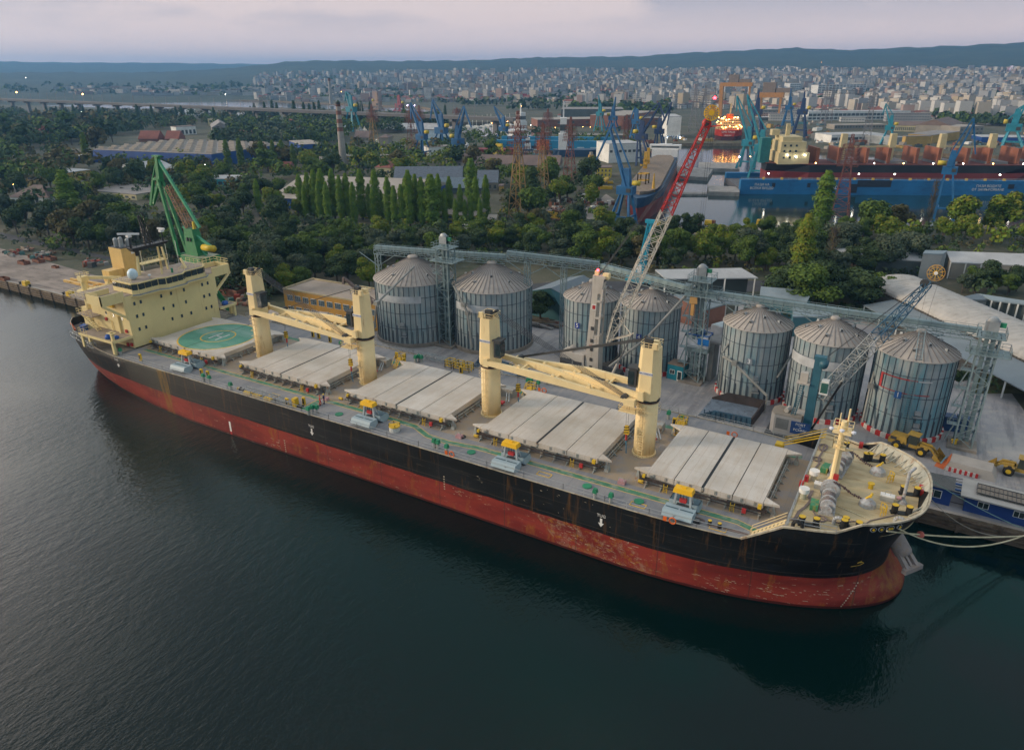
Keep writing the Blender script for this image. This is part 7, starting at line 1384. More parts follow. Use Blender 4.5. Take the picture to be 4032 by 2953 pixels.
B('pale-blue boat hall beside the ochre wall', 4, 1130, 910, 1240, 905, 30, 845, 'grey', 'pale', 'flat', (), 'hall', 'hall');B('large ochre wall of a storage yard behind the docked ship', 4, 1240, 925, 1460, 920, 4, 835, 'ochre', 'grey', 'flat', (), 'storage_hall', 'hall');B('long ochre storage hall right of the ochre yard wall', 4, 1470, 895, 1700, 860, 20, 825, 'ochre', 'grey', 'flat', (), 'storage_hall', 'hall')
B('long hall with white roof and dark blue wall at the right edge', 4, 1890, 885, 2300, 890, 24, 840, 'blue', 'pale', 'flat', (), 'hall', 'hall');B('pale concrete block behind the blue dock crane, far right', 4, 1700, 840, 1900, 830, 24, 755, 'conc', 'dust', 'flat', ((.2, .4, 6, .5), (.6, .8, 6, .5)), 'workshop', 'workshop')
B('white balconied apartment block before the white factory, left', 4, 595, 612, 945, 610, 16, 552, 'white', 'pale', 'flat', ((.1, .3, 14, .6), (.4, .6, 14, .6), (.7, .9, 14, .6)), 'apartment_block', 'building');B('white balconied apartment block before the white factory, middle', 4, 1010, 615, 1230, 615, 16, 552, 'white', 'pale', 'flat', ((.1, .3, 9, .6), (.4, .6, 9, .6), (.7, .9, 9, .6)), 'apartment_block', 'building');B('white and dark apartment block before the white factory, right', 4, 1345, 612, 1500, 612, 20, 545, 'grey', 'pale', 'flat', ((.1, .3, 6, .7), (.4, .6, 6, .7), (.7, .9, 6, .7)), 'apartment_block', 'building')
B('tall stepped white hotel tower in the right city', 4, 1180, 490, 1300, 490, 20, 388, 'cream', 'dust', 'flat', tuple((.1+.11*i, .16+.11*i, 8, .7)for i in range(8)), 'hotel_tower', 'building')
B('long pale slab block in the right city, nearest the trees', 4, 500, 520, 905, 505, 18, 400, 'white', 'dust', 'flat', tuple((.06+.12*i, .13+.12*i, 14, .8)for i in range(8)), 'slab_block', 'building');B('pale slab block right of the nearest long slab', 4, 1030, 492, 1140, 490, 18, 425, 'cream', 'dust', 'flat', tuple((.1+.2*i, .2+.2*i, 6, .8)for i in range(4)), 'slab_block', 'building')
for i, (x0, x1, yb, yt)in enumerate(((575, 655, 395, 315), (730, 825, 395, 302), (1470, 1585, 335, 258), (1215, 1330, 300, 262), (410, 510, 360, 325), (895, 1010, 360, 320), (1160, 1260, 400, 325), (60, 190, 400, 335), (265, 355, 490, 385))):
 B('tall pale tower block in the right city, '+('leftmost beside the broad ones', 'widest in the middle', 'highest white one at right', 'low wide pair before the hill', 'small one at left', 'one below the hill centre', 'one left of the hotel', 'one behind the gantry', 'one between the two far dock cranes')[i], 4, x0, yb, x1, yb-4, 16, yt, 'white', 'dust', 'flat', tuple((.08+.15*k, .16+.15*k, 5, .8)for k in range(6)), 'tower_block', 'building')
for i, (x0, x1, yb, yt)in enumerate(((1050, 1310, 440, 392), (1195, 1260, 388, 335), (1275, 1310, 388, 335), (1280, 1385, 460, 415), (905, 965, 420, 385))):
 B('grey towers left of city centre, '+('long low slab', 'tall left one of two', 'tall right one of two', 'broad pale block in front', 'small pale block at left')[i], 2, x0, yb, x1, yb-2, 24, yt, 'grey' if i!=3 else 'white', 'dust', 'flat', tuple((.08+.2*k, .18+.2*k, 8, .8)for k in range(4)), 'tower_block', 'building')
def shed(label, pts, h0, h1, wall, roof, name='shed', post=None, solid=True, cat='shed'):
 """pts: 4 D-pixels: front-left, front-right, back-right, back-left eaves surveyed at heights; h0 front eave, h1 back eave"""
 P=[G(x, y, LZ+(h0 if i<2 else h1))for i, (x, y)in enumerate(pts)];o=P[0];T=thing(name, label, cat, (o.x, o.y, LZ))
 r=MB().mat(rf_[roof]);r.hexa([(p.x, p.y, p.z-.3)for p in P]+[(p.x, p.y, p.z)for p in P]);part(T, 'roof', r, True)
 if solid:
  w=MB().mat(wl_[wall]);c=sum(P, V())/4;S=[p.lerp(c, .03)for p in P];w.hexa([(p.x, p.y, LZ)for p in S]+[(p.x, p.y, p.z-.3)for p in S]);part(T, 'wall', w, True)
 if post:
  w=MB().mat(wl_['white'])
  for i in range(post+1):p=P[0].lerp(P[1], i/post).lerp(P[3], .03);w.bar((p.x, p.y, LZ), (p.x, p.y, p.z-.2), .35)
  part(T, 'post', w, True)
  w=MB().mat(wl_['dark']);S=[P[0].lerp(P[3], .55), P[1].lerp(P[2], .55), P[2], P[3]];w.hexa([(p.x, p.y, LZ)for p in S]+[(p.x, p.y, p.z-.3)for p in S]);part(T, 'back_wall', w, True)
 return T
shed('open-fronted shed with a pale steel roof and dark bays behind the middle tower', [q(7, 1335, 640), q(7, 2118, 632), q(7, 1975, 548), q(7, 1245, 562)], 5.5, 7.0, 'teal', 'pale', 'open_shed', 3, False)
shed('grey pitched roof slope with red edge beams right of the middle tower', [q(7, 1660, 905), q(7, 1850, 850), q(7, 1640, 765), q(7, 1400, 775)], 5, 6.5, 'brick', 'steel')
shed('blue-grey canopy roof on red posts behind silo 3', [q(7, 1850, 850), q(7, 2030, 855), q(7, 1900, 775), q(7, 1700, 745)], 4.5, 5.5, 'brick', 'steel', 'canopy', 2, False)
T=thing('warehouse', 'dusty teal-grey gabled warehouse between the wide silo and silo 5', 'warehouse', tuple(G(*q(7, 210, 880))))
e0, e1, r0, r1, f0, f1=G(*q(7, 190, 742), 9.0), G(*q(7, 520, 803), 9.0), G(*q(7, 360, 722), 12.2), G(*q(7, 640, 612), 12.2), G(*q(7, 345, 640), 9.0), G(*q(7, 700, 640), 9.0)
dv=(r1-r0);w=MB().mat(wl_['teal']);w.add([(e0.x, e0.y, LZ), (e1.x, e1.y, LZ), (e1.x, e1.y, 9), (r0.x, r0.y, 12.1), (e0.x, e0.y, 9), (e1.x+dv.x, e1.y+dv.y, LZ), (e1.x+dv.x, e1.y+dv.y, 9), (e0.x+dv.x, e0.y+dv.y, LZ), (e0.x+dv.x, e0.y+dv.y, 9)], [(0, 1, 2, 3, 4), (1, 5, 6, 2), (7, 0, 4, 8)]);part(T, 'wall', w, True)
w=MB().mat(rf_['steel']);w.add([tuple(r0+V((0, 0, .1))), tuple(r0+dv+V((0, 0, .1))), (e1.x+dv.x, e1.y+dv.y, 9.0), (e1.x, e1.y, 9.0), (e0.x, e0.y, 9.0), (e0.x+dv.x, e0.y+dv.y, 9)], [(0, 3, 2, 1), (0, 1, 5, 4)]);part(T, 'roof', w, True)
T=thing('vaulted_store', 'very long pale vaulted store with a corrugated curved roof at right', 'warehouse', tuple(G(1880, 660)))
a0=G(*q(8, 925, 690), LZ+5);d0=(G(*q(8, 2256, 1330), LZ+5)-a0);d0.z=0;Lv=d0.length;ux=d0.normalized();uy=V((-ux.y, ux.x, 0));n=14;Wv=15.5;v=MB().mat(rf_['vault']);v.smooth=True
o=V((a0.x, a0.y, 0));vs=[]
NJ=220
for j in range(NJ):
 for i in range(n+1):t=pi*i/n;k_=.1*(j%4 in(1, 2));p=o+ux*(Lv*1.6*j/(NJ-1))+uy*(Wv/2-(Wv/2+k_)*cos(t));vs.append((p.x, p.y, LZ+5+(2.6+k_)*sin(t)))
v.smooth=False;v.add(vs, [(j*(n+1)+i, (j+1)*(n+1)+i, (j+1)*(n+1)+i+1, j*(n+1)+i+1)for j in range(NJ-1)for i in range(n)]);part(T, 'vault_roof', v, True)
w=MB().mat(wl_['conc']);A, Bq=o, o+ux*(Lv*1.6);w.hexa([(A.x, A.y, LZ), (Bq.x, Bq.y, LZ), tuple(Bq+uy*Wv+V((0, 0, LZ))), tuple(A+uy*Wv+V((0, 0, LZ))), (A.x, A.y, LZ+5), (Bq.x, Bq.y, LZ+5), tuple(Bq+uy*Wv+V((0, 0, LZ+5))), tuple(A+uy*Wv+V((0, 0, LZ+5)))]);ex=[(p[0], p[1], p[2])for p in vs[:n+1]];w.add(ex, [tuple(range(n, -1, -1))]);part(T, 'wall', w, True)
s=MB().mat(M('eave_dark', (.1, .09, .08), .8))
for i in range(96):p=o+ux*(Lv*i/60);s.cbox((p.x, p.y, LZ+4.6), (.5, .5, .5))
s.bar(tuple(o+V((0, 0, LZ+4.9))), tuple(Bq+V((0, 0, LZ+4.9))), .3);part(T, 'eave', s, True)
T=thing('lean_to', 'long blue-grey lean-to roof on posts between the vaulted store and silo 1', 'shed', (o.x, o.y, LZ));s=MB().mat(rf_['steel']);u0, u1=o+ux*13-uy*.4, Bq-uy*.4;s.hexa([tuple(u0-uy*8+V((0, 0, 6.1))), tuple(u1-uy*8+V((0, 0, 6.1))), tuple(u1+V((0, 0, 7.2))), tuple(u0+V((0, 0, 7.2))), tuple(u0-uy*8+V((0, 0, 6.3))), tuple(u1-uy*8+V((0, 0, 6.3))), tuple(u1+V((0, 0, 7.4))), tuple(u0+V((0, 0, 7.4)))]);part(T, 'roof', s, True)
s=MB().mat(wl_['white'])
for i in range(12):p=u0.lerp(u1, i/11)-uy*7.6;s.bar((p.x, p.y, LZ), (p.x, p.y, 6.1), .3)
part(T, 'post', s, True)
shed('low hipped teal-grey roof in front of the vaulted store', [q(8, 1600, 840), q(8, 1990, 820), q(8, 1860, 765), q(8, 1640, 815)], 4, 5.5, 'grey', 'steel', 'small_shed')
shed('teal long low roof at the right edge beyond the vaulted store', [q(8, 1990, 822), q(8, 2300, 860), q(8, 2300, 830), q(8, 1870, 765)], 4.5, 5.2, 'conc', 'blue', 'open_shed', 4, False)
shed('teal roof left of the dark round trees behind silo 3', [q(8, 20, 775), q(8, 420, 835), q(8, 470, 740), q(8, 30, 705)], 5, 6.5, 'teal', 'blue')
shed('teal wall shed under the conveyor between silo 3 and silo 2', [q(8, 300, 960), q(8, 640, 955), q(8, 640, 890), q(8, 300, 870)], 5, 5.6, 'teal', 'blue')
T=shed('long grey-roofed quay shed behind the round trees, right half', [q(8, 1640, 500), q(8, 2320, 530), q(8, 2320, 430), q(8, 1600, 405)], 5.0, 7.0, 'conc', 'pale', 'long_shed', 5, True);shed('long pale-roofed quay shed behind the round trees, left half', [q(8, 600, 440), q(8, 1410, 490), q(8, 1415, 398), q(8, 630, 380)], 5.0, 7.0, 'dark', 'pale', 'long_shed');shed('tall grey gate bay between the two long quay sheds', [q(8, 1400, 425), q(8, 1570, 430), q(8, 1610, 402), q(8, 1420, 398)], 8.5, 8.8, 'grey', 'blue', 'gate_bay')
# chimneys, pylons
def chimney(label, i, xb, yb, xt, yt, r0, r1, bands):
 p=G(*q(i, xb, yb));h=HT(q(i, xb, yb), q(i, xt, yt))-LZ;T=thing('chimney', label, 'chimney', (p.x, p.y, LZ));c=MB()
 n=16
 for k in range(n):f0, f1=k/n, (k+1)/n;c.mat(bands(f0));c.smooth=True;c.lathe((0, 0, 0), [(r0+(r1-r0)*f0, h*f0), (r0+(r1-r0)*f1, h*f1)], 16, cap=(k==n-1))
 part(T, 'stack', c);c=MB().mat(dark).lathe((0, 0, 0), [(r1+.5, h*.62), (r1+.5, h*.625)], 16).lathe((0, 0, 0), [(r1+.15, h*.97), (r1+.15, h)], 16);part(T, 'gallery', c)
cg=CM('chimney_grey', (.33, .31, .29));cr2=CM('chimney_red', (.19, .085, .065));cw2=CM('chimney_white', (.33, .30, .28))
chimney('tall concrete chimney with red and white bands behind the poplars', 2, 760, 1095, 705, 545, 2.6, 1.5, lambda f:cg if f<.55 else(cr2 if int(f*16)%2 else cw2));chimney('far slim red-topped chimney beyond the bridge', 2, 655, 560, 640, 338, 4.0, 2.4, lambda f:cg if f<.85 else cr2)
pyr, pyg, pyo=M('pylon_red', (.17, .06, .05), .7, n=.3), M('pylon_grey', (.20, .20, .22), .7), M('pylon_ochre', (.30, .19, .07), .7, n=.3, ns=.1)
def pylon(label, i, xb, yb, xt, yt, mt_, w=6.0, plat=.62, t=.3):
 p=G(*q(i, xb, yb));h=HT(q(i, xb, yb), q(i, xt, yt))-LZ;T=thing('floodlight_mast', label, 'lattice mast', (p.x, p.y, LZ), 0, 'lattice masts of the shipyard');s=MB().mat(mt_);s.truss((0, 0, 0), (0, 0, h*.72), w, w, 8, t, t*.55, up=(1, 0, 0), w2=w*.3, h2=w*.3);part(T, 'lower_frame', s);s=MB().mat(mt_ if mt_ is not pyo else pyr);s.truss((0, 0, h*.72), (0, 0, h), w*.3, w*.3, 7, t*.8, t*.5, up=(1, 0, 0), w2=w*.12, h2=w*.12);part(T, 'upper_frame', s)
 if plat:
  s=MB().mat(pyr if mt_ is not pyg else pyg)
  for k in range(6):z=h*(plat+.045*k);a=w*(.55-.03*k);s.rail([(-a, -a, z), (a, -a, z), (a, a, z), (-a, a, z)], 1.2, t*.5, 2.0, 2, True)
  part(T, 'lamp_gallery', s)
for a in(('tall rusty mast right of the striped chimney', 2, 1022, 962, 995, 560, pyo, 7), ('rusty mast just left of the middle blue crane', 2, 1340, 960, 1330, 570, pyr, 7), ('reddish mast behind the middle blue crane', 2, 1410, 880, 1385, 570, pyr, 7), ('short reddish mast between the blue cranes', 2, 1720, 720, 1716, 590, pyr, 8), ('nearest tall ochre mast left of the dark green poplar', 2, 2235, 1560, 2200, 620, pyo, 6.5), ('brown mast right of the dark green poplar', 3, 290, 1380, 250, 720, pyo, 6), ('red mast behind the brown-roofed workshop', 3, 335, 880, 330, 600, pyr, 7), ('brown mast behind the round yard trees', 3, 520, 1200, 530, 670, pyr, 6), ('reddish mast behind the big blue crane', 3, 990, 990, 995, 650, pyr, 6), ('big rusty mast right of the tall green poplar', 4, 690, 1520, 800, 815, pyr, 7), ('slim grey mast before the white factory, left', 4, 540, 760, 560, 372, pyg, 7), ('slim grey mast before the white factory, second', 4, 595, 760, 635, 378, pyg, 7), ('slim grey mast before the white factory, right', 4, 915, 890, 980, 380, pyg, 7), ('slim grey mast near the tall gantry, left', 3, 1560, 800, 1570, 390, pyg, 8), ('slim grey mast near the tall gantry, right', 3, 1640, 800, 1630, 400, pyg, 8)):
 pylon(*a)
 # dock cranes
cb_=M('dock_crane_blue', (.012, .11, .27), .5, n=.2, ns=.3);ct_=M('dock_crane_teal', (.02, .22, .30), .5, n=.2, ns=.3);cdb=M('dock_crane_navy', (.015, .045, .13), .5);cyb=M('cw_yellow', (.55, .42, .04), .5)
def dockcrane(label, i, base, body, apex, tip, m_, sc=1.0, cw=None, portal=8):
 b=G(*q(i, *base));Yp=b.y;P=lambda x, y:AY(*q(i, x, y), Yp);T=thing('dock_crane', label, 'dock crane', (b.x, b.y, LZ), 0, 'dock cranes in the shipyard');bo=P(*body);z=bo.z;w=portal*sc
 s=MB().mat(m_)
 for sx in(-1, 1):
  for sy in(-1, 1):s.bar((b.x+sx*w/2, b.y+sy*w/2, LZ), (bo.x+sx*w*.2, b.y+sy*w*.2, z-1), 1.1*sc, 4, .7*sc)
  s.bar((b.x+sx*w*.42, b.y-w*.42, LZ+(z-LZ)*.3), (b.x+sx*w*.42, b.y+w*.42, LZ+(z-LZ)*.3), .7*sc)
 s.bar((b.x-w*.42, b.y-w*.42, LZ+(z-LZ)*.3), (b.x+w*.42, b.y-w*.42, LZ+(z-LZ)*.3), .7*sc);part(T, 'portal', s, True)
 s=MB().mat(m_);s.cbox((bo.x, bo.y, z-1), (w*.75, w*.5, 3.2*sc));s.hexa([(bo.x-w*.2, bo.y-1.5, z+2), (bo.x+w*.2, bo.y-1.5, z+2), (bo.x+w*.2, bo.y+1.5, z+2), (bo.x-w*.2, bo.y+1.5, z+2), (bo.x-w*.12, bo.y-1, z+9*sc), (bo.x+w*.12, bo.y-1, z+9*sc), (bo.x+w*.12, bo.y+1, z+9*sc), (bo.x-w*.12, bo.y+1, z+9*sc)]);s.mat(dark).cbox((bo.x+w*.2, bo.y-w*.26, z), (w*.2, .2, 1.5*sc));part(T, 'machine_house', s, True)
 ap, tp=P(*apex), P(*tip);s=MB().mat(m_)
 for o in(-1, 1):s.bar((bo.x, bo.y+o*1.3, z+2), (ap.x, ap.y+o*.5, ap.z), .95*sc, 4, .55*sc)
 for k in range(1, 5):f=k/5;s.bar((bo.x+(ap.x-bo.x)*f, bo.y-1.2, z+2+(ap.z-z-2)*f), (bo.x+(ap.x-bo.x)*f, bo.y+1.2, z+2+(ap.z-z-2)*f), .35*sc)
 part(T, 'boom', s, True);s=MB().mat(m_);s.bar(ap, tp, .9*sc, 4, .5*sc);bk=ap+(ap-tp)*.18;s.bar(ap, bk, .8*sc);s.bar(bk, (bo.x-(ap.x-bo.x)*.15, bo.y, z+9*sc), .5*sc);part(T, 'fly_jib', s, True)
 s=MB().mat(cyb);s.smooth=True;c0=V((bo.x-(1 if ap.x>bo.x else-1)*w*.45, bo.y, z+3.5*sc));s.lathe(c0, [(1.0*sc, -1.5), (1.0*sc, 1.5)], 12, (1, 0, 0));part(T, 'counterweight', s, True)
dockcrane('big blue dock crane standing nearest, left of the red and blue ship', 3, (965, 1590), (1000, 1300), (865, 770), (750, 1030), cb_, 1.0, portal=9)
for a in(('dark blue dock crane with boxy cab behind the big blue one', 3, (1165, 1080), (1130, 850), (1285, 570), (1330, 700), cdb, 1.2), ('slim dark blue crane with twin booms right of the dark boxy one', 3, (1285, 985), (1280, 800), (1378, 575), (1345, 740), cdb, 1.1), ('blue crane behind the boxy one, thin arched boom', 3, (1090, 860), (1085, 720), (1068, 605), (1035, 690), cb_, 1.3), ('narrow blue crane tower in front of the brown factory', 3, (885, 790), (888, 690), (910, 515), (905, 600), cb_, 1.4), ('thin teal crane in front of the brown factory', 3, (778, 790), (778, 650), (768, 500), (772, 600), ct_, 1.2), ('blue crane with a yellow-edged cab, left of three in the middle', 2, (1425, 1005), (1420, 850), (1325, 570), (1330, 690), cb_, 1.3), ('tall blue crane with two upright booms, middle of three', 2, (1590, 925), (1585, 800), (1510, 550), (1492, 690), cb_, 1.6), ('blue crane with an arched boom over the water, right of three', 2, (1720, 995), (1725, 890), (1782, 605), (1840, 760), cb_, 1.4), ('teal-blue small crane on the light-blue dock', 2, (2112, 850), (2110, 780), (2035, 590), (2050, 650), cb_, 1.3), ('tall teal crane left of the middle blue cranes', 2, (832, 790), (825, 620), (778, 470), (770, 540), ct_, 1.7), ('far pink crane near the striped harbour beyond the bridge', 2, (1235, 625), (1230, 585), (1215, 500), (1218, 540), M('far_red', (.3, .06, .08), .6), 2.0), ('far pale brown gantry beyond the bridge', 2, (1042, 615), (1042, 570), (1050, 510), (1030, 520), M('far_tan', (.33, .22, .16), .6), 2.2), ('teal twin crane on the blue dock end, left', 3, (2010, 1100), (2030, 900), (1940, 510), (1935, 620), ct_, 1.2), ('teal twin crane on the blue dock end, right', 3, (2115, 1190), (2140, 945), (2030, 505), (2040, 640), ct_, 1.2), ('navy upright crane right of the teal twin cranes', 3, (2105, 850), (2105, 640), (2122, 455), (2110, 540), cdb, 1.5), ('blue upright crane with white lettering before the white factory', 4, (255, 745), (270, 600), (285, 440), (280, 520), cb_, 1.4), ('dark blue upright crane just right of the lettered one', 4, (350, 835), (380, 640), (400, 470), (392, 560), cdb, 1.5), ('pale teal crane beside the boat hall', 4, (1095, 900), (1120, 770), (1085, 570), (1060, 650), ct_, 1.2), ('teal lattice crane at the right picture edge', 4, (2155, 915), (2165, 780), (2270, 570), (2120, 690), ct_, 1.8), ('blue and red dock crane leaning over the docked ship', 4, (1570, 1560), (1625, 1130), (1830, 725), (1845, 985), cb_, .9)):
 dockcrane(*a)
go=M('gantry_orange', (.42, .20, .06), .6, n=.15)
def gantry(label, i, L0, L1, Rb, Rt, w=5):
 b=G(*q(i, *L0));Yp=b.y;P=lambda x, y:AY(*q(i, x, y), Yp);T=thing('gantry_crane', label, 'gantry crane', (b.x, b.y, LZ), 0, 'orange portal gantries of the shipyard');s=MB().mat(go);a0, a1, r0, r1=b, P(*L1), P(*Rb), P(*Rt);s.bar((a0.x, a0.y, LZ), a1, w*.9, 4, w);part(T, 'leg', s, True);s=MB().mat(go);s.bar((r0.x, r0.y, LZ), r1, w*.3, 4, w*.5);part(T, 'leg', s, True)
 s=MB().mat(go);s.bar(a1-V((2, 0, 0)), r1+V((3, 0, 0)), w);part(T, 'girder', s, True);s=MB().mat(M('gantry_cab', (.2, .16, .14), .7));m_=a1.lerp(r1, .42);s.cbox((m_.x, m_.y, m_.z+w*.5), (w*2.6, w, w*2)).cbox((m_.x+w*3, m_.y, m_.z+w*.5), (w*3, w, w*.9));part(T, 'trolley', s, True)
gantry('large orange portal gantry left of the lit red ship', 3, (1795, 665), (1810, 395), (2020, 700), (2050, 395));gantry('orange portal gantry behind the teal twin cranes', 4, (15, 690), (20, 484), (172, 700), (205, 484), 6)
T=thing('gantry_crane', 'small yellow double gantry beside the light-blue dock', 'gantry crane', tuple(G(*q(2, 1995, 1005))));s=MB().mat(M('small_gantry_yellow', (.60, .42, .03), .5))
for(x0, x1)in((1990, 2030), (2050, 2105)):
 a, b, c, d=[AY(*q(2, *k), G(*q(2, 1995, 1005)).y)for k in((x0-3, 1003), (x0+3, 912), (x1-10, 912), (x1+6, 1003))];s.bar(a, b, 1.2).bar(d, c, 1.2).bar(b, c, 1.4)
s.bar(AY(*q(2, 1995, 905), G(*q(2, 1995, 1005)).y), AY(*q(2, 2100, 905), G(*q(2, 1995, 1005)).y), 1.6);part(T, 'frame', s, True)
# floating docks and ships
db=M('dock_blue', (.012, .15, .36), .5, n=.15, ns=.08, dirt=(.01, .05, .15), da=.5, dsc=(.1, .1, .3));dlb=M('dock_light_blue', (.02, .22, .42), .5, n=.15, ns=.08)
T=thing('floating_dock', 'huge blue floating dock wall with white lettering across the basin', 'floating dock', tuple(G(*q(4, -150, 1325), 0)))
a, b=G(*q(4, -150, 1322), 0), G(*q(4, 2500, 1342), 0);d=(b-a).normalized();nrm=V((-d.y, d.x, 0));hz=HT(q(4, 900, 1325), (q(4, 900, 1200)), 0)
s=MB().mat(db);s.hexa([tuple(a), tuple(b), tuple(b+nrm*4), tuple(a+nrm*4), tuple(a+V((0, 0, hz))), tuple(b+V((0, 0, hz))), tuple(b+nrm*4+V((0, 0, hz))), tuple(a+nrm*4+V((0, 0, hz)))]);part(T, 'near_wall', s, True)
s=MB().mat(M('dock_floor', (.12, .12, .13), .8));s.hexa([tuple(a+nrm*4), tuple(b+nrm*4), tuple(b+nrm*44), tuple(a+nrm*44), tuple(a+nrm*4+V((0, 0, 3))), tuple(b+nrm*4+V((0, 0, 3))), tuple(b+nrm*44+V((0, 0, 3))), tuple(a+nrm*44+V((0, 0, 3)))]);part(T, 'pontoon', s, True)
s=MB().mat(db);s.hexa([tuple(a+nrm*40), tuple(b+nrm*40), tuple(b+nrm*44), tuple(a+nrm*44), tuple(a+nrm*40+V((0, 0, hz*.8))), tuple(b+nrm*40+V((0, 0, hz*.8))), tuple(b+nrm*44+V((0, 0, hz*.8))), tuple(a+nrm*44+V((0, 0, hz*.8)))]);part(T, 'far_wall', s, True)
dang=atan2(d.y, d.x)
def dk(px, f, o=-.15, zf=.5):p=AY(*q(4, px, 1260), a.y);t_=min(((a+d*k)for k in range(0, 260)), key=lambda P:abs(PX((P.x, P.y, hz*.5))[0]-q(4, px, 0)[0]));return t_-nrm*.15+V((0, 0, hz*zf))
for(px, s_, sz, zf)in((45, 'ПАЗИ НА', 1.7, .66), (45, 'ВСЕКИ ВРЕДО', 1.7, .42), (600, 'BULYARD', 2.3, .5), (1960, 'ПАЗИ ВОДИТЕ', 1.7, .66), (1960, 'ОТ ЗАМЪРСЯВАНЕ', 1.7, .42)):
 p=dk(px, 0, zf=zf);oo_=text(None, s_, sz, whitel, (p.x, p.y, p.z), tuple(d), (0, 0, 1));oo_.parent=T;oo_.location=-V(T.location)
s=MB().mat(M('dock_opening', (.02, .03, .05), .9))
for px, wv, zf, hh_ in((140, 1.6, .5, 2.2), (430, 1.6, .5, 2.2), (975, 17, .55, 3.5), (815, 3.5, .15, 4.5), (2140, 3, .5, 2.2)):
 p=dk(px, 0, zf=zf);s.hexa([tuple(p-d*wv/2), tuple(p+d*wv/2), tuple(p+d*wv/2+nrm*.1), tuple(p-d*wv/2+nrm*.1), tuple(p-d*wv/2+V((0, 0, hh_))), tuple(p+d*wv/2+V((0, 0, hh_))), tuple(p+d*wv/2+nrm*.1+V((0, 0, hh_))), tuple(p-d*wv/2+nrm*.1+V((0, 0, hh_)))])
part(T, 'opening', s, True)
s=MB().mat(steel);A1=a+nrm*.5+V((0, 0, hz));s.rail([tuple(A1), tuple(A1+d*(b-a).length)], 1.1, .15, 4, 2);part(T, 'railing', s, True)
lampw=M('lamp_white', (1, .95, .8), .3, emit=14);lampy=M('lamp_yellow', (1, .62, .18), .3, emit=14);lampr=M('red_lamp', (1, .02, .03), .3, emit=14);lampv=M('lamp_violet', (.75, .55, 1), .3, emit=22)
def lampat(parent, p, m_=lampw, r=.45, world=True):s=MB().mat(m_);s.lathe(p, [(0, -r), (r*.8, -r*.6), (r, 0), (r*.8, r*.6), (0, r)], 8);return part(parent, 'lamp', s, True)
def shiph(mb, A, Bq, beam, z0, z1, m_, bowl=.14, sternl=.05, flare=.75):
 d=(Bq-A);L=d.length;d=d.normalized();n_=V((-d.y, d.x, 0));mb.mat(m_);vs=[];st=[0, .02, .06, .14, .5, .8, .88, .94, .98, 1.0]
 for f in st:
  w=1 if sternl*2<f<1-bowl else((.55+.45*min(1, f/(sternl*2)))if f<=sternl*2 else max(.02, (1-((f-(1-bowl))/bowl)**2)**.6))
  for z, k in((z0, flare if(f>.8 or f<.1)else 1), (z1, 1)):
   for sy in(-1, 1):p=A+d*(L*f)+n_*(sy*beam/2*w*k);vs.append((p.x, p.y, z))
 fs=[]
 for i in range(len(st)-1):
  k=i*4;fs+=[(k, k+4, k+6, k+2), (k+5, k+1, k+3, k+7), (k+2, k+6, k+7, k+3)]
 fs+=[(1, 0, 2, 3), (len(vs)-4, len(vs)-3, len(vs)-1, len(vs)-2)];mb.add(vs, fs)
rdh, bkh=M('far_hull_red', (.19, .03, .03), .5, n=.2, ns=.1), M('far_hull_black', (.012, .014, .018), .5);rdeck=M('far_deck_red', (.14, .04, .035), .8, n=.3, ns=.1);crm=M('far_cream', (.58, .48, .27), .6, n=.06);hatr=M('far_hatch_rust', (.25, .09, .05), .7, n=.15, ns=.2)
T=thing('docked_ship', 'black and dark red bulk carrier inside the blue floating dock, hatches open', 'cargo ship', tuple(a+nrm*22+V((0, 0, 3))));off=nrm*22
A=AY(*q(4, 60, 1080), 0);A=dk(120, 0, zf=0)+nrm*22;A.z=0;Bq=A+d*150;zdk=HT(q(4, 900, 1325), q(4, 900, 1085), 0)+2
def zat(px, py, P):rr_=ray(*q(4, px, py));k=hypot(P.x-CAMP.x, P.y-CAMP.y)/hypot(rr_.x, rr_.y);return CAMP.z+rr_.z*k
Pm=A+d*60-nrm*12;xm=PX((Pm.x, Pm.y, 12));sx_=(xm[0]*PS-2982)/.46543;ztp=zat(sx_, 1078, Pm);zrd=zat(sx_, 1142, Pm)
h=MB();shiph(h, A, Bq, 24, 3.2, zrd, rdh);part(T, 'lower_hull', h, True);h=MB();shiph(h, A, Bq, 24, zrd, ztp, bkh);part(T, 'hull', h, True);h=MB();shiph(h, A, Bq, 23.4, ztp-.2, ztp+.35, rdeck);part(T, 'deck', h, True)
def onship(f, s_, z):p=A+d*(150*f)+nrm*s_;return V((p.x, p.y, z))
def sbox(mb, f, s_, L, W_, z0, z1):
 c_=onship(f, s_, 0);P=[c_+d*i*L/2+nrm*j*W_/2 for i, j in((-1, -1), (1, -1), (1, 1), (-1, 1))];mb.hexa([(p.x, p.y, z0)for p in P]+[(p.x, p.y, z1)for p in P])
h=MB().mat(crm);sbox(h, .085, 0, 16, 20, ztp, ztp+6);sbox(h, .08, 0, 13, 19, ztp+6, ztp+11.5);sbox(h, .075, 0, 10, 17, ztp+11.5, ztp+14);sbox(h, .03, 3, 4, 5, ztp+14, ztp+17);sbox(h, .07, 0, 2, 2, ztp+14, ztp+20);part(T, 'superstructure', h, True)
h=MB().mat(M('window_glass', (.02, .05, .08)))
for z in(3.5, 6.8, 9.6):
 for s_ in(-6, -3, 0, 3, 6):sbox(h, .139 if z<6 else.124, s_, .2, 1, ztp+z-.5, ztp+z+.5)
 for f in(.05, .07, .09):sbox(h, f, -10.05 if z<6 else-9.55, 1, .2, ztp+z-.5, ztp+z+.5)
sbox(h, .11, 0, .3, 15, ztp+12.3, ztp+13.4);part(T, 'window_row', h, True)
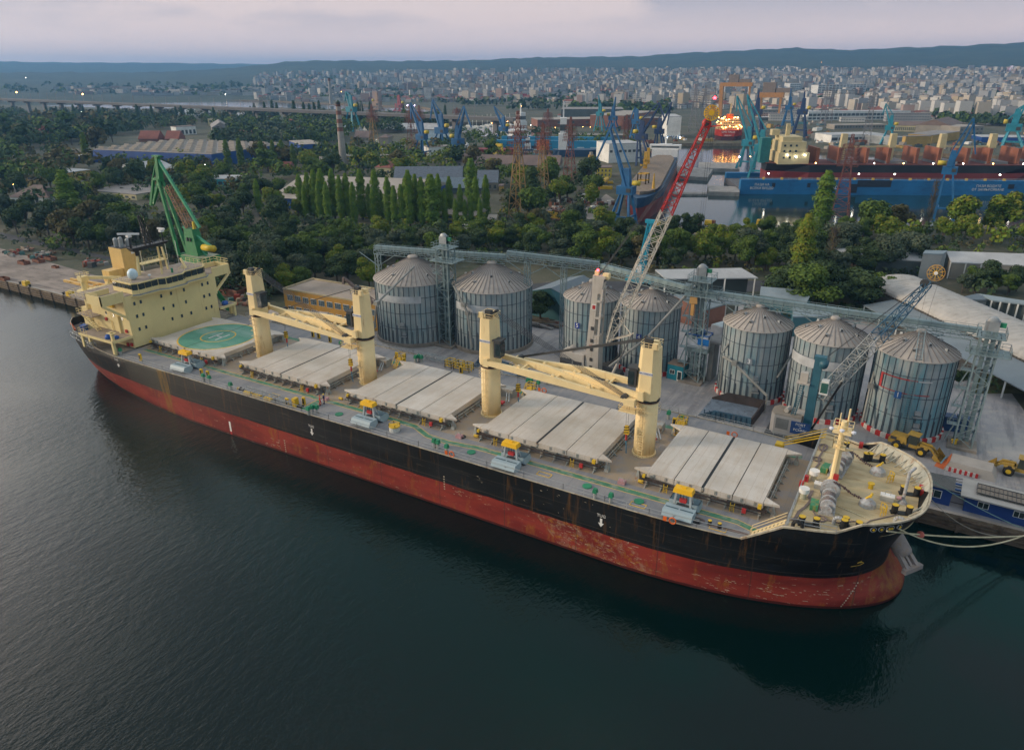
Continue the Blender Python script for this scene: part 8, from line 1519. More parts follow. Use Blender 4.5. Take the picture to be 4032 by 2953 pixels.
h=MB().mat(M('funnel_teal', (.02, .16, .17), .6));sbox(h, -.005, 0, 5, 6, ztp, ztp+13);part(T, 'funnel', h, True)
for i in range(5):
 f=.17+i*.17
 for k in(0, .075):
  h=MB().mat(hatr);sbox(h, f+k, 0, 1.6, 17, ztp+.6, ztp+8.3);part(T, 'hatch_cover', h, True)
 h=MB().mat(M('hold_grey', (.2, .2, .21), .8));sbox(h, f+.105, 0, 11, 16, ztp+.3, ztp+1.6);part(T, 'hatch', h, True)
for i in range(4):
 f=.27+i*.17*1.0;h=MB().mat(crm);c_=onship(f, 0, 0);h.cyl((c_.x, c_.y), 1.5, ztp, ztp+8, 12).cbox((c_.x, c_.y, ztp+8), (3.4, 3.4, 7), dang, .3, .3);s2_=1 if i%2==0 else-1;e=onship(f+s2_*.13, 1.5*s2_, ztp+8.2);h.bar((c_.x, c_.y, ztp+8.6), e, .9, 4, .5);part(T, 'deck_crane', h, True)
for f in(.06, .09, .12):lampat(T, onship(f, -11, ztp+4+30*abs(f-.09)), lampw, .4)
for i in range(8):lampat(T, onship(.16+.1*i, -11.6, ztp+1.0), lampw if i%3 else lampy, .3)
for(px, py)in((835, 1120), (590, 1060)):pass
s=MB().mat(yellow)
for k in range(14):p=a+d*(12+k*9.3)+nrm*2;s.cbox((p.x, p.y, hz), (1.4, 1, 1))
part(bpy.data.objects[T.name]if 0 else[o for o in COL.objects if o.name=='floating_dock'][0], 'bollard', s, True)
FD=[o for o in COL.objects if o.name=='floating_dock'][0]
for k in(14, 60, 78, 130):p=a+d*k+nrm*1.5;lampat(FD, (p.x, p.y, hz+3), lampw, .35)
bw0=G(*q(3, 1085, 1560), 0);st0=G(*q(3, 1330, 1120), 0);T=thing('moored_ship', 'blue and red ship with yellow cargo gear and white bridge in the basin', 'cargo ship', tuple(bw0));dd=(bw0-st0);LS=dd.length;du=dd.normalized();nu=V((-du.y, du.x, 0));BM=17
bw1=bw0-nu*6
z1, z2=HT(q(3, 1085, 1560), q(3, 1060, 1435), 0), HT(q(3, 1085, 1560), q(3, 1085, 1352), 0)
h=MB();shiph(h, st0, bw0, BM, -1, z1, rdh, .2, .05, .8);part(T, 'lower_hull', h, True);h=MB();shiph(h, st0, bw0+du*1.5, BM, z1, z2, M('hull_navy', (.01, .05, .12), .5), .2);part(T, 'hull', h, True);h=MB();shiph(h, st0+du*22, bw0-du*8, BM*.86, z2-.3, z2+1.4, M('dusty_hatch', (.22, .17, .13), .9, n=.2), .1);part(T, 'hatch_cover', h, True)
def oS(f, s_, z):p=st0+du*(LS*f)+nu*s_;return V((p.x, p.y, z))
h=MB().mat(white);c_=oS(.08, 0, 0);an_=atan2(du.y, du.x);h.cbox((c_.x, c_.y, z2-.5), (10, BM*.95, 5), an_).cbox((c_.x, c_.y, z2+4.5), (7, BM*1.15, 2.6), an_);h.mat(gld).cbox((c_.x, c_.y, z2+5.4), (7.3, BM*1.0, 1.0), an_).mat(white).cbox((c_.x, c_.y, z2+7.1), (5, 8, .4), an_).cbox((c_.x, c_.y, z2+7.1), (1, 1, 5));part(T, 'bridge_house', h, True)
yg=M('cargo_gear_yellow', (.55, .32, .04), .6)
for f, s_ in((.38, -6), (.50, -5.5)):h=MB().mat(yg);c_=oS(f, s_, 0);h.cbox((c_.x, c_.y, z2), (2.6, 2.2, 10), an_, .3, .3).bar((c_.x, c_.y, z2+3), oS(f+.14, s_, z2+6), .9);part(T, 'deck_crane', h, True)
h=MB().mat(yg);c_=oS(.9, 5, 0);h.lathe((c_.x, c_.y, z2), [(.9, 0), (.2, 8)], 8);c_=oS(.82, -1, 0);h.rail([(c_.x-2, c_.y-2, z2), (c_.x+2, c_.y-2, z2), (c_.x+2, c_.y+2, z2), (c_.x-2, c_.y+2, z2)], 6, .4, 4, 2, True);part(T, 'mast', h, True)
rb0=G(*q(3, 1855, 885), 1.0);T=thing('lit_ship', 'red ship with many lamps on its cream superstructure at the far quay', 'cargo ship', tuple(rb0));du2=V((rb0.x-CAMP.x, rb0.y-CAMP.y, 0)).normalized();nu2=V((-du2.y, du2.x, 0));wR=(G(*q(3, 1970, 885), 1)-G(*q(3, 1745, 885), 1)).length;za, zb, zc=[HT(q(3, 1855, 885), q(3, 1855, y), 1.0)for y in(835, 778, 690)]
h=MB();shiph(h, rb0, rb0+du2*110, wR, 0, za, M('hull_maroon', (.07, .02, .025), .6));part(T, 'lower_hull', h, True);h=MB();shiph(h, rb0-du2*.5, rb0+du2*112, wR*1.02, za, zb, M('hull_bright_red', (.42, .035, .02), .5));part(T, 'hull', h, True)
ar=atan2(nu2.y, nu2.x);
h=MB().mat(crm);c_=rb0+du2*12;zm=zc+8;zs_=(zc-zb)/4
for k in range(4):h.cbox((c_.x, c_.y, zb+zs_*k), (wR*(.96-.08*k), 14-k*2, zs_*.97), ar)
h.mat(orange).cbox((c_.x, c_.y, zc), (6, 4, 4), ar).mat(crm).cbox((c_.x, c_.y, zc), (1.4, 1.4, 13), ar).mat(dark)
for k in range(4):
 for j in range(9):p=c_+nu2*(j-4)*wR*.09-du2*(7.2-k);h.cbox((p.x, p.y, zb+zs_*(k+.3)), (1.4, .3, zs_*.35), ar)
part(T, 'superstructure', h, True)
rr=random.Random(5)
for k in range(26):
 p=c_+nu2*rr.uniform(-.47, .47)*wR-du2*8.2;lampat(T, (p.x, p.y, zb+rr.uniform(.3, zc-zb+2)), M('lamp_orange', (1, .40, .10), .3, emit=20)if rr.random()<.7 else lampy, rr.uniform(.25, .5))
pl_=rb0-du2*.7;text(T, 'CMS TALIA', 2.4, whitel, (pl_.x-T.location.x, pl_.y-T.location.y, (za+zb)/2+1-T.location.z), tuple(-nu2), (0, 0, 1));text(T, 'MAJURO', 1.6, whitel, (pl_.x-T.location.x, pl_.y-T.location.y, (za+zb)/2-2-T.location.z), tuple(-nu2), (0, 0, 1))
T=thing('floating_dock', 'long light-blue floating dock behind the workshops in the centre', 'floating dock', tuple(G(*q(3, -20, 950))));a1, b1=G(*q(3, -140, 945)), G(*q(3, 850, 960));hz1=HT(q(3, 400, 950), q(3, 400, 868));d1=(b1-a1).normalized();n1=V((-d1.y, d1.x, 0));s=MB().mat(dlb)
s.hexa([tuple(a1), tuple(b1), tuple(b1+n1*5), tuple(a1+n1*5)]+[(p.x, p.y, hz1)for p in(a1, b1, b1+n1*5, a1+n1*5)]);part(T, 'near_wall', s, True);s=MB().mat(dlb);s.hexa([tuple(a1+n1*38), tuple(b1+n1*38), tuple(b1+n1*42), tuple(a1+n1*42)]+[(p.x, p.y, hz1)for p in(a1+n1*38, b1+n1*38, b1+n1*42, a1+n1*42)]);part(T, 'far_wall', s, True)
s=MB().mat(M('dock_pale', (.35, .5, .6), .6))
for f in(.36, .72, .83):p=a1+d1*(b1-a1).length*f-n1*.15;s.hexa([tuple(p), tuple(p+d1*9), tuple(p+d1*9+n1*.1), tuple(p+n1*.1)]+[(p_.x, p_.y, hz1*.55)for p_ in(p+d1*2, p+d1*7, p+d1*7+n1*.1, p+d1*2+n1*.1)])
part(T, 'faded_mark', s, True);s=MB().mat(M('dock_opening', (.02, .03, .05)))
for f in(.35, .64, .97):p=a1+d1*(b1-a1).length*f-n1*.2;s.hexa([(p.x, p.y, 4), tuple(p+d1*5+V((0, 0, 1.4))), tuple(p+d1*5+n1*.1+V((0, 0, 1.4))), (p.x+n1.x*.1, p.y+n1.y*.1, 4)]+[(p_.x, p_.y, hz1*.6)for p_ in(p, p+d1*5, p+d1*5+n1*.1, p+n1*.1)])
part(T, 'opening', s, True)
def smallship(label, i, x0, y0, x1, y1, hull_, top, beam=10, nm='tug_boat', cat='boat', house=(.6, .5, 7)):
 A_, B_=G(*q(i, x0, y0)), G(*q(i, x1, y1));T=thing(nm, label, cat, tuple(A_));h=MB();zt_=LZ+top;shiph(h, A_, B_, beam, LZ, zt_, hull_);part(T, 'hull', h, True);d_=(B_-A_);c_=A_+d_*house[0];an_=atan2(d_.y, d_.x);h=MB().mat(white);L_=d_.length*house[1];h.cbox((c_.x, c_.y, zt_), (L_, beam*.8, house[2]*.5), an_).cbox((c_.x, c_.y, zt_+house[2]*.5), (L_*.7, beam*.7, house[2]*.5), an_).cbox((c_.x, c_.y, zt_+house[2]), (1, 1, house[2]*.5), an_);h.mat(gld).cbox((c_.x, c_.y, zt_+house[2]*.6), (L_*.72, beam*.72, house[2]*.2), an_);part(T, 'cabin', h, True);return T
nav=M('hull_navy', (.01, .05, .12));ora=M('tug_orange', (.5, .13, .04), .6)
T=smallship('orange and white tug in front of the light-blue dock', 3, 120, 985, 215, 985, nav, 4, 9, house=(.5, .5, 8));part(T, 'funnel', MB().mat(ora).cbox((T.location.x+18, T.location.y, LZ+4), (7, 7, 7)), True);text(T, 'AMASUS', 2.5, whitel, (9, -5.2, 2.4), (1, 0, 0), (0, 0, 1))
smallship('red-hulled coaster with a white and orange stern tower by the light-blue dock', 3, 380, 1000, 760, 1000, nav, 5, 13, 'coaster', 'cargo ship', (.22, .2, 22));smallship('long low red barge below the blue cranes', 2, 1760, 980, 2200, 985, M('barge_red', (.22, .03, .03), .7), 4, 14, 'barge', 'barge', (.1, .04, 3));smallship('white ship tower at the far end of the light-blue dock', 3, -60, 840, 150, 830, white, 6, 14, 'white_ship', 'ship', (.8, .3, 16));smallship('white boat with lamps on the water beside the ruined pier', 2, 2130, 880, 2250, 870, nav, 3, 9, house=(.5, .4, 6))
for k, (i, x, y, L_)in enumerate(((2, 690, 800, 26), (2, 780, 805, 20), (2, 900, 808, 26), (2, 960, 800, 14))):smallship('white motor yacht stored ashore left of the middle cranes, '+('first', 'second', 'third', 'fourth')[k]+' from left', i, x-L_, y, x+L_, y-3, whitel, 3, 9, 'yacht', 'boat', (.45, .5, 3))
rr=random.Random(9)
for k in range(13):
 x=1690+k*40+rr.uniform(-8, 8);y=775-k*2+rr.uniform(-18, 14);A_=G(*q(2, x, y), 0);T=thing('sailing_boat', 'white sailing boat moored in the marina, number %s from the left'%('one two three four five six seven eight nine ten eleven twelve thirteen'.split()[k]), 'boat', (A_.x, A_.y, 0), 0, 'boats in the marina');h=MB();shiph(h, V((-5, 0, 0)), V((6, 0, 0)), 3.6, -.3, 1.3, whitel);h.cbox((-.5, 0, 1.3), (5, 2.4, .9));part(T, 'hull', h);part(T, 'mast', MB().mat(whitel).bar((0, 0, 1.3), (0, 0, 14), .3))
def pier(label, pts, z=2.2, m_=concrete):
 P=[G(*q(3, *p), 2.2)for p in pts];s=MB().mat(m_);s.prism([(p.x, p.y)for p in P], -2, z);solo('pier', s, label, 'pier', (P[0].x, P[0].y, 0))
pier('low concrete pier behind the red and white boom', [(1440, 1165), (1690, 1180), (1735, 1110), (1420, 1085)]);pier('thin dark jetty reaching to the blue dock end', [(1610, 1100), (1960, 1110), (1960, 1060), (1615, 1050)]);pier('floating pale pontoon in front of the blue dock end', [(1700, 1300), (1960, 1305), (1955, 1260), (1690, 1245)]);pier('narrow walkway pontoon left of the pale pontoon', [(1400, 1300), (1690, 1300), (1690, 1285), (1400, 1283)], 1.0)
for k, (x, y, m_)in enumerate(((1255, 200, yellow), (1600, 195, rust), (1690, 190, yellow), (1730, 192, rust))):p=G(*q(7, x, y));s=MB().mat(m_).cbox((p.x, p.y+1, LZ), (3 if k!=3 else 1.6, 2.0, 2.0), 0, .15, .15);solo('mooring_block', s, ('yellow block on the basin quay behind the white boom', 'rusty block on the basin quay left of the hanging wires', 'yellow block on the basin quay by the hanging wires', 'small rusty drum on the basin quay right of the wires')[k], 'mooring block', (p.x, p.y+1, LZ))
for k, (x, y)in enumerate(((15, 185), (1090, 170))):p=G(*q(8, x, y)if k==0 else q(7, 2125, 190));s=MB().mat(yellow).cbox((p.x, p.y+1, LZ), (2.6, 2, 2.0), 0, .15, .15);solo('mooring_block', s, ('yellow block on the basin quay left of the tall green poplar', 'yellow block on the basin quay reflected by dock lamps')[k], 'mooring block', (p.x, p.y+1, LZ))
T=thing('girder_stack', 'yellow and red steel frames lying on the yard left of the big blue crane', 'steel frames', tuple(G(*q(3, 200, 1520))));s=MB().mat(rust);A_, B_, C2, D2=[G(*q(3, *k), 3.2)for k in((180, 1520), (490, 1545), (540, 1500), (370, 1460))];s.bar(A_, B_, .8).bar(B_, C2, .6).bar(D2, A_, .6).mat(yellow)
for k in range(5):s.bar(D2.lerp(A_, k*.2), C2.lerp(B_, k*.2), .7)
part(T, 'frame', s, True)
T=thing('steel_pipe_rack', 'bright yellow pipe and girders by the blue crane cab', 'pipe rack', tuple(G(*q(3, 710, 1270))));s=MB().mat(yellow);s.bar(G(*q(3, 700, 1262), 3.4), G(*q(3, 885, 1268), 3.4), 1.6).bar(G(*q(3, 760, 1250), 4), G(*q(3, 840, 1192), 4.5), 2.4, 8).bar(G(*q(3, 840, 1222), 3.4), G(*q(3, 890, 1222), 3.4), 1.2);part(T, 'girder', s, True)
s=MB().mat(ora);p=G(*q(3, 722, 1310));s.smooth=True;s.lathe((p.x-3.5, p.y, LZ+1.8), [(0, 0), (1.5, .4), (1.8, 2), (1.8, 5), (1.5, 6.6), (0, 7)], 10, (1, 0, 0));solo('lifeboat', s, 'red-orange enclosed lifeboat standing on the yard', 'lifeboat', (p.x, p.y, LZ))
for k in range(16):
 x, y=rr.uniform(330, 850), rr.uniform(1330, 1500);p=G(*q(3, x, y));s=MB()
 for _ in range(12):s.mat([rust, M('junk_grey', (.28, .27, .26)), M('junk_dark', (.06, .06, .06)), whitel][rr.choice((0, 0, 1, 1, 2, 2, 3))]);s.cbox((p.x+rr.gauss(0, 3), p.y+rr.gauss(0, 2.5), LZ), (rr.uniform(.5, 3), rr.uniform(.5, 2.5), rr.uniform(.3, 1.8)), rr.uniform(0, 3), .1, .1)
 solo('scrap_heap', s, 'scrap heap in the yard left of the big blue crane, %s from the left'%'first second third fourth fifth sixth seventh eighth ninth tenth eleventh twelfth thirteenth fourteenth fifteenth sixteenth'.split()[k], 'scrap heap', (p.x, p.y, LZ), 'scrap heaps in the yard')
sheet('yard_road', [G(*q(3, *k)).xy[:]for k in((560, 1560), (700, 1600), (905, 1370), (830, 1320))], M('yard_concrete', (.26, .23, .2), .9, n=.15, ns=.1), 2.63)
sheet('quay_strip', [G(*q(7, *k)).xy[:]for k in((1000, 290), (2400, 220), (2400, 185), (1040, 200))], M('yard_concrete', (.26, .23, .2)), 2.63)
p=G(*q(6, 1790, 225));T=thing('pickup_truck', 'white double-cab pickup parked by the yellow building', 'truck', (p.x, p.y, LZ), radians(5));part(T, 'body', MB().mat(white).box(-2.6, 2.6, -1, 1, .5, 1.2).box(-1.6, 1.2, -.9, .9, 1.2, 2.1, .3, .1));part(T, 'windows', MB().mat(glass).box(-1.4, 1.0, -.93, .93, 1.3, 1.9, .25, 0))
for x in(-1.7, 1.7):part(T, 'wheel', MB().mat(black).lathe((x, 0, .45), [(.45, -1), (.45, 1)], 12, (0, 1, 0)))
p=G(*q(7, 1110, 690));T=thing('mobile_crane', 'bright teal mobile crane with folded boom behind the white boom', 'mobile crane', (p.x, p.y, LZ));tq=M('mobile_teal', (.01, .28, .42), .5);part(T, 'carrier', MB().mat(tq).box(-4, 4, -1.3, 1.3, .9, 2.4).mat(black).lathe((-2.5, 0, .7), [(.7, -1.4), (.7, 1.4)], 12, (0, 1, 0)).lathe((2.5, 0, .7), [(.7, -1.4), (.7, 1.4)], 12, (0, 1, 0)));e=AY(*q(7, 1205, 170), p.y);s=MB().mat(tq);s.truss(p+V((0, 0, 2.2)), e, 2.2, 1.8, 9, .35, .2, w2=1.2, h2=1.0);s.box(e.x-1.4, e.x+1.4, e.y-.5, e.y+.5, e.z, e.z+1.0);part(T, 'boom', s, True);part(T, 'cab', MB().mat(white).box(-1.2, .8, -1.2, 1.2, 4.0, 6.0))
# the road bridge
bm_=M('bridge_concrete', (.21, .20, .20), .9, n=.1, ns=.02);Pb=[(-300, 232), (0, 238.5), (200, 248), (400, 256.5), (600, 265), (800, 272.5), (1000, 279.5), (1200, 286)]
ga, gb=G(0, 262, LZ), G(1000, 292, LZ);zbr=HT((1000, 292), (1000, 283));
A_, B_=G(-20, 216.5, 24.0), G(1140, 260.5, 18.0);T=thing('road_bridge', 'long concrete road bridge on pillars crossing behind the left woods', 'bridge', (A_.x, A_.y, LZ));dB=(B_-A_);A2=A_-dB*.15;nb=V((-dB.y, dB.x, 0)).normalized()
s=MB().mat(bm_);s.hexa([tuple(A2-nb*8-V((0, 0, 3))), tuple(B_-nb*8-V((0, 0, 3))), tuple(B_+nb*8-V((0, 0, 3))), tuple(A2+nb*8-V((0, 0, 3))), tuple(A2-nb*9), tuple(B_-nb*9), tuple(B_+nb*9), tuple(A2+nb*9)]);s.bar(A2-nb*9+V((0, 0, .8)), B_-nb*9+V((0, 0, .8)), .7);part(T, 'deck', s, True)
for k in range(24):
 p=A2.lerp(B_, (k+.5)/24);s=MB().mat(bm_);s.bar((p.x, p.y, LZ), (p.x, p.y, p.z-3), 4.5).bar((p.x-nb.x*7, p.y-nb.y*7, p.z-4), (p.x+nb.x*7, p.y+nb.y*7, p.z-4), 2.6);part(T, 'pillar', s, True)
for k in range(48):
 p=A2.lerp(B_, (k+.2)/48);s=MB().mat(pyg);s.bar(tuple(p-nb*8), tuple(p-nb*8+V((0, 0, 11))), .5);part(T, 'lamp_post', s, True)
for f, l_ in((.22, lampr), (.38, lampr)):p=A2.lerp(B_, f);lampat(T, tuple(p-nb*8+V((0, 0, 11))), M('lamp_orange', (1, .4, .1)), .9)
# hills
CX, CY=CAMP.x, CAMP.y
RN, RF=4600.0, 8200.0
def az_of(px, py=150):d=ray(px, py);return atan2(d.x, d.y)
def ridge(tab, R):
 o=[]
 for px, py in tab:d=ray(px, py);k=R/hypot(d.x, d.y);o.append((atan2(d.x, d.y), CAMP.z+d.z*k))
 return o
rn=ridge([(-400, 160), (330, 160), (480, 153), (560, 145), (600, 141), (650, 135), (760, 134), (900, 135), (1000, 134), (1060, 133), (1150, 128), (1200, 127), (1300, 126), (1400, 125), (1500, 118), (1650, 111), (1760, 106), (1790, 108), (1830, 110), (1900, 110), (2000, 105), (2100, 102), (2256, 94), (2500, 88)], RN)
rf=ridge([(-500, 132), (0, 136), (120, 138), (350, 139), (500, 141), (700, 143), (1000, 145), (2600, 150)], RF)
def lz(t, A):
 if t<=A[0][0]:return A[0][1]
 return lerp(t, A)
def TZ(x, y):
 dx, dy=x-CX, y-CY;d=hypot(dx, dy);t=atan2(dx, dy)
 Hn=max(0, lz(t, rn)-LZ);s=max(0, min(1.15, (d-1700)/(RN-1700)));h=Hn*(s**1.75 if s<=1 else 1+.0*(s-1))
 if d>3400:
  w=.5+.5*sin(d*.004+t*9);h+=min(1, (d-3400)/900)*max(0, 1-abs(s-1)*4)*0
 if d>RN:h=Hn*max(0, 1-(d-RN)/2600)
 if d>5200:s2=max(0, min(1, (d-5200)/(RF-5200)));h=max(h, (lz(t, rf)-LZ)*(s2**.8 if d<=RF else max(0, 1-(d-RF)/2500)))
 return LZ+h
hm_=MB();na, nd=260, 46;ds=[1700+(2900)*(i/26)**1 for i in range(27)]+[4600+k*240 for k in range(1, 17)]+[8500, 9000, 10000];nd=len(ds);vs=[]
rr=random.Random(4)
for i in range(na+1):
 t=radians(-84)+radians(112)*i/na
 for j, d in enumerate(ds):
  x, y=CX+d*sin(t), CY+d*cos(t);z=TZ(x, y);jit=0 if z<LZ+8 else(sin(t*160+d*.004)*2.2+sin(t*377)*1.4+rr.uniform(-1.2, 1.2))*min(1, (z-LZ)/70)
  vs.append((x, y, z+jit-(4.5 if z<LZ+1.2 else 0)))
m, B_s, noise, mix, mt, xyz, ln=node_mat('forest_hill', 1.0)
c=mix(noise((.004, .004, .004), 1.5, 8, .65, .4, .62), (.012, .03, .022), (.035, .055, .035));c=mix(noise((.02, .02, .02), 1.5, 6, .7, .5, .66, .5), c, (.07, .075, .06));ln(c, B_s.inputs['Base Color'])
hm_.mat(m);hm_.smooth=True;hm_.add(vs, [(i*nd+j, i*nd+j+1, (i+1)*nd+j+1, (i+1)*nd+j)for i in range(na)for j in range(nd-1)]);struct('hills', hm_)
# trees
def leafm(n, a, b):
 m, B_s, noise, mix, mt, xyz, ln=node_mat(n, .85);c=mix(noise((1, 1, 1), .5, 3, .6, .4, .6), a, b);ln(c, B_s.inputs['Base Color']);B_s.inputs['Specular IOR Level'].default_value=.15;return m
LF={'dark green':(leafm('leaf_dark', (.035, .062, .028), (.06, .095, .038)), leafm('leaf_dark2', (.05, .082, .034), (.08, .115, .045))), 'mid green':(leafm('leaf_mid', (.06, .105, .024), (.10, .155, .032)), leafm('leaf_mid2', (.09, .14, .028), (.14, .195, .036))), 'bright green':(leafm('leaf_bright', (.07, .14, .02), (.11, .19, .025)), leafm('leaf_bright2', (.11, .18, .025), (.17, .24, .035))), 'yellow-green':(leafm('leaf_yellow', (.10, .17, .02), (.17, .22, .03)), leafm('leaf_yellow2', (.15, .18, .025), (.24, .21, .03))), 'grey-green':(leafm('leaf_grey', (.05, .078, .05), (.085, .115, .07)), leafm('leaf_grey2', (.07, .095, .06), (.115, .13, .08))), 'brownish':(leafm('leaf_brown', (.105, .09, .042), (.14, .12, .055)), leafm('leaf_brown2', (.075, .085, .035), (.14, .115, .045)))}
bark=M('bark', (.10, .08, .065), .95, n=.3, ns=2)
def tree_mesh(tint, kind, seed, nl, ls):
 r=random.Random(seed);T=bpy.data.objects.new('proto', None);COL.objects.link(T);t=MB().mat(bark);H=1.0
 c=MB();A, Bm=LF[tint]
 if kind=='broad':
  t.bar((0, 0, 0), (.01, .01, .35), .06, 6, .04);cl=[]
  for i in range(11 if nl>700 else 7):
   a=r.uniform(0, 2*pi);q_=r.uniform(.05, .34)**1.0;z=r.uniform(.38, .86);rad=r.uniform(.13, .21)*(1.15-abs(z-.6));cl.append((q_*cos(a)*(1.2-z*.6), q_*sin(a)*(1.2-z*.6), z, rad));t.bar((0, 0, .25), (cl[-1][0]*.8, cl[-1][1]*.8, z), .03, 4, .012)
  for k in range(nl):
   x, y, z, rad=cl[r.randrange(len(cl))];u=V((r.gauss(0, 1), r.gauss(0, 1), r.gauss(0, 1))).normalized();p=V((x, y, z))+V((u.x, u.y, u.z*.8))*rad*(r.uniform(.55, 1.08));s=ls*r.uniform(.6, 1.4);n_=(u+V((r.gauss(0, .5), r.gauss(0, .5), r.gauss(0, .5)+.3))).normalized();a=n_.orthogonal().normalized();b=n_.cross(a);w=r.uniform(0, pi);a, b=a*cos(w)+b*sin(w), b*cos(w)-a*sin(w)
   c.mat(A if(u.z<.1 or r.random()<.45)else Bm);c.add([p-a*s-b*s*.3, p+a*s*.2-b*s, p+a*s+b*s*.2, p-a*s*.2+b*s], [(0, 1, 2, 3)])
 elif kind=='poplar':
  t.bar((0, 0, 0), (0, 0, .9), .035, 6, .008)
  for k in range(nl):
   z=r.uniform(.07, 1.0);R=.098*(min(1, (z-.02)/.2)**.5)*(1-max(0, z-.6)/.42)**.5+.01;R*=1+.12*sin(z*23+seed)+.1*sin(z*51);an=r.uniform(0, 2*pi);rr2=R*r.uniform(.5, 1.05);p=V((rr2*cos(an), rr2*sin(an), z));s=ls*r.uniform(.6, 1.3);n_=V((cos(an), sin(an), .5+r.gauss(0, .4))).normalized();a=n_.orthogonal().normalized();b=n_.cross(a);w=r.uniform(0, pi);a, b=a*cos(w)+b*sin(w), b*cos(w)-a*sin(w)
   c.mat(A if(r.random()<.5+.3*sin(z*30))else Bm);c.add([p-a*s, p-b*s*.7, p+a*s*.5, p+b*s*1.3], [(0, 1, 2, 3)])
 elif kind=='bare':
  t.bar((0, 0, 0), (0, 0, .95), .03, 6, .006)
  for k in range(150):z=r.uniform(.12, .95);an=r.uniform(0, 2*pi);L=.09*(1-abs(z-.5));t.bar((0, 0, z-.05), (L*cos(an), L*sin(an), z+.08), .006, 3, .003, cap=False)
  c.mat(LF['brownish'][0])
  for k in range(nl):z=r.uniform(.2, .95);an=r.uniform(0, 2*pi);R=.07*r.random();p=V((R*cos(an), R*sin(an), z));s=ls*.6;c.add([p-V((s, 0, 0)), p+V((0, 0, s*1.5)), p+V((s, 0, 0)), p-V((0, 0, s*1.5))], [(0, 1, 2, 3)])
 part(T, 'trunk', t);part(T, 'crown', c);return T
PROT={}
def proto(tint, kind, lod, var):
 k=(tint, kind, lod, var)
 if k not in PROT:nl, ls={('broad', 0):(6500, .019), ('broad', 1):(3200, .028), ('broad', 2):(1100, .046), ('poplar', 0):(6500, .0115), ('poplar', 1):(3600, .016), ('poplar', 2):(1100, .027), ('bare', 0):(260, .01)}[(kind, lod)];PROT[k]=tree_mesh(tint, kind, hash(tint)%97 if 0 else len(PROT)*13+var, nl, ls)
 return PROT[k]
ORD='first second third fourth fifth sixth seventh eighth ninth tenth eleventh twelfth thirteenth fourteenth fifteenth sixteenth seventeenth eighteenth nineteenth twentieth'.split()
ORD+=['twenty-'+o for o in ORD[:9]]+['thirtieth']+['thirty-'+o for o in ORD[:9]]+['fortieth']
TREES=[]
def addt(zone, tint, kind, p, h, w=1.0):TREES.append((zone, tint, kind, p.x, p.y, h, w))
rr=random.Random(21)
def inpoly(x, y, P):
 c=False;n=len(P)
 for i in range(n):
  (x0, y0), (x1, y1)=P[i], P[(i+1)%n]
  if(y0>y)!=(y1>y)and x<(x1-x0)*(y-y0)/(y1-y0)+x0:c=not c
 return c
def zone(name, poly, n, h, tints, sep=14, kinds=('broad', ), wide=1.0, hj=.25):
 xs=[p[0]for p in poly];ys=[p[1]for p in poly];pts=[];tries=0
 while len(pts)<n and tries<n*60:
  tries+=1;x, y=rr.uniform(min(xs), max(xs)), rr.uniform(min(ys), max(ys))
  if not inpoly(x, y, poly)or any(abs(x-a)**2+((y-b)*2.2)**2<sep*sep for a, b in pts):continue
  pts.append((x, y));p=G(x, y);hh=1.22*h*rr.uniform(1-hj, 1+hj);addt(name, rr.choice(tints), rr.choice(kinds), p, hh, rr.uniform(.9, 1.25)*wide)
BG='bright green';DG, MG, YG, GG, BR='dark green', 'mid green', 'yellow-green', 'grey-green', 'brownish'
zone('along the road behind the ship stern', [(20, 515), (240, 560), (420, 590), (600, 640), (600, 600), (420, 545), (200, 510), (20, 478)], 26, 9.5, (GG, GG, DG, MG, GG, BR), 30)
zone('on the wooded slope left of the green crane', [(-30, 480), (220, 520), (340, 560), (340, 500), (150, 450), (-30, 430)], 18, 9.5, (DG, MG, GG, DG), 34)
zone('right of the green crane above the helipad', [(470, 600), (600, 655), (700, 640), (815, 640), (815, 600), (640, 560), (490, 550)], 24, 8.5, (GG, DG, MG, DG, YG), 30)
zone('in the thicket above the ochre office block', [(460, 545), (830, 600), (830, 530), (640, 520), (460, 515)], 30, 7, (DG, DG, GG, MG, DG, MG), 30)
zone('behind the wide silos under the conveyor', [(830, 595), (1180, 560), (1180, 525), (1000, 530), (830, 540)], 24, 7.5, (DG, MG, YG, GG), 24)
zone('between the basin quay and the conveyor centre', [(1150, 590), (1440, 600), (1440, 530), (1250, 500), (1120, 520)], 26, 8, (GG, GG, MG, DG, YG, BR), 26)
zone('behind the open-fronted shed', [(1440, 605), (1730, 600), (1850, 560), (1800, 525), (1450, 530)], 28, 8, (YG, MG, DG, MG, GG), 26)
zone('along the basin quay at right', [(1760, 545), (2256, 545), (2256, 515), (1760, 520)], 20, 7, (MG, YG, DG), 28)
zone('in the dark round group by the long quay sheds', [(1740, 640), (2030, 600), (2030, 570), (1850, 560), (1740, 600)], 18, 8.5, (GG, GG, DG), 26, wide=1.15)
zone('in the large round clump behind silo 2', [(1690, 690), (1960, 710), (1930, 650), (1720, 640)], 7, 9, (DG, DG, MG), 42, wide=1.4)
zone('on the verge beside the quay sheds', [(2080, 650), (2256, 665), (2256, 640), (2080, 630)], 6, 6, (DG, MG), 26)
zone('left of the warehouse behind the poplars', [(380, 500), (660, 520), (660, 440), (500, 420), (380, 430)], 22, 8, (DG, MG, DG, YG), 28)
zone('around the turquoise hall and sports hall', [(0, 440), (480, 440), (500, 395), (400, 350), (220, 350), (0, 380)], 34, 10, (MG, YG, DG, BR, MG), 26)
zone('at the foot of the poplar row', [(660, 515), (1130, 560), (1130, 500), (900, 510), (660, 500)], 26, 4.5, (DG, MG, GG), 28)
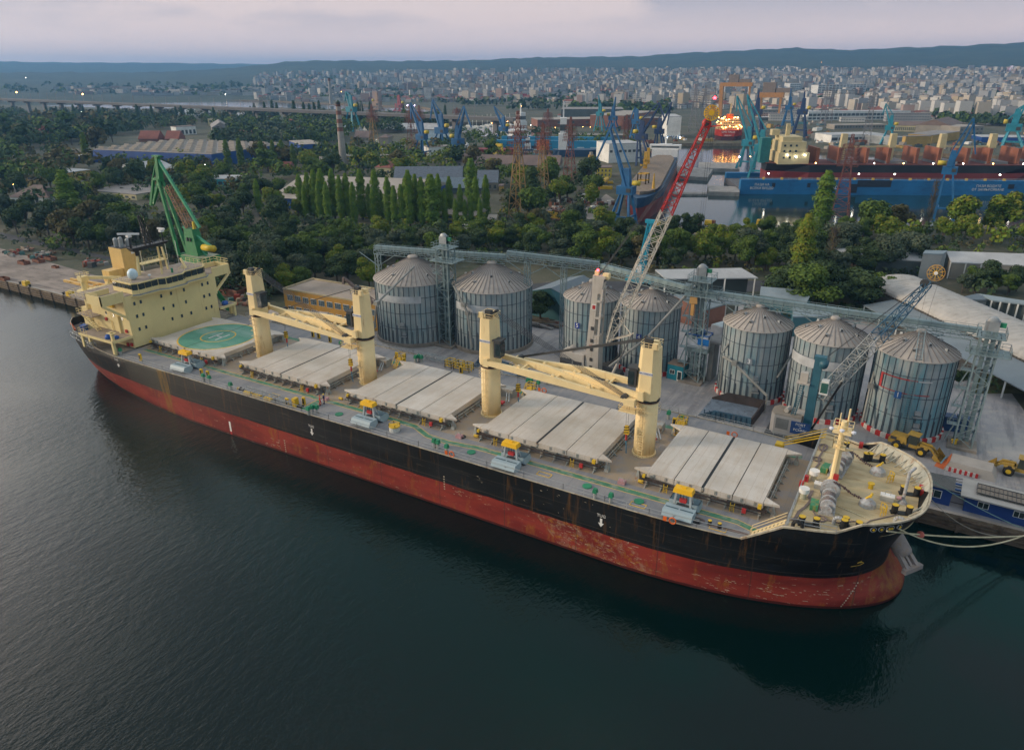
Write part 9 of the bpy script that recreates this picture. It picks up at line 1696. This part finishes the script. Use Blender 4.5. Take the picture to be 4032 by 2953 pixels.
zone('around the white villa and striped chimney', [(560, 400), (1100, 410), (1100, 350), (760, 330), (560, 360)], 30, 11, (DG, MG, YG, BR), 26)
zone('in the yard left of the big blue crane', [(1140, 500), (1300, 470), (1320, 400), (1180, 390), (1100, 420)], 12, 12, (DG, MG, YG), 30)
zone('left of the blue-walled factory', [(0, 345), (200, 345), (320, 300), (320, 280), (0, 290)], 24, 16, (DG, DG, MG, BR), 18)
for a in(('alone left of the green crane by the road', MG, 510, 395, 5, 6.5, 1.3), ('between the wide silo and silo 5', DG, 275, 1000, 7, 8.5, 1.25), ('beside the ochre office block, large', DG, 800, 690, 6, 10.5, 1.3), ('behind the first deck crane, low and wide', MG, 30, 640, 6, 8, 1.5), ('in front of the quay sheds, first right of the reel', GG, 1730, 760, 8, 6, 1.1), ('in front of the quay sheds, second right of the reel', YG, 1960, 740, 8, 6.5, 1.1), ('in front of the quay sheds, near the edge', DG, 2130, 760, 8, 6.5, 1.2), ('under the right elevator tower', DG, 1950, 1600, 8, 3.5, 1.4), ('behind the right elevator tower foot', DG, 1700, 1560, 8, 4, 1.2)):
 addt(a[0], a[1], 'broad', G(*q(a[4], a[2], a[3])), a[5], a[6])
for a in((2, 90, 1590, 'yellow-green bush pair by the nearest ochre mast, left'), ):pass
def pop(name, i, lst, tint=MG, w=1.0, kind='poplar'):
 for xb, yb, yt in lst:b=q(i, xb, yb);addt(name, tint, kind, G(*b), max(4, HT(b, (b[0], q(i, xb, yt)[1]))-LZ), w)
pop('in the row before the grey-roofed warehouse', 2, [(50, 1490, 1190), (412, 1510, 1150), (485, 1530, 1138), (540, 1540, 1112), (600, 1550, 1105), (690, 1530, 1112), (805, 1550, 1145), (925, 1540, 1110), (990, 1550, 1235)], BG, 1.0)
pop('in the row before the yellow building', 2, [(1045, 1560, 1120), (1150, 1590, 1180), (1200, 1600, 1250), (1260, 1600, 1240), (1325, 1600, 1120), (1430, 1600, 1180), (1710, 1610, 1360), (1790, 1600, 1368), (1836, 1600, 1310), (1915, 1610, 1355)], BG, 1.0)
pop('in the second row before the yellow building', 2, [(x, 1590+rr.uniform(-50, 10), 1200+rr.uniform(-50, 110))for x in(450, 570, 640, 750, 860, 1020, 1090, 1290, 1380, 1470, 1570, 1620, 1660, 1750, 1880, 1965)], BG, .9)
pop('of unusual width in the centre of the poplar rows', 2, [(1510, 1600, 1155), (1840, 1400, 1020)], BG, 1.5)
pop('standing big and alone behind the ship bridge', 1, [(610, 1530, 1112)], BG, 1.9);pop('left of the blue-walled factory', 1, [(755, 1090, 800)], MG, 1.2);pop('in front of the blue-walled factory, right end', 1, [(1940, 1120, 862), (2050, 1110, 850), (2225, 1110, 878)], MG, 1.2)
pop('in front of the factory end wall', 2, [(85, 1090, 872), (178, 1100, 868), (252, 1100, 862), (345, 1110, 898)], MG, 1.2);pop('beside the large tall ochre mast', 3, [(195, 1490, 1088)], DG, 2.0);pop('tall and broad over the blue floating dock', 4, [(530, 1600, 1120)], BG, 1.7);pop('leaning near before the basin at right', 8, [(345, 720, 85)], YG, 1.4)
pop('dead and bare beside the near right poplar', 8, [(590, 640, 185)], BR, 1.6, 'bare');pop('dead and bare before the red crane legs', 4, [(1430, 1640, 1180)], BR, 1.0, 'bare')
pop('in the dark line below the bridge at left', 1, [(x, 700+rr.uniform(-20, 25), 575+rr.uniform(-15, 25))for x in(330, 410, 500, 575, 640, 720, 850, 900, 1010, 1090, 1180, 1250, 1300, 1500, 1550, 1820, 2130)], DG, 1.15)
pop('in the dark line by the bridge and chimney', 2, [(x, 690+rr.uniform(-20, 30), 545+rr.uniform(-20, 25))for x in(15, 100, 165, 205, 350, 430, 480, 520, 560, 725, 890, 915, 990, 1270, 1620)], DG, 1.15)
pop('tall leafy at the right over the floating dock', 4, [(960, 1640, 1320)], MG, 1.0, 'broad')
for(x, y, yt, nm, tn)in((960, 1650, 1310, 'big and bushy before the floating dock centre', MG), (1720, 1660, 1290, 'big and spreading before the dock at right, left of two', YG), (2060, 1660, 1290, 'big and spreading before the dock at right, right of two', YG), (1200, 1640, 1400, 'half bare before the dock with pale limbs', BR)):
 b=q(4, x, y);addt(nm, tn, 'broad', G(*b), HT(b, (b[0], q(4, x, yt)[1]))-LZ, 1.15)
bushes=[(3, 130, 1600, 1480, YG, 'right of the nearest ochre mast'), (3, 640, 1620, 1520, YG, 'at the end of the concrete road, left'), (3, 740, 1630, 1530, YG, 'at the end of the concrete road, right'), (3, 360, 1250, 1120, MG, 'behind the steel frames, left'), (3, 400, 1390, 1230, DG, 'behind the steel frames, right'), (3, 585, 1290, 1150, DG, 'in the yard middle'), (3, 640, 1440, 1310, DG, 'round and dark in the scrap yard'), (3, 690, 1200, 1050, DG, 'left of the small yellow house')]
for i, x, y, yt, tn, nm in bushes:b=q(i, x, y);addt(nm, tn, 'broad', G(*b), HT(b, (b[0], q(i, x, yt)[1]))-LZ, 1.2)
DUST=sorted(TREES, key=lambda t:-t[5]/hypot(t[3]-CX, t[4]-CY));broad=[t for t in DUST if t[2]=='broad'];rest=broad[300:];keep=[t for t in DUST if t not in rest]
cnt={}
for t in keep:cnt.setdefault((t[0], t[1], t[2]), []).append(t)
KW={'broad':'tree', 'poplar':'poplar', 'bare':'poplar'}
for(z_, tn, kd), L in cnt.items():
 L.sort(key=lambda t:PX((t[3], t[4], LZ))[0])
 for i, t in enumerate(L):
  d=hypot(t[3]-CX, t[4]-CY);lod=0 if d<290 else(1 if d<480 else 2);lod=0 if kd=='bare' else lod
  P0=proto(tn, kd, lod, rr.randrange(3));lb='%s %s %s'%(tn, KW[kd], z_)
  if len(L)>1:lb+=', %s from left'%ORD[i]
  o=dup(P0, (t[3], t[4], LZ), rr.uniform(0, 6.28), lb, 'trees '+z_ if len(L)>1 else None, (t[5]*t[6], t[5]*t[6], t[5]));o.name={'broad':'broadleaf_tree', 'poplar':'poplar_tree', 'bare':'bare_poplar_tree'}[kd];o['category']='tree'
for P0 in PROT.values():
 for c in list(P0.children):bpy.data.objects.remove(c)
 bpy.data.objects.remove(P0)
def leafmass(name, specs, size_f, seed, per=26):
 r=random.Random(seed);c=MB();keys=[DG, MG, GG, BR, YG]
 for k in keys:c.mat(LF[k][0]);c.mat(LF[k][1])
 for(x, y, z, h, w, tn)in specs:
  base=keys.index(tn)*2
  for k in range(per):
   u=V((r.gauss(0, 1), r.gauss(0, 1), abs(r.gauss(0, 1)))).normalized();p=V((x, y, z+h*.3))+V((u.x*w*.5, u.y*w*.5, u.z*h*.7))*r.uniform(.7, 1.05);s=size_f*h*r.uniform(.7, 1.3)
   n_=(u+V((r.gauss(0, .4), r.gauss(0, .4), r.gauss(0, .4)))).normalized();a=n_.orthogonal().normalized();b=n_.cross(a);c.c=base+(1 if r.random()<.45 else 0);c.add([p-a*s, p-b*s*.8, p+a*s*.8, p+b*s], [(0, 1, 2, 3)])
 o=c.build(name);return tag(o, None, None, None, 'stuff')
def hits_water(x, y):return any(inpoly(x, y, L)for L in(basin, marina, lake))
def fill(poly, n, h, tints, terr=False, hj=.3):
 o=[];xs=[p[0]for p in poly];ys=[p[1]for p in poly]
 for _ in range(n*4):
  if len(o)>=n:break
  x, y=rr.uniform(min(xs), max(xs)), rr.uniform(min(ys), max(ys))
  if not inpoly(x, y, poly)or(y<300 and hits_water(*g2(x, y))):continue
  d=ray(x, y);p=G(x, y);z=LZ
  if terr:
   if d.z>-.001:k0=6000
   ok=False
   for k in range(60):
    dist=1000+k*90;kk=dist/hypot(d.x, d.y);P=CAMP+d*kk
    if P.z<=TZ(P.x, P.y)+.5:ok=True;break
   if not ok:continue
   p=P;z=TZ(P.x, P.y)
  hh=h*rr.uniform(1-hj, 1+hj);o.append((p.x, p.y, z, hh, hh*rr.uniform(.9, 1.4), rr.choice(tints)))
 return o
sp=[(t[3], t[4], LZ, t[5], t[5]*t[6], t[1])for t in rest]
sp+=fill([(-40, 350), (330, 290), (620, 275), (620, 258), (300, 256), (-40, 249)], 520, 11, (DG, DG, MG, BR, GG))
sp+=fill([(-40, 430), (120, 400), (200, 350), (-40, 330)], 60, 11, (MG, DG, BR));sp+=fill([(700, 300), (980, 290), (980, 266), (640, 262)], 150, 12, (DG, MG, GG))
sp+=fill([(480, 330), (760, 320), (760, 280), (480, 268)], 150, 12, (DG, MG, GG));sp+=fill([(560, 400), (1120, 405), (1120, 330), (560, 310)], 230, 7, (MG, DG, YG))+fill([(960, 330), (1400, 330), (1400, 290), (960, 290)], 90, 7, (MG, DG))+fill([(180, 440), (560, 430), (560, 360), (250, 360)], 140, 7, (MG, DG, BR));leafmass('distant_wood', sp, .11, 1, 62)
sp=fill([(0, 540), (240, 590), (420, 615), (640, 670), (640, 590), (400, 520), (0, 470)], 190, 3.2, (DG, GG, BR, GG));sp+=fill([(460, 650), (620, 668), (620, 600), (830, 610), (830, 520), (460, 480)], 260, 3.5, (DG, GG, DG));sp+=fill([(830, 600), (1180, 590), (1440, 610), (1740, 620), (2040, 590), (2256, 560), (2256, 520), (1300, 505), (830, 520)], 520, 2.6, (DG, MG, YG, GG, BR));sp+=fill([(380, 500), (1140, 560), (1140, 470), (400, 400), (0, 370), (0, 460)], 420, 3.2, (DG, MG, GG, YG));sp+=fill([(1700, 700), (2000, 720), (2030, 560), (1740, 600)], 160, 3, (GG, DG));sp+=fill([(1080, 500), (1340, 500), (1340, 330), (1100, 330)], 130, 3, (DG, MG, GG, BR))
leafmass('undergrowth', sp, .14, 2, 36)
sp=fill([(0, 206), (600, 217), (960, 231), (1250, 256), (1420, 262), (1480, 240), (1650, 232), (2256, 240), (2256, 215), (1600, 215), (1150, 205), (560, 185), (0, 190)], 900, 11, (DG, MG, DG, GG), True, .4)
sp+=fill([(600, 200), (2256, 255), (2256, 160), (1400, 158), (600, 170)], 2300, 9, (DG, DG, MG, GG), True, .4);leafmass('town_trees', sp, .3, 3, 10)
sp=fill([(1250, 262), (1480, 262), (1480, 240), (1250, 228)], 110, 12, (DG, MG), True);sp+=fill([(1670, 234), (2060, 234), (2060, 218), (1670, 216)], 170, 9, (DG, MG), True);sp+=fill([(2060, 285), (2256, 297), (2256, 234), (2060, 234)], 200, 12, (DG, MG, DG), True);leafmass('harbour_woods', sp, .2, 4, 24)
grass=sheet('grass', [G(*q(8, *k)).xy[:]for k in((1790, 1611), (2256, 1611), (2256, 1500), (1900, 1440))], M('grass_dry', (.10, .11, .045), .95, n=.4, ns=.5), 2.622)
for k, (i, x0, x1, y0, y1, n, nm)in enumerate(((3, 1000, 1340, 870, 1060, 16, 'around the blue cranes by the basin'), (3, 100, 720, 985, 1010, 12, 'below the light-blue dock'), (2, 1480, 2200, 1000, 1015, 10, 'along the red barge'), (4, 20, 600, 720, 900, 26, 'behind the cream bridge of the docked ship'), (4, 600, 2200, 895, 960, 30, 'on the quay behind the docked ship'), (3, 1340, 1700, 860, 880, 8, 'before the white lettered hall'), (2, 700, 1500, 860, 1000, 18, 'around the striped chimney works'))):
 L=sorted((rr.uniform(x0, x1), rr.uniform(y0, y1))for _ in range(n))
 for j, (x, y)in enumerate(L):
  p=G(*q(i, x, y));s_=rr.uniform(1, 2.4);T=thing('ship_section', 'section block '+nm+', %s from left'%ORD[j], 'steel block', (p.x, p.y, LZ), rr.uniform(0, 1.5), 'section blocks '+nm);c_=rr.choice((rust, concrete, wl_['white'], wl_['conc'], wl_['ochre'], wl_['dark'], hatr, wl_['teal']));part(T, 'block', MB().mat(c_).cbox((0, 0, 0), (s_*rr.uniform(1.5, 6), s_*rr.uniform(1.2, 3), s_*rr.uniform(.8, 1.8)), 0, .2, .1));part(T, 'load', MB().mat(rr.choice((rust, dark, rf_['dust']))).cbox((0, 0, s_*1.0), (s_*1.2, s_*1.2, s_*rr.uniform(.8, 1.2)), .3, .1, .1))
  # the city
def citym(n, a, wn):
 m, B_s, noise, mix, mt, xyz, ln=node_mat(n, .8);c=mix(noise((.03, .03, .03), 1, 3), a, tuple(x*.8 for x in a))
 fz=mt('GREATER_THAN', mt('FRACT', mt('MULTIPLY', xyz[2], .333)), .55);fx=mt('GREATER_THAN', mt('FRACT', mt('MULTIPLY', mt('ADD', xyz[0], xyz[1]), .27)), .35);c=mix(mt('MULTIPLY', mt('MULTIPLY', fz, fx), .8), c, wn);ln(c, B_s.inputs['Base Color']);return m
cms=[citym('block_white', (.56, .55, .53), (.10, .12, .15)), citym('block_cream', (.50, .45, .38), (.10, .1, .12)), citym('block_grey', (.38, .39, .41), (.09, .1, .12)), citym('block_pink', (.38, .28, .25), (.1, .09, .1)), citym('block_ochre', (.42, .35, .25), (.1, .09, .09))]
rfs=[M('city_roof_grey', (.24, .23, .23), .9), M('city_roof_red', (.24, .09, .07), .9)]
CN=['white', 'cream', 'grey', 'pink', 'ochre']
def marchT(x, y):
 d=ray(x, y);hd_=hypot(d.x, d.y)
 for k in range(150):
  dist=900+k*28;P=CAMP+d*(dist/hd_)
  if P.z<=TZ(P.x, P.y)+.5:return P
 return None
ZN=[('below the left hill end', 560, 760), ('above the far slim chimney', 760, 900), ('left of the city centre', 900, 1080), ('right of the grey towers', 1080, 1250), ('above the pink brick block', 1250, 1400), ('above the brown factory', 1400, 1500), ('behind the boom tip', 1500, 1620), ('right of the large gantry', 1620, 1760), ('above the lettered blue crane', 1760, 1880), ('above the long white factory', 1880, 2000), ('right of the hotel tower', 2000, 2120), ('at the right picture edge', 2120, 2262)]
cands=[]
for name, x0, x1 in ZN:
 for _ in range(int((x1-x0)*(1.8 if x0<900 else 7))):
  x=rr.uniform(x0, x1);ylo=196+(x-560)*.005;yhi=162 if x>1000 else 166;yb=(225 if x<1250 else(240 if x<1650 else 243+(x-1650)*.06))
  y=yhi+(yb-yhi)*rr.random()**1.15
  P=marchT(x, y)
  if P is None or hits_water(P.x, P.y)or sin(P.x*.013+1)+sin(P.y*.011)+.7*sin(P.x*.031+P.y*.022)<-.75:continue
  d=hypot(P.x-CX, P.y-CY);tall=rr.random()<(.42 if y<205 else.16);h=rr.uniform(13, 27)if tall else rr.uniform(5, 10);w=rr.uniform(8, 17)if tall else rr.uniform(7, 18);dp=rr.uniform(10, 16);col=rr.choices(range(5), (5, 3, 3, 1.5, 1))[0]if tall else rr.choices(range(5), (4, 3, 2.5, 2, 1))[0];red=(not tall)and rr.random()<.45;cands.append((h*w/d/d, name, P.x, P.y, TZ(P.x, P.y)-1, w, dp, h, (int(P.x/170)*37+int(P.y/210)*53)%10*.15+rr.uniform(-.04, .04), col, red, tall, x))
cands.sort(key=lambda c:-c[0]);ind, rest=cands[:300], cands[300:];pc={}
grp={}
for c in ind:grp.setdefault((c[1], c[9], c[10], c[11]), []).append(c)
for k, L in grp.items():
 L.sort(key=lambda c:c[12])
 for i, c in enumerate(L):
  key=(c[9], c[10])
  if key not in pc:
   pm_=MB().mat(cms[c[9]]).box(-.5, .5, -.5, .5, 0, 1);pr2=MB().mat(rfs[1 if c[10]else 0])
   if c[10]:pr2.add([(-.53, -.55, 1), (.53, -.55, 1), (.53, .55, 1), (-.53, .55, 1), (-.3, 0, 1.22), (.3, 0, 1.22)], [(0, 1, 5, 4), (1, 2, 5), (2, 3, 4, 5), (3, 0, 4)])
   else:pr2.box(-.5, .5, -.5, .5, 1, 1.012).box(-.12, .12, -.2, .2, 1.012, 1.07)
   a_=pm_.build('wall');b_=pr2.build('roof');pc[key]=(a_.data, b_.data);bpy.data.objects.remove(a_);bpy.data.objects.remove(b_)
  T=thing('city_building', '%s %s %s%s in the city %s%s'%('tall' if c[11]else 'low', CN[c[9]], 'block' if not c[10]else 'red-roofed house', '', c[1], (', %s from left'%ORD[i])if len(L)>1 else ''), 'building', (c[2], c[3], c[4]), c[8], 'buildings of the far city '+c[1]);T.scale=(1, 1, 1)
  for nm, me in zip(('wall', 'roof'), pc[key]):o=bpy.data.objects.new(nm, me);COL.objects.link(o);o.parent=T;o.scale=(c[5], c[6], c[7])
mb=MB()
for c in rest:
 mb.mat(cms[c[9]]);mb.cbox((c[2], c[3], c[4]), (c[5], c[6], c[7]), c[8]);mb.mat(rfs[1 if c[10]else 0]);mb.cbox((c[2], c[3], c[4]+c[7]), (c[5]*1.02, c[6]*1.02, .6 if not c[10]else 3), c[8], 0 if not c[10]else c[5]*.3, 0 if not c[10]else c[6]*.45)
rr2=random.Random(77)
for(x0, x1, y0, y1, n, hm2)in((600, 1250, 196, 222, 160, 10), (120, 640, 196, 212, 110, 9), (1500, 2256, 150, 168, 130, 7), (1700, 2256, 245, 268, 60, 9), (820, 1300, 168, 190, 240, 26), (1300, 2256, 168, 200, 420, 22)):
 for _ in range(n):
  x, y=rr2.uniform(x0, x1), rr2.uniform(y0, y1);P=marchT(x, y)
  if P is None or hits_water(P.x, P.y):continue
  h=rr2.uniform(.5, 1.3)*hm2;w=rr2.uniform(10, 26)if hm2>12 else rr2.uniform(12, 50);red=hm2<12 and rr2.random()<.3;col=rr2.choice((0, 0, 1, 2, 2, 3));z=TZ(P.x, P.y)-1;a_=(int(P.x/170)*37+int(P.y/210)*53)%10*.15
  mb.mat(cms[col]);mb.cbox((P.x, P.y, z), (w, 13, h), a_);mb.mat(rfs[1 if red else 0]);mb.cbox((P.x, P.y, z+h), (w*1.02, 13.2, .6), a_)
tag(mb.build('city_blocks'), None, None, None, 'stuff')
lt=thing('floodlights', 'very bright violet-white floodlight pair above the far right city', 'floodlight', tuple(marchT(2196, 165)))
P=marchT(2196, 163);
for(x, y, r_, m_)in((2197, 160, 7, lampv), (2153, 161, 3, lampw)):P=marchT(x, y+4);s=MB().mat(m_);s.lathe((P.x, P.y, P.z+9), [(0, -r_*.9), (r_*.7, -r_*.6), (r_*.9, 0), (r_*.7, r_*.6), (0, r_*.9)], 10);part(lt, 'lamp', s, True);part(lt, 'pole', MB().mat(pyg).bar((P.x, P.y, P.z-2), (P.x, P.y, P.z+6), .8), True)
LL=[(1187, 194, 3.2, lampv), (1420, 424//2+2, 1.2, lampy)]
lights=[(2, 262, 0)]
lspots=[(q(2, 850, 408), 3, 'or'), (q(2, 740, 478), 2, 'or'), (q(2, 938, 465), 2, 'or'), (q(2, 905, 497), 2.6, 'or'), (q(2, 1490, 522), 2.2, 'or'), (q(2, 1345, 385), 2.2, 'or'), (q(3, 265, 428), 4, 'vi'), (q(3, 222, 595), 1.3, 'or'), (q(3, 258, 592), 1.3, 'or'), (q(3, 115, 613), 1.0, 'or'), (q(3, 350, 425), 2, 'wh'), (q(4, 1175, 483), 3, 'or'), (q(4, 1840, 428), 2, 'or'), (q(4, 540, 225), 2.4, 'or'), (q(4, 235, 275), 2.2, 'or'), (q(2, 2012, 790), 1.0, 'or'), (q(2, 2145, 775), 1.1, 'or'), (q(2, 1955, 750), 1.1, 'wh'), (q(2, 1360, 610), 2.0, 'vi'), (q(2, 1300, 605), 2.0, 'vi'), (q(1, 222, 352), 3, 'wh'), (q(1, 1325, 450), 2.6, 'wh'), (q(1, 1807, 463), 3.0, 'wh'), (q(1, 1358, 473), 2.2, 'or'), (q(1, 1910, 500), 1.8, 'wh'), (q(1, 695, 665), 1.3, 'wh'), (q(1, 135, 975), .5, 'wh'), (q(1, 722, 968), .45, 'wh'), (q(1, 1752, 1192), .4, 'wh'), (q(1, 150, 1380), .35, 'or'), (q(3, 1945, 1122), 1.0, 'vi'), (q(3, 2036, 1118), .7, 'or'), (q(3, 632, 825), .6, 'or'), (q(3, 695, 828), .6, 'or'), (q(3, 400, 833), .6, 'or'), (q(3, 193, 810), .7, 'wh'), (q(3, 1040, 693), .9, 'wh'), (q(4, 2240, 890), .9, 'or'), (q(4, 1858, 1030), .6, 'wh'), (q(4, 1215, 1148), .5, 'vi'), (q(4, 1410, 1148), .5, 'vi')]
MM={'or':M('lamp_orange', (1, .40, .10), .3, emit=20), 'vi':lampv, 'wh':lampw};WN={'or':'orange', 'vi':'violet-white', 'wh':'white'}
LO={}
for(p, r_, k)in lspots:LO.setdefault(k, []).append((p, r_*.38))
for k, L in LO.items():
 L.sort(key=lambda a:a[0][0])
 for i, (p, r_)in enumerate(L):
  P=marchT(*p)if p[1]<262 else G(p[0], p[1]+r_*1.5);P=P or G(*p);z=(TZ(P.x, P.y)if p[1]<262 else LZ);hh=8 if p[1]>262 else 6;P=V((P.x, P.y, z));T=thing('street_lamp', '%s lamp shining in the town and works, %s %s lamp from the left'%(WN[k], ORD[i], WN[k]), 'lamp', tuple(P), 0, 'lit lamps');part(T, 'pole', MB().mat(pyg).bar((0, 0, 0), (0, 0, hh), .25));s=MB().mat(MM[k]);s.lathe((0, 0, hh+r_), [(0, -r_*.9), (r_*.7, -r_*.6), (r_*.9, 0), (r_*.7, r_*.6), (0, r_*.9)], 8);part(T, 'lamp', s)
  # haze
hz_=bpy.data.materials.new('haze');hz_.use_nodes=True;t=hz_.node_tree;t.nodes.remove(t.nodes['Principled BSDF']);vn=t.nodes.new('ShaderNodeVolumePrincipled');vn.inputs['Color'].default_value=(.22, .54, 1, 1);vn.inputs['Density'].default_value=HAZE=.00013;vn.inputs['Anisotropy'].default_value=.2;t.links.new(vn.outputs[0], t.nodes['Material Output'].inputs['Volume'])
hb2=MB().mat(hz_).box(-9800, 9800, -3200, 9300, -3.5, 268);o=hb2.build('haze');o['kind']='stuff'
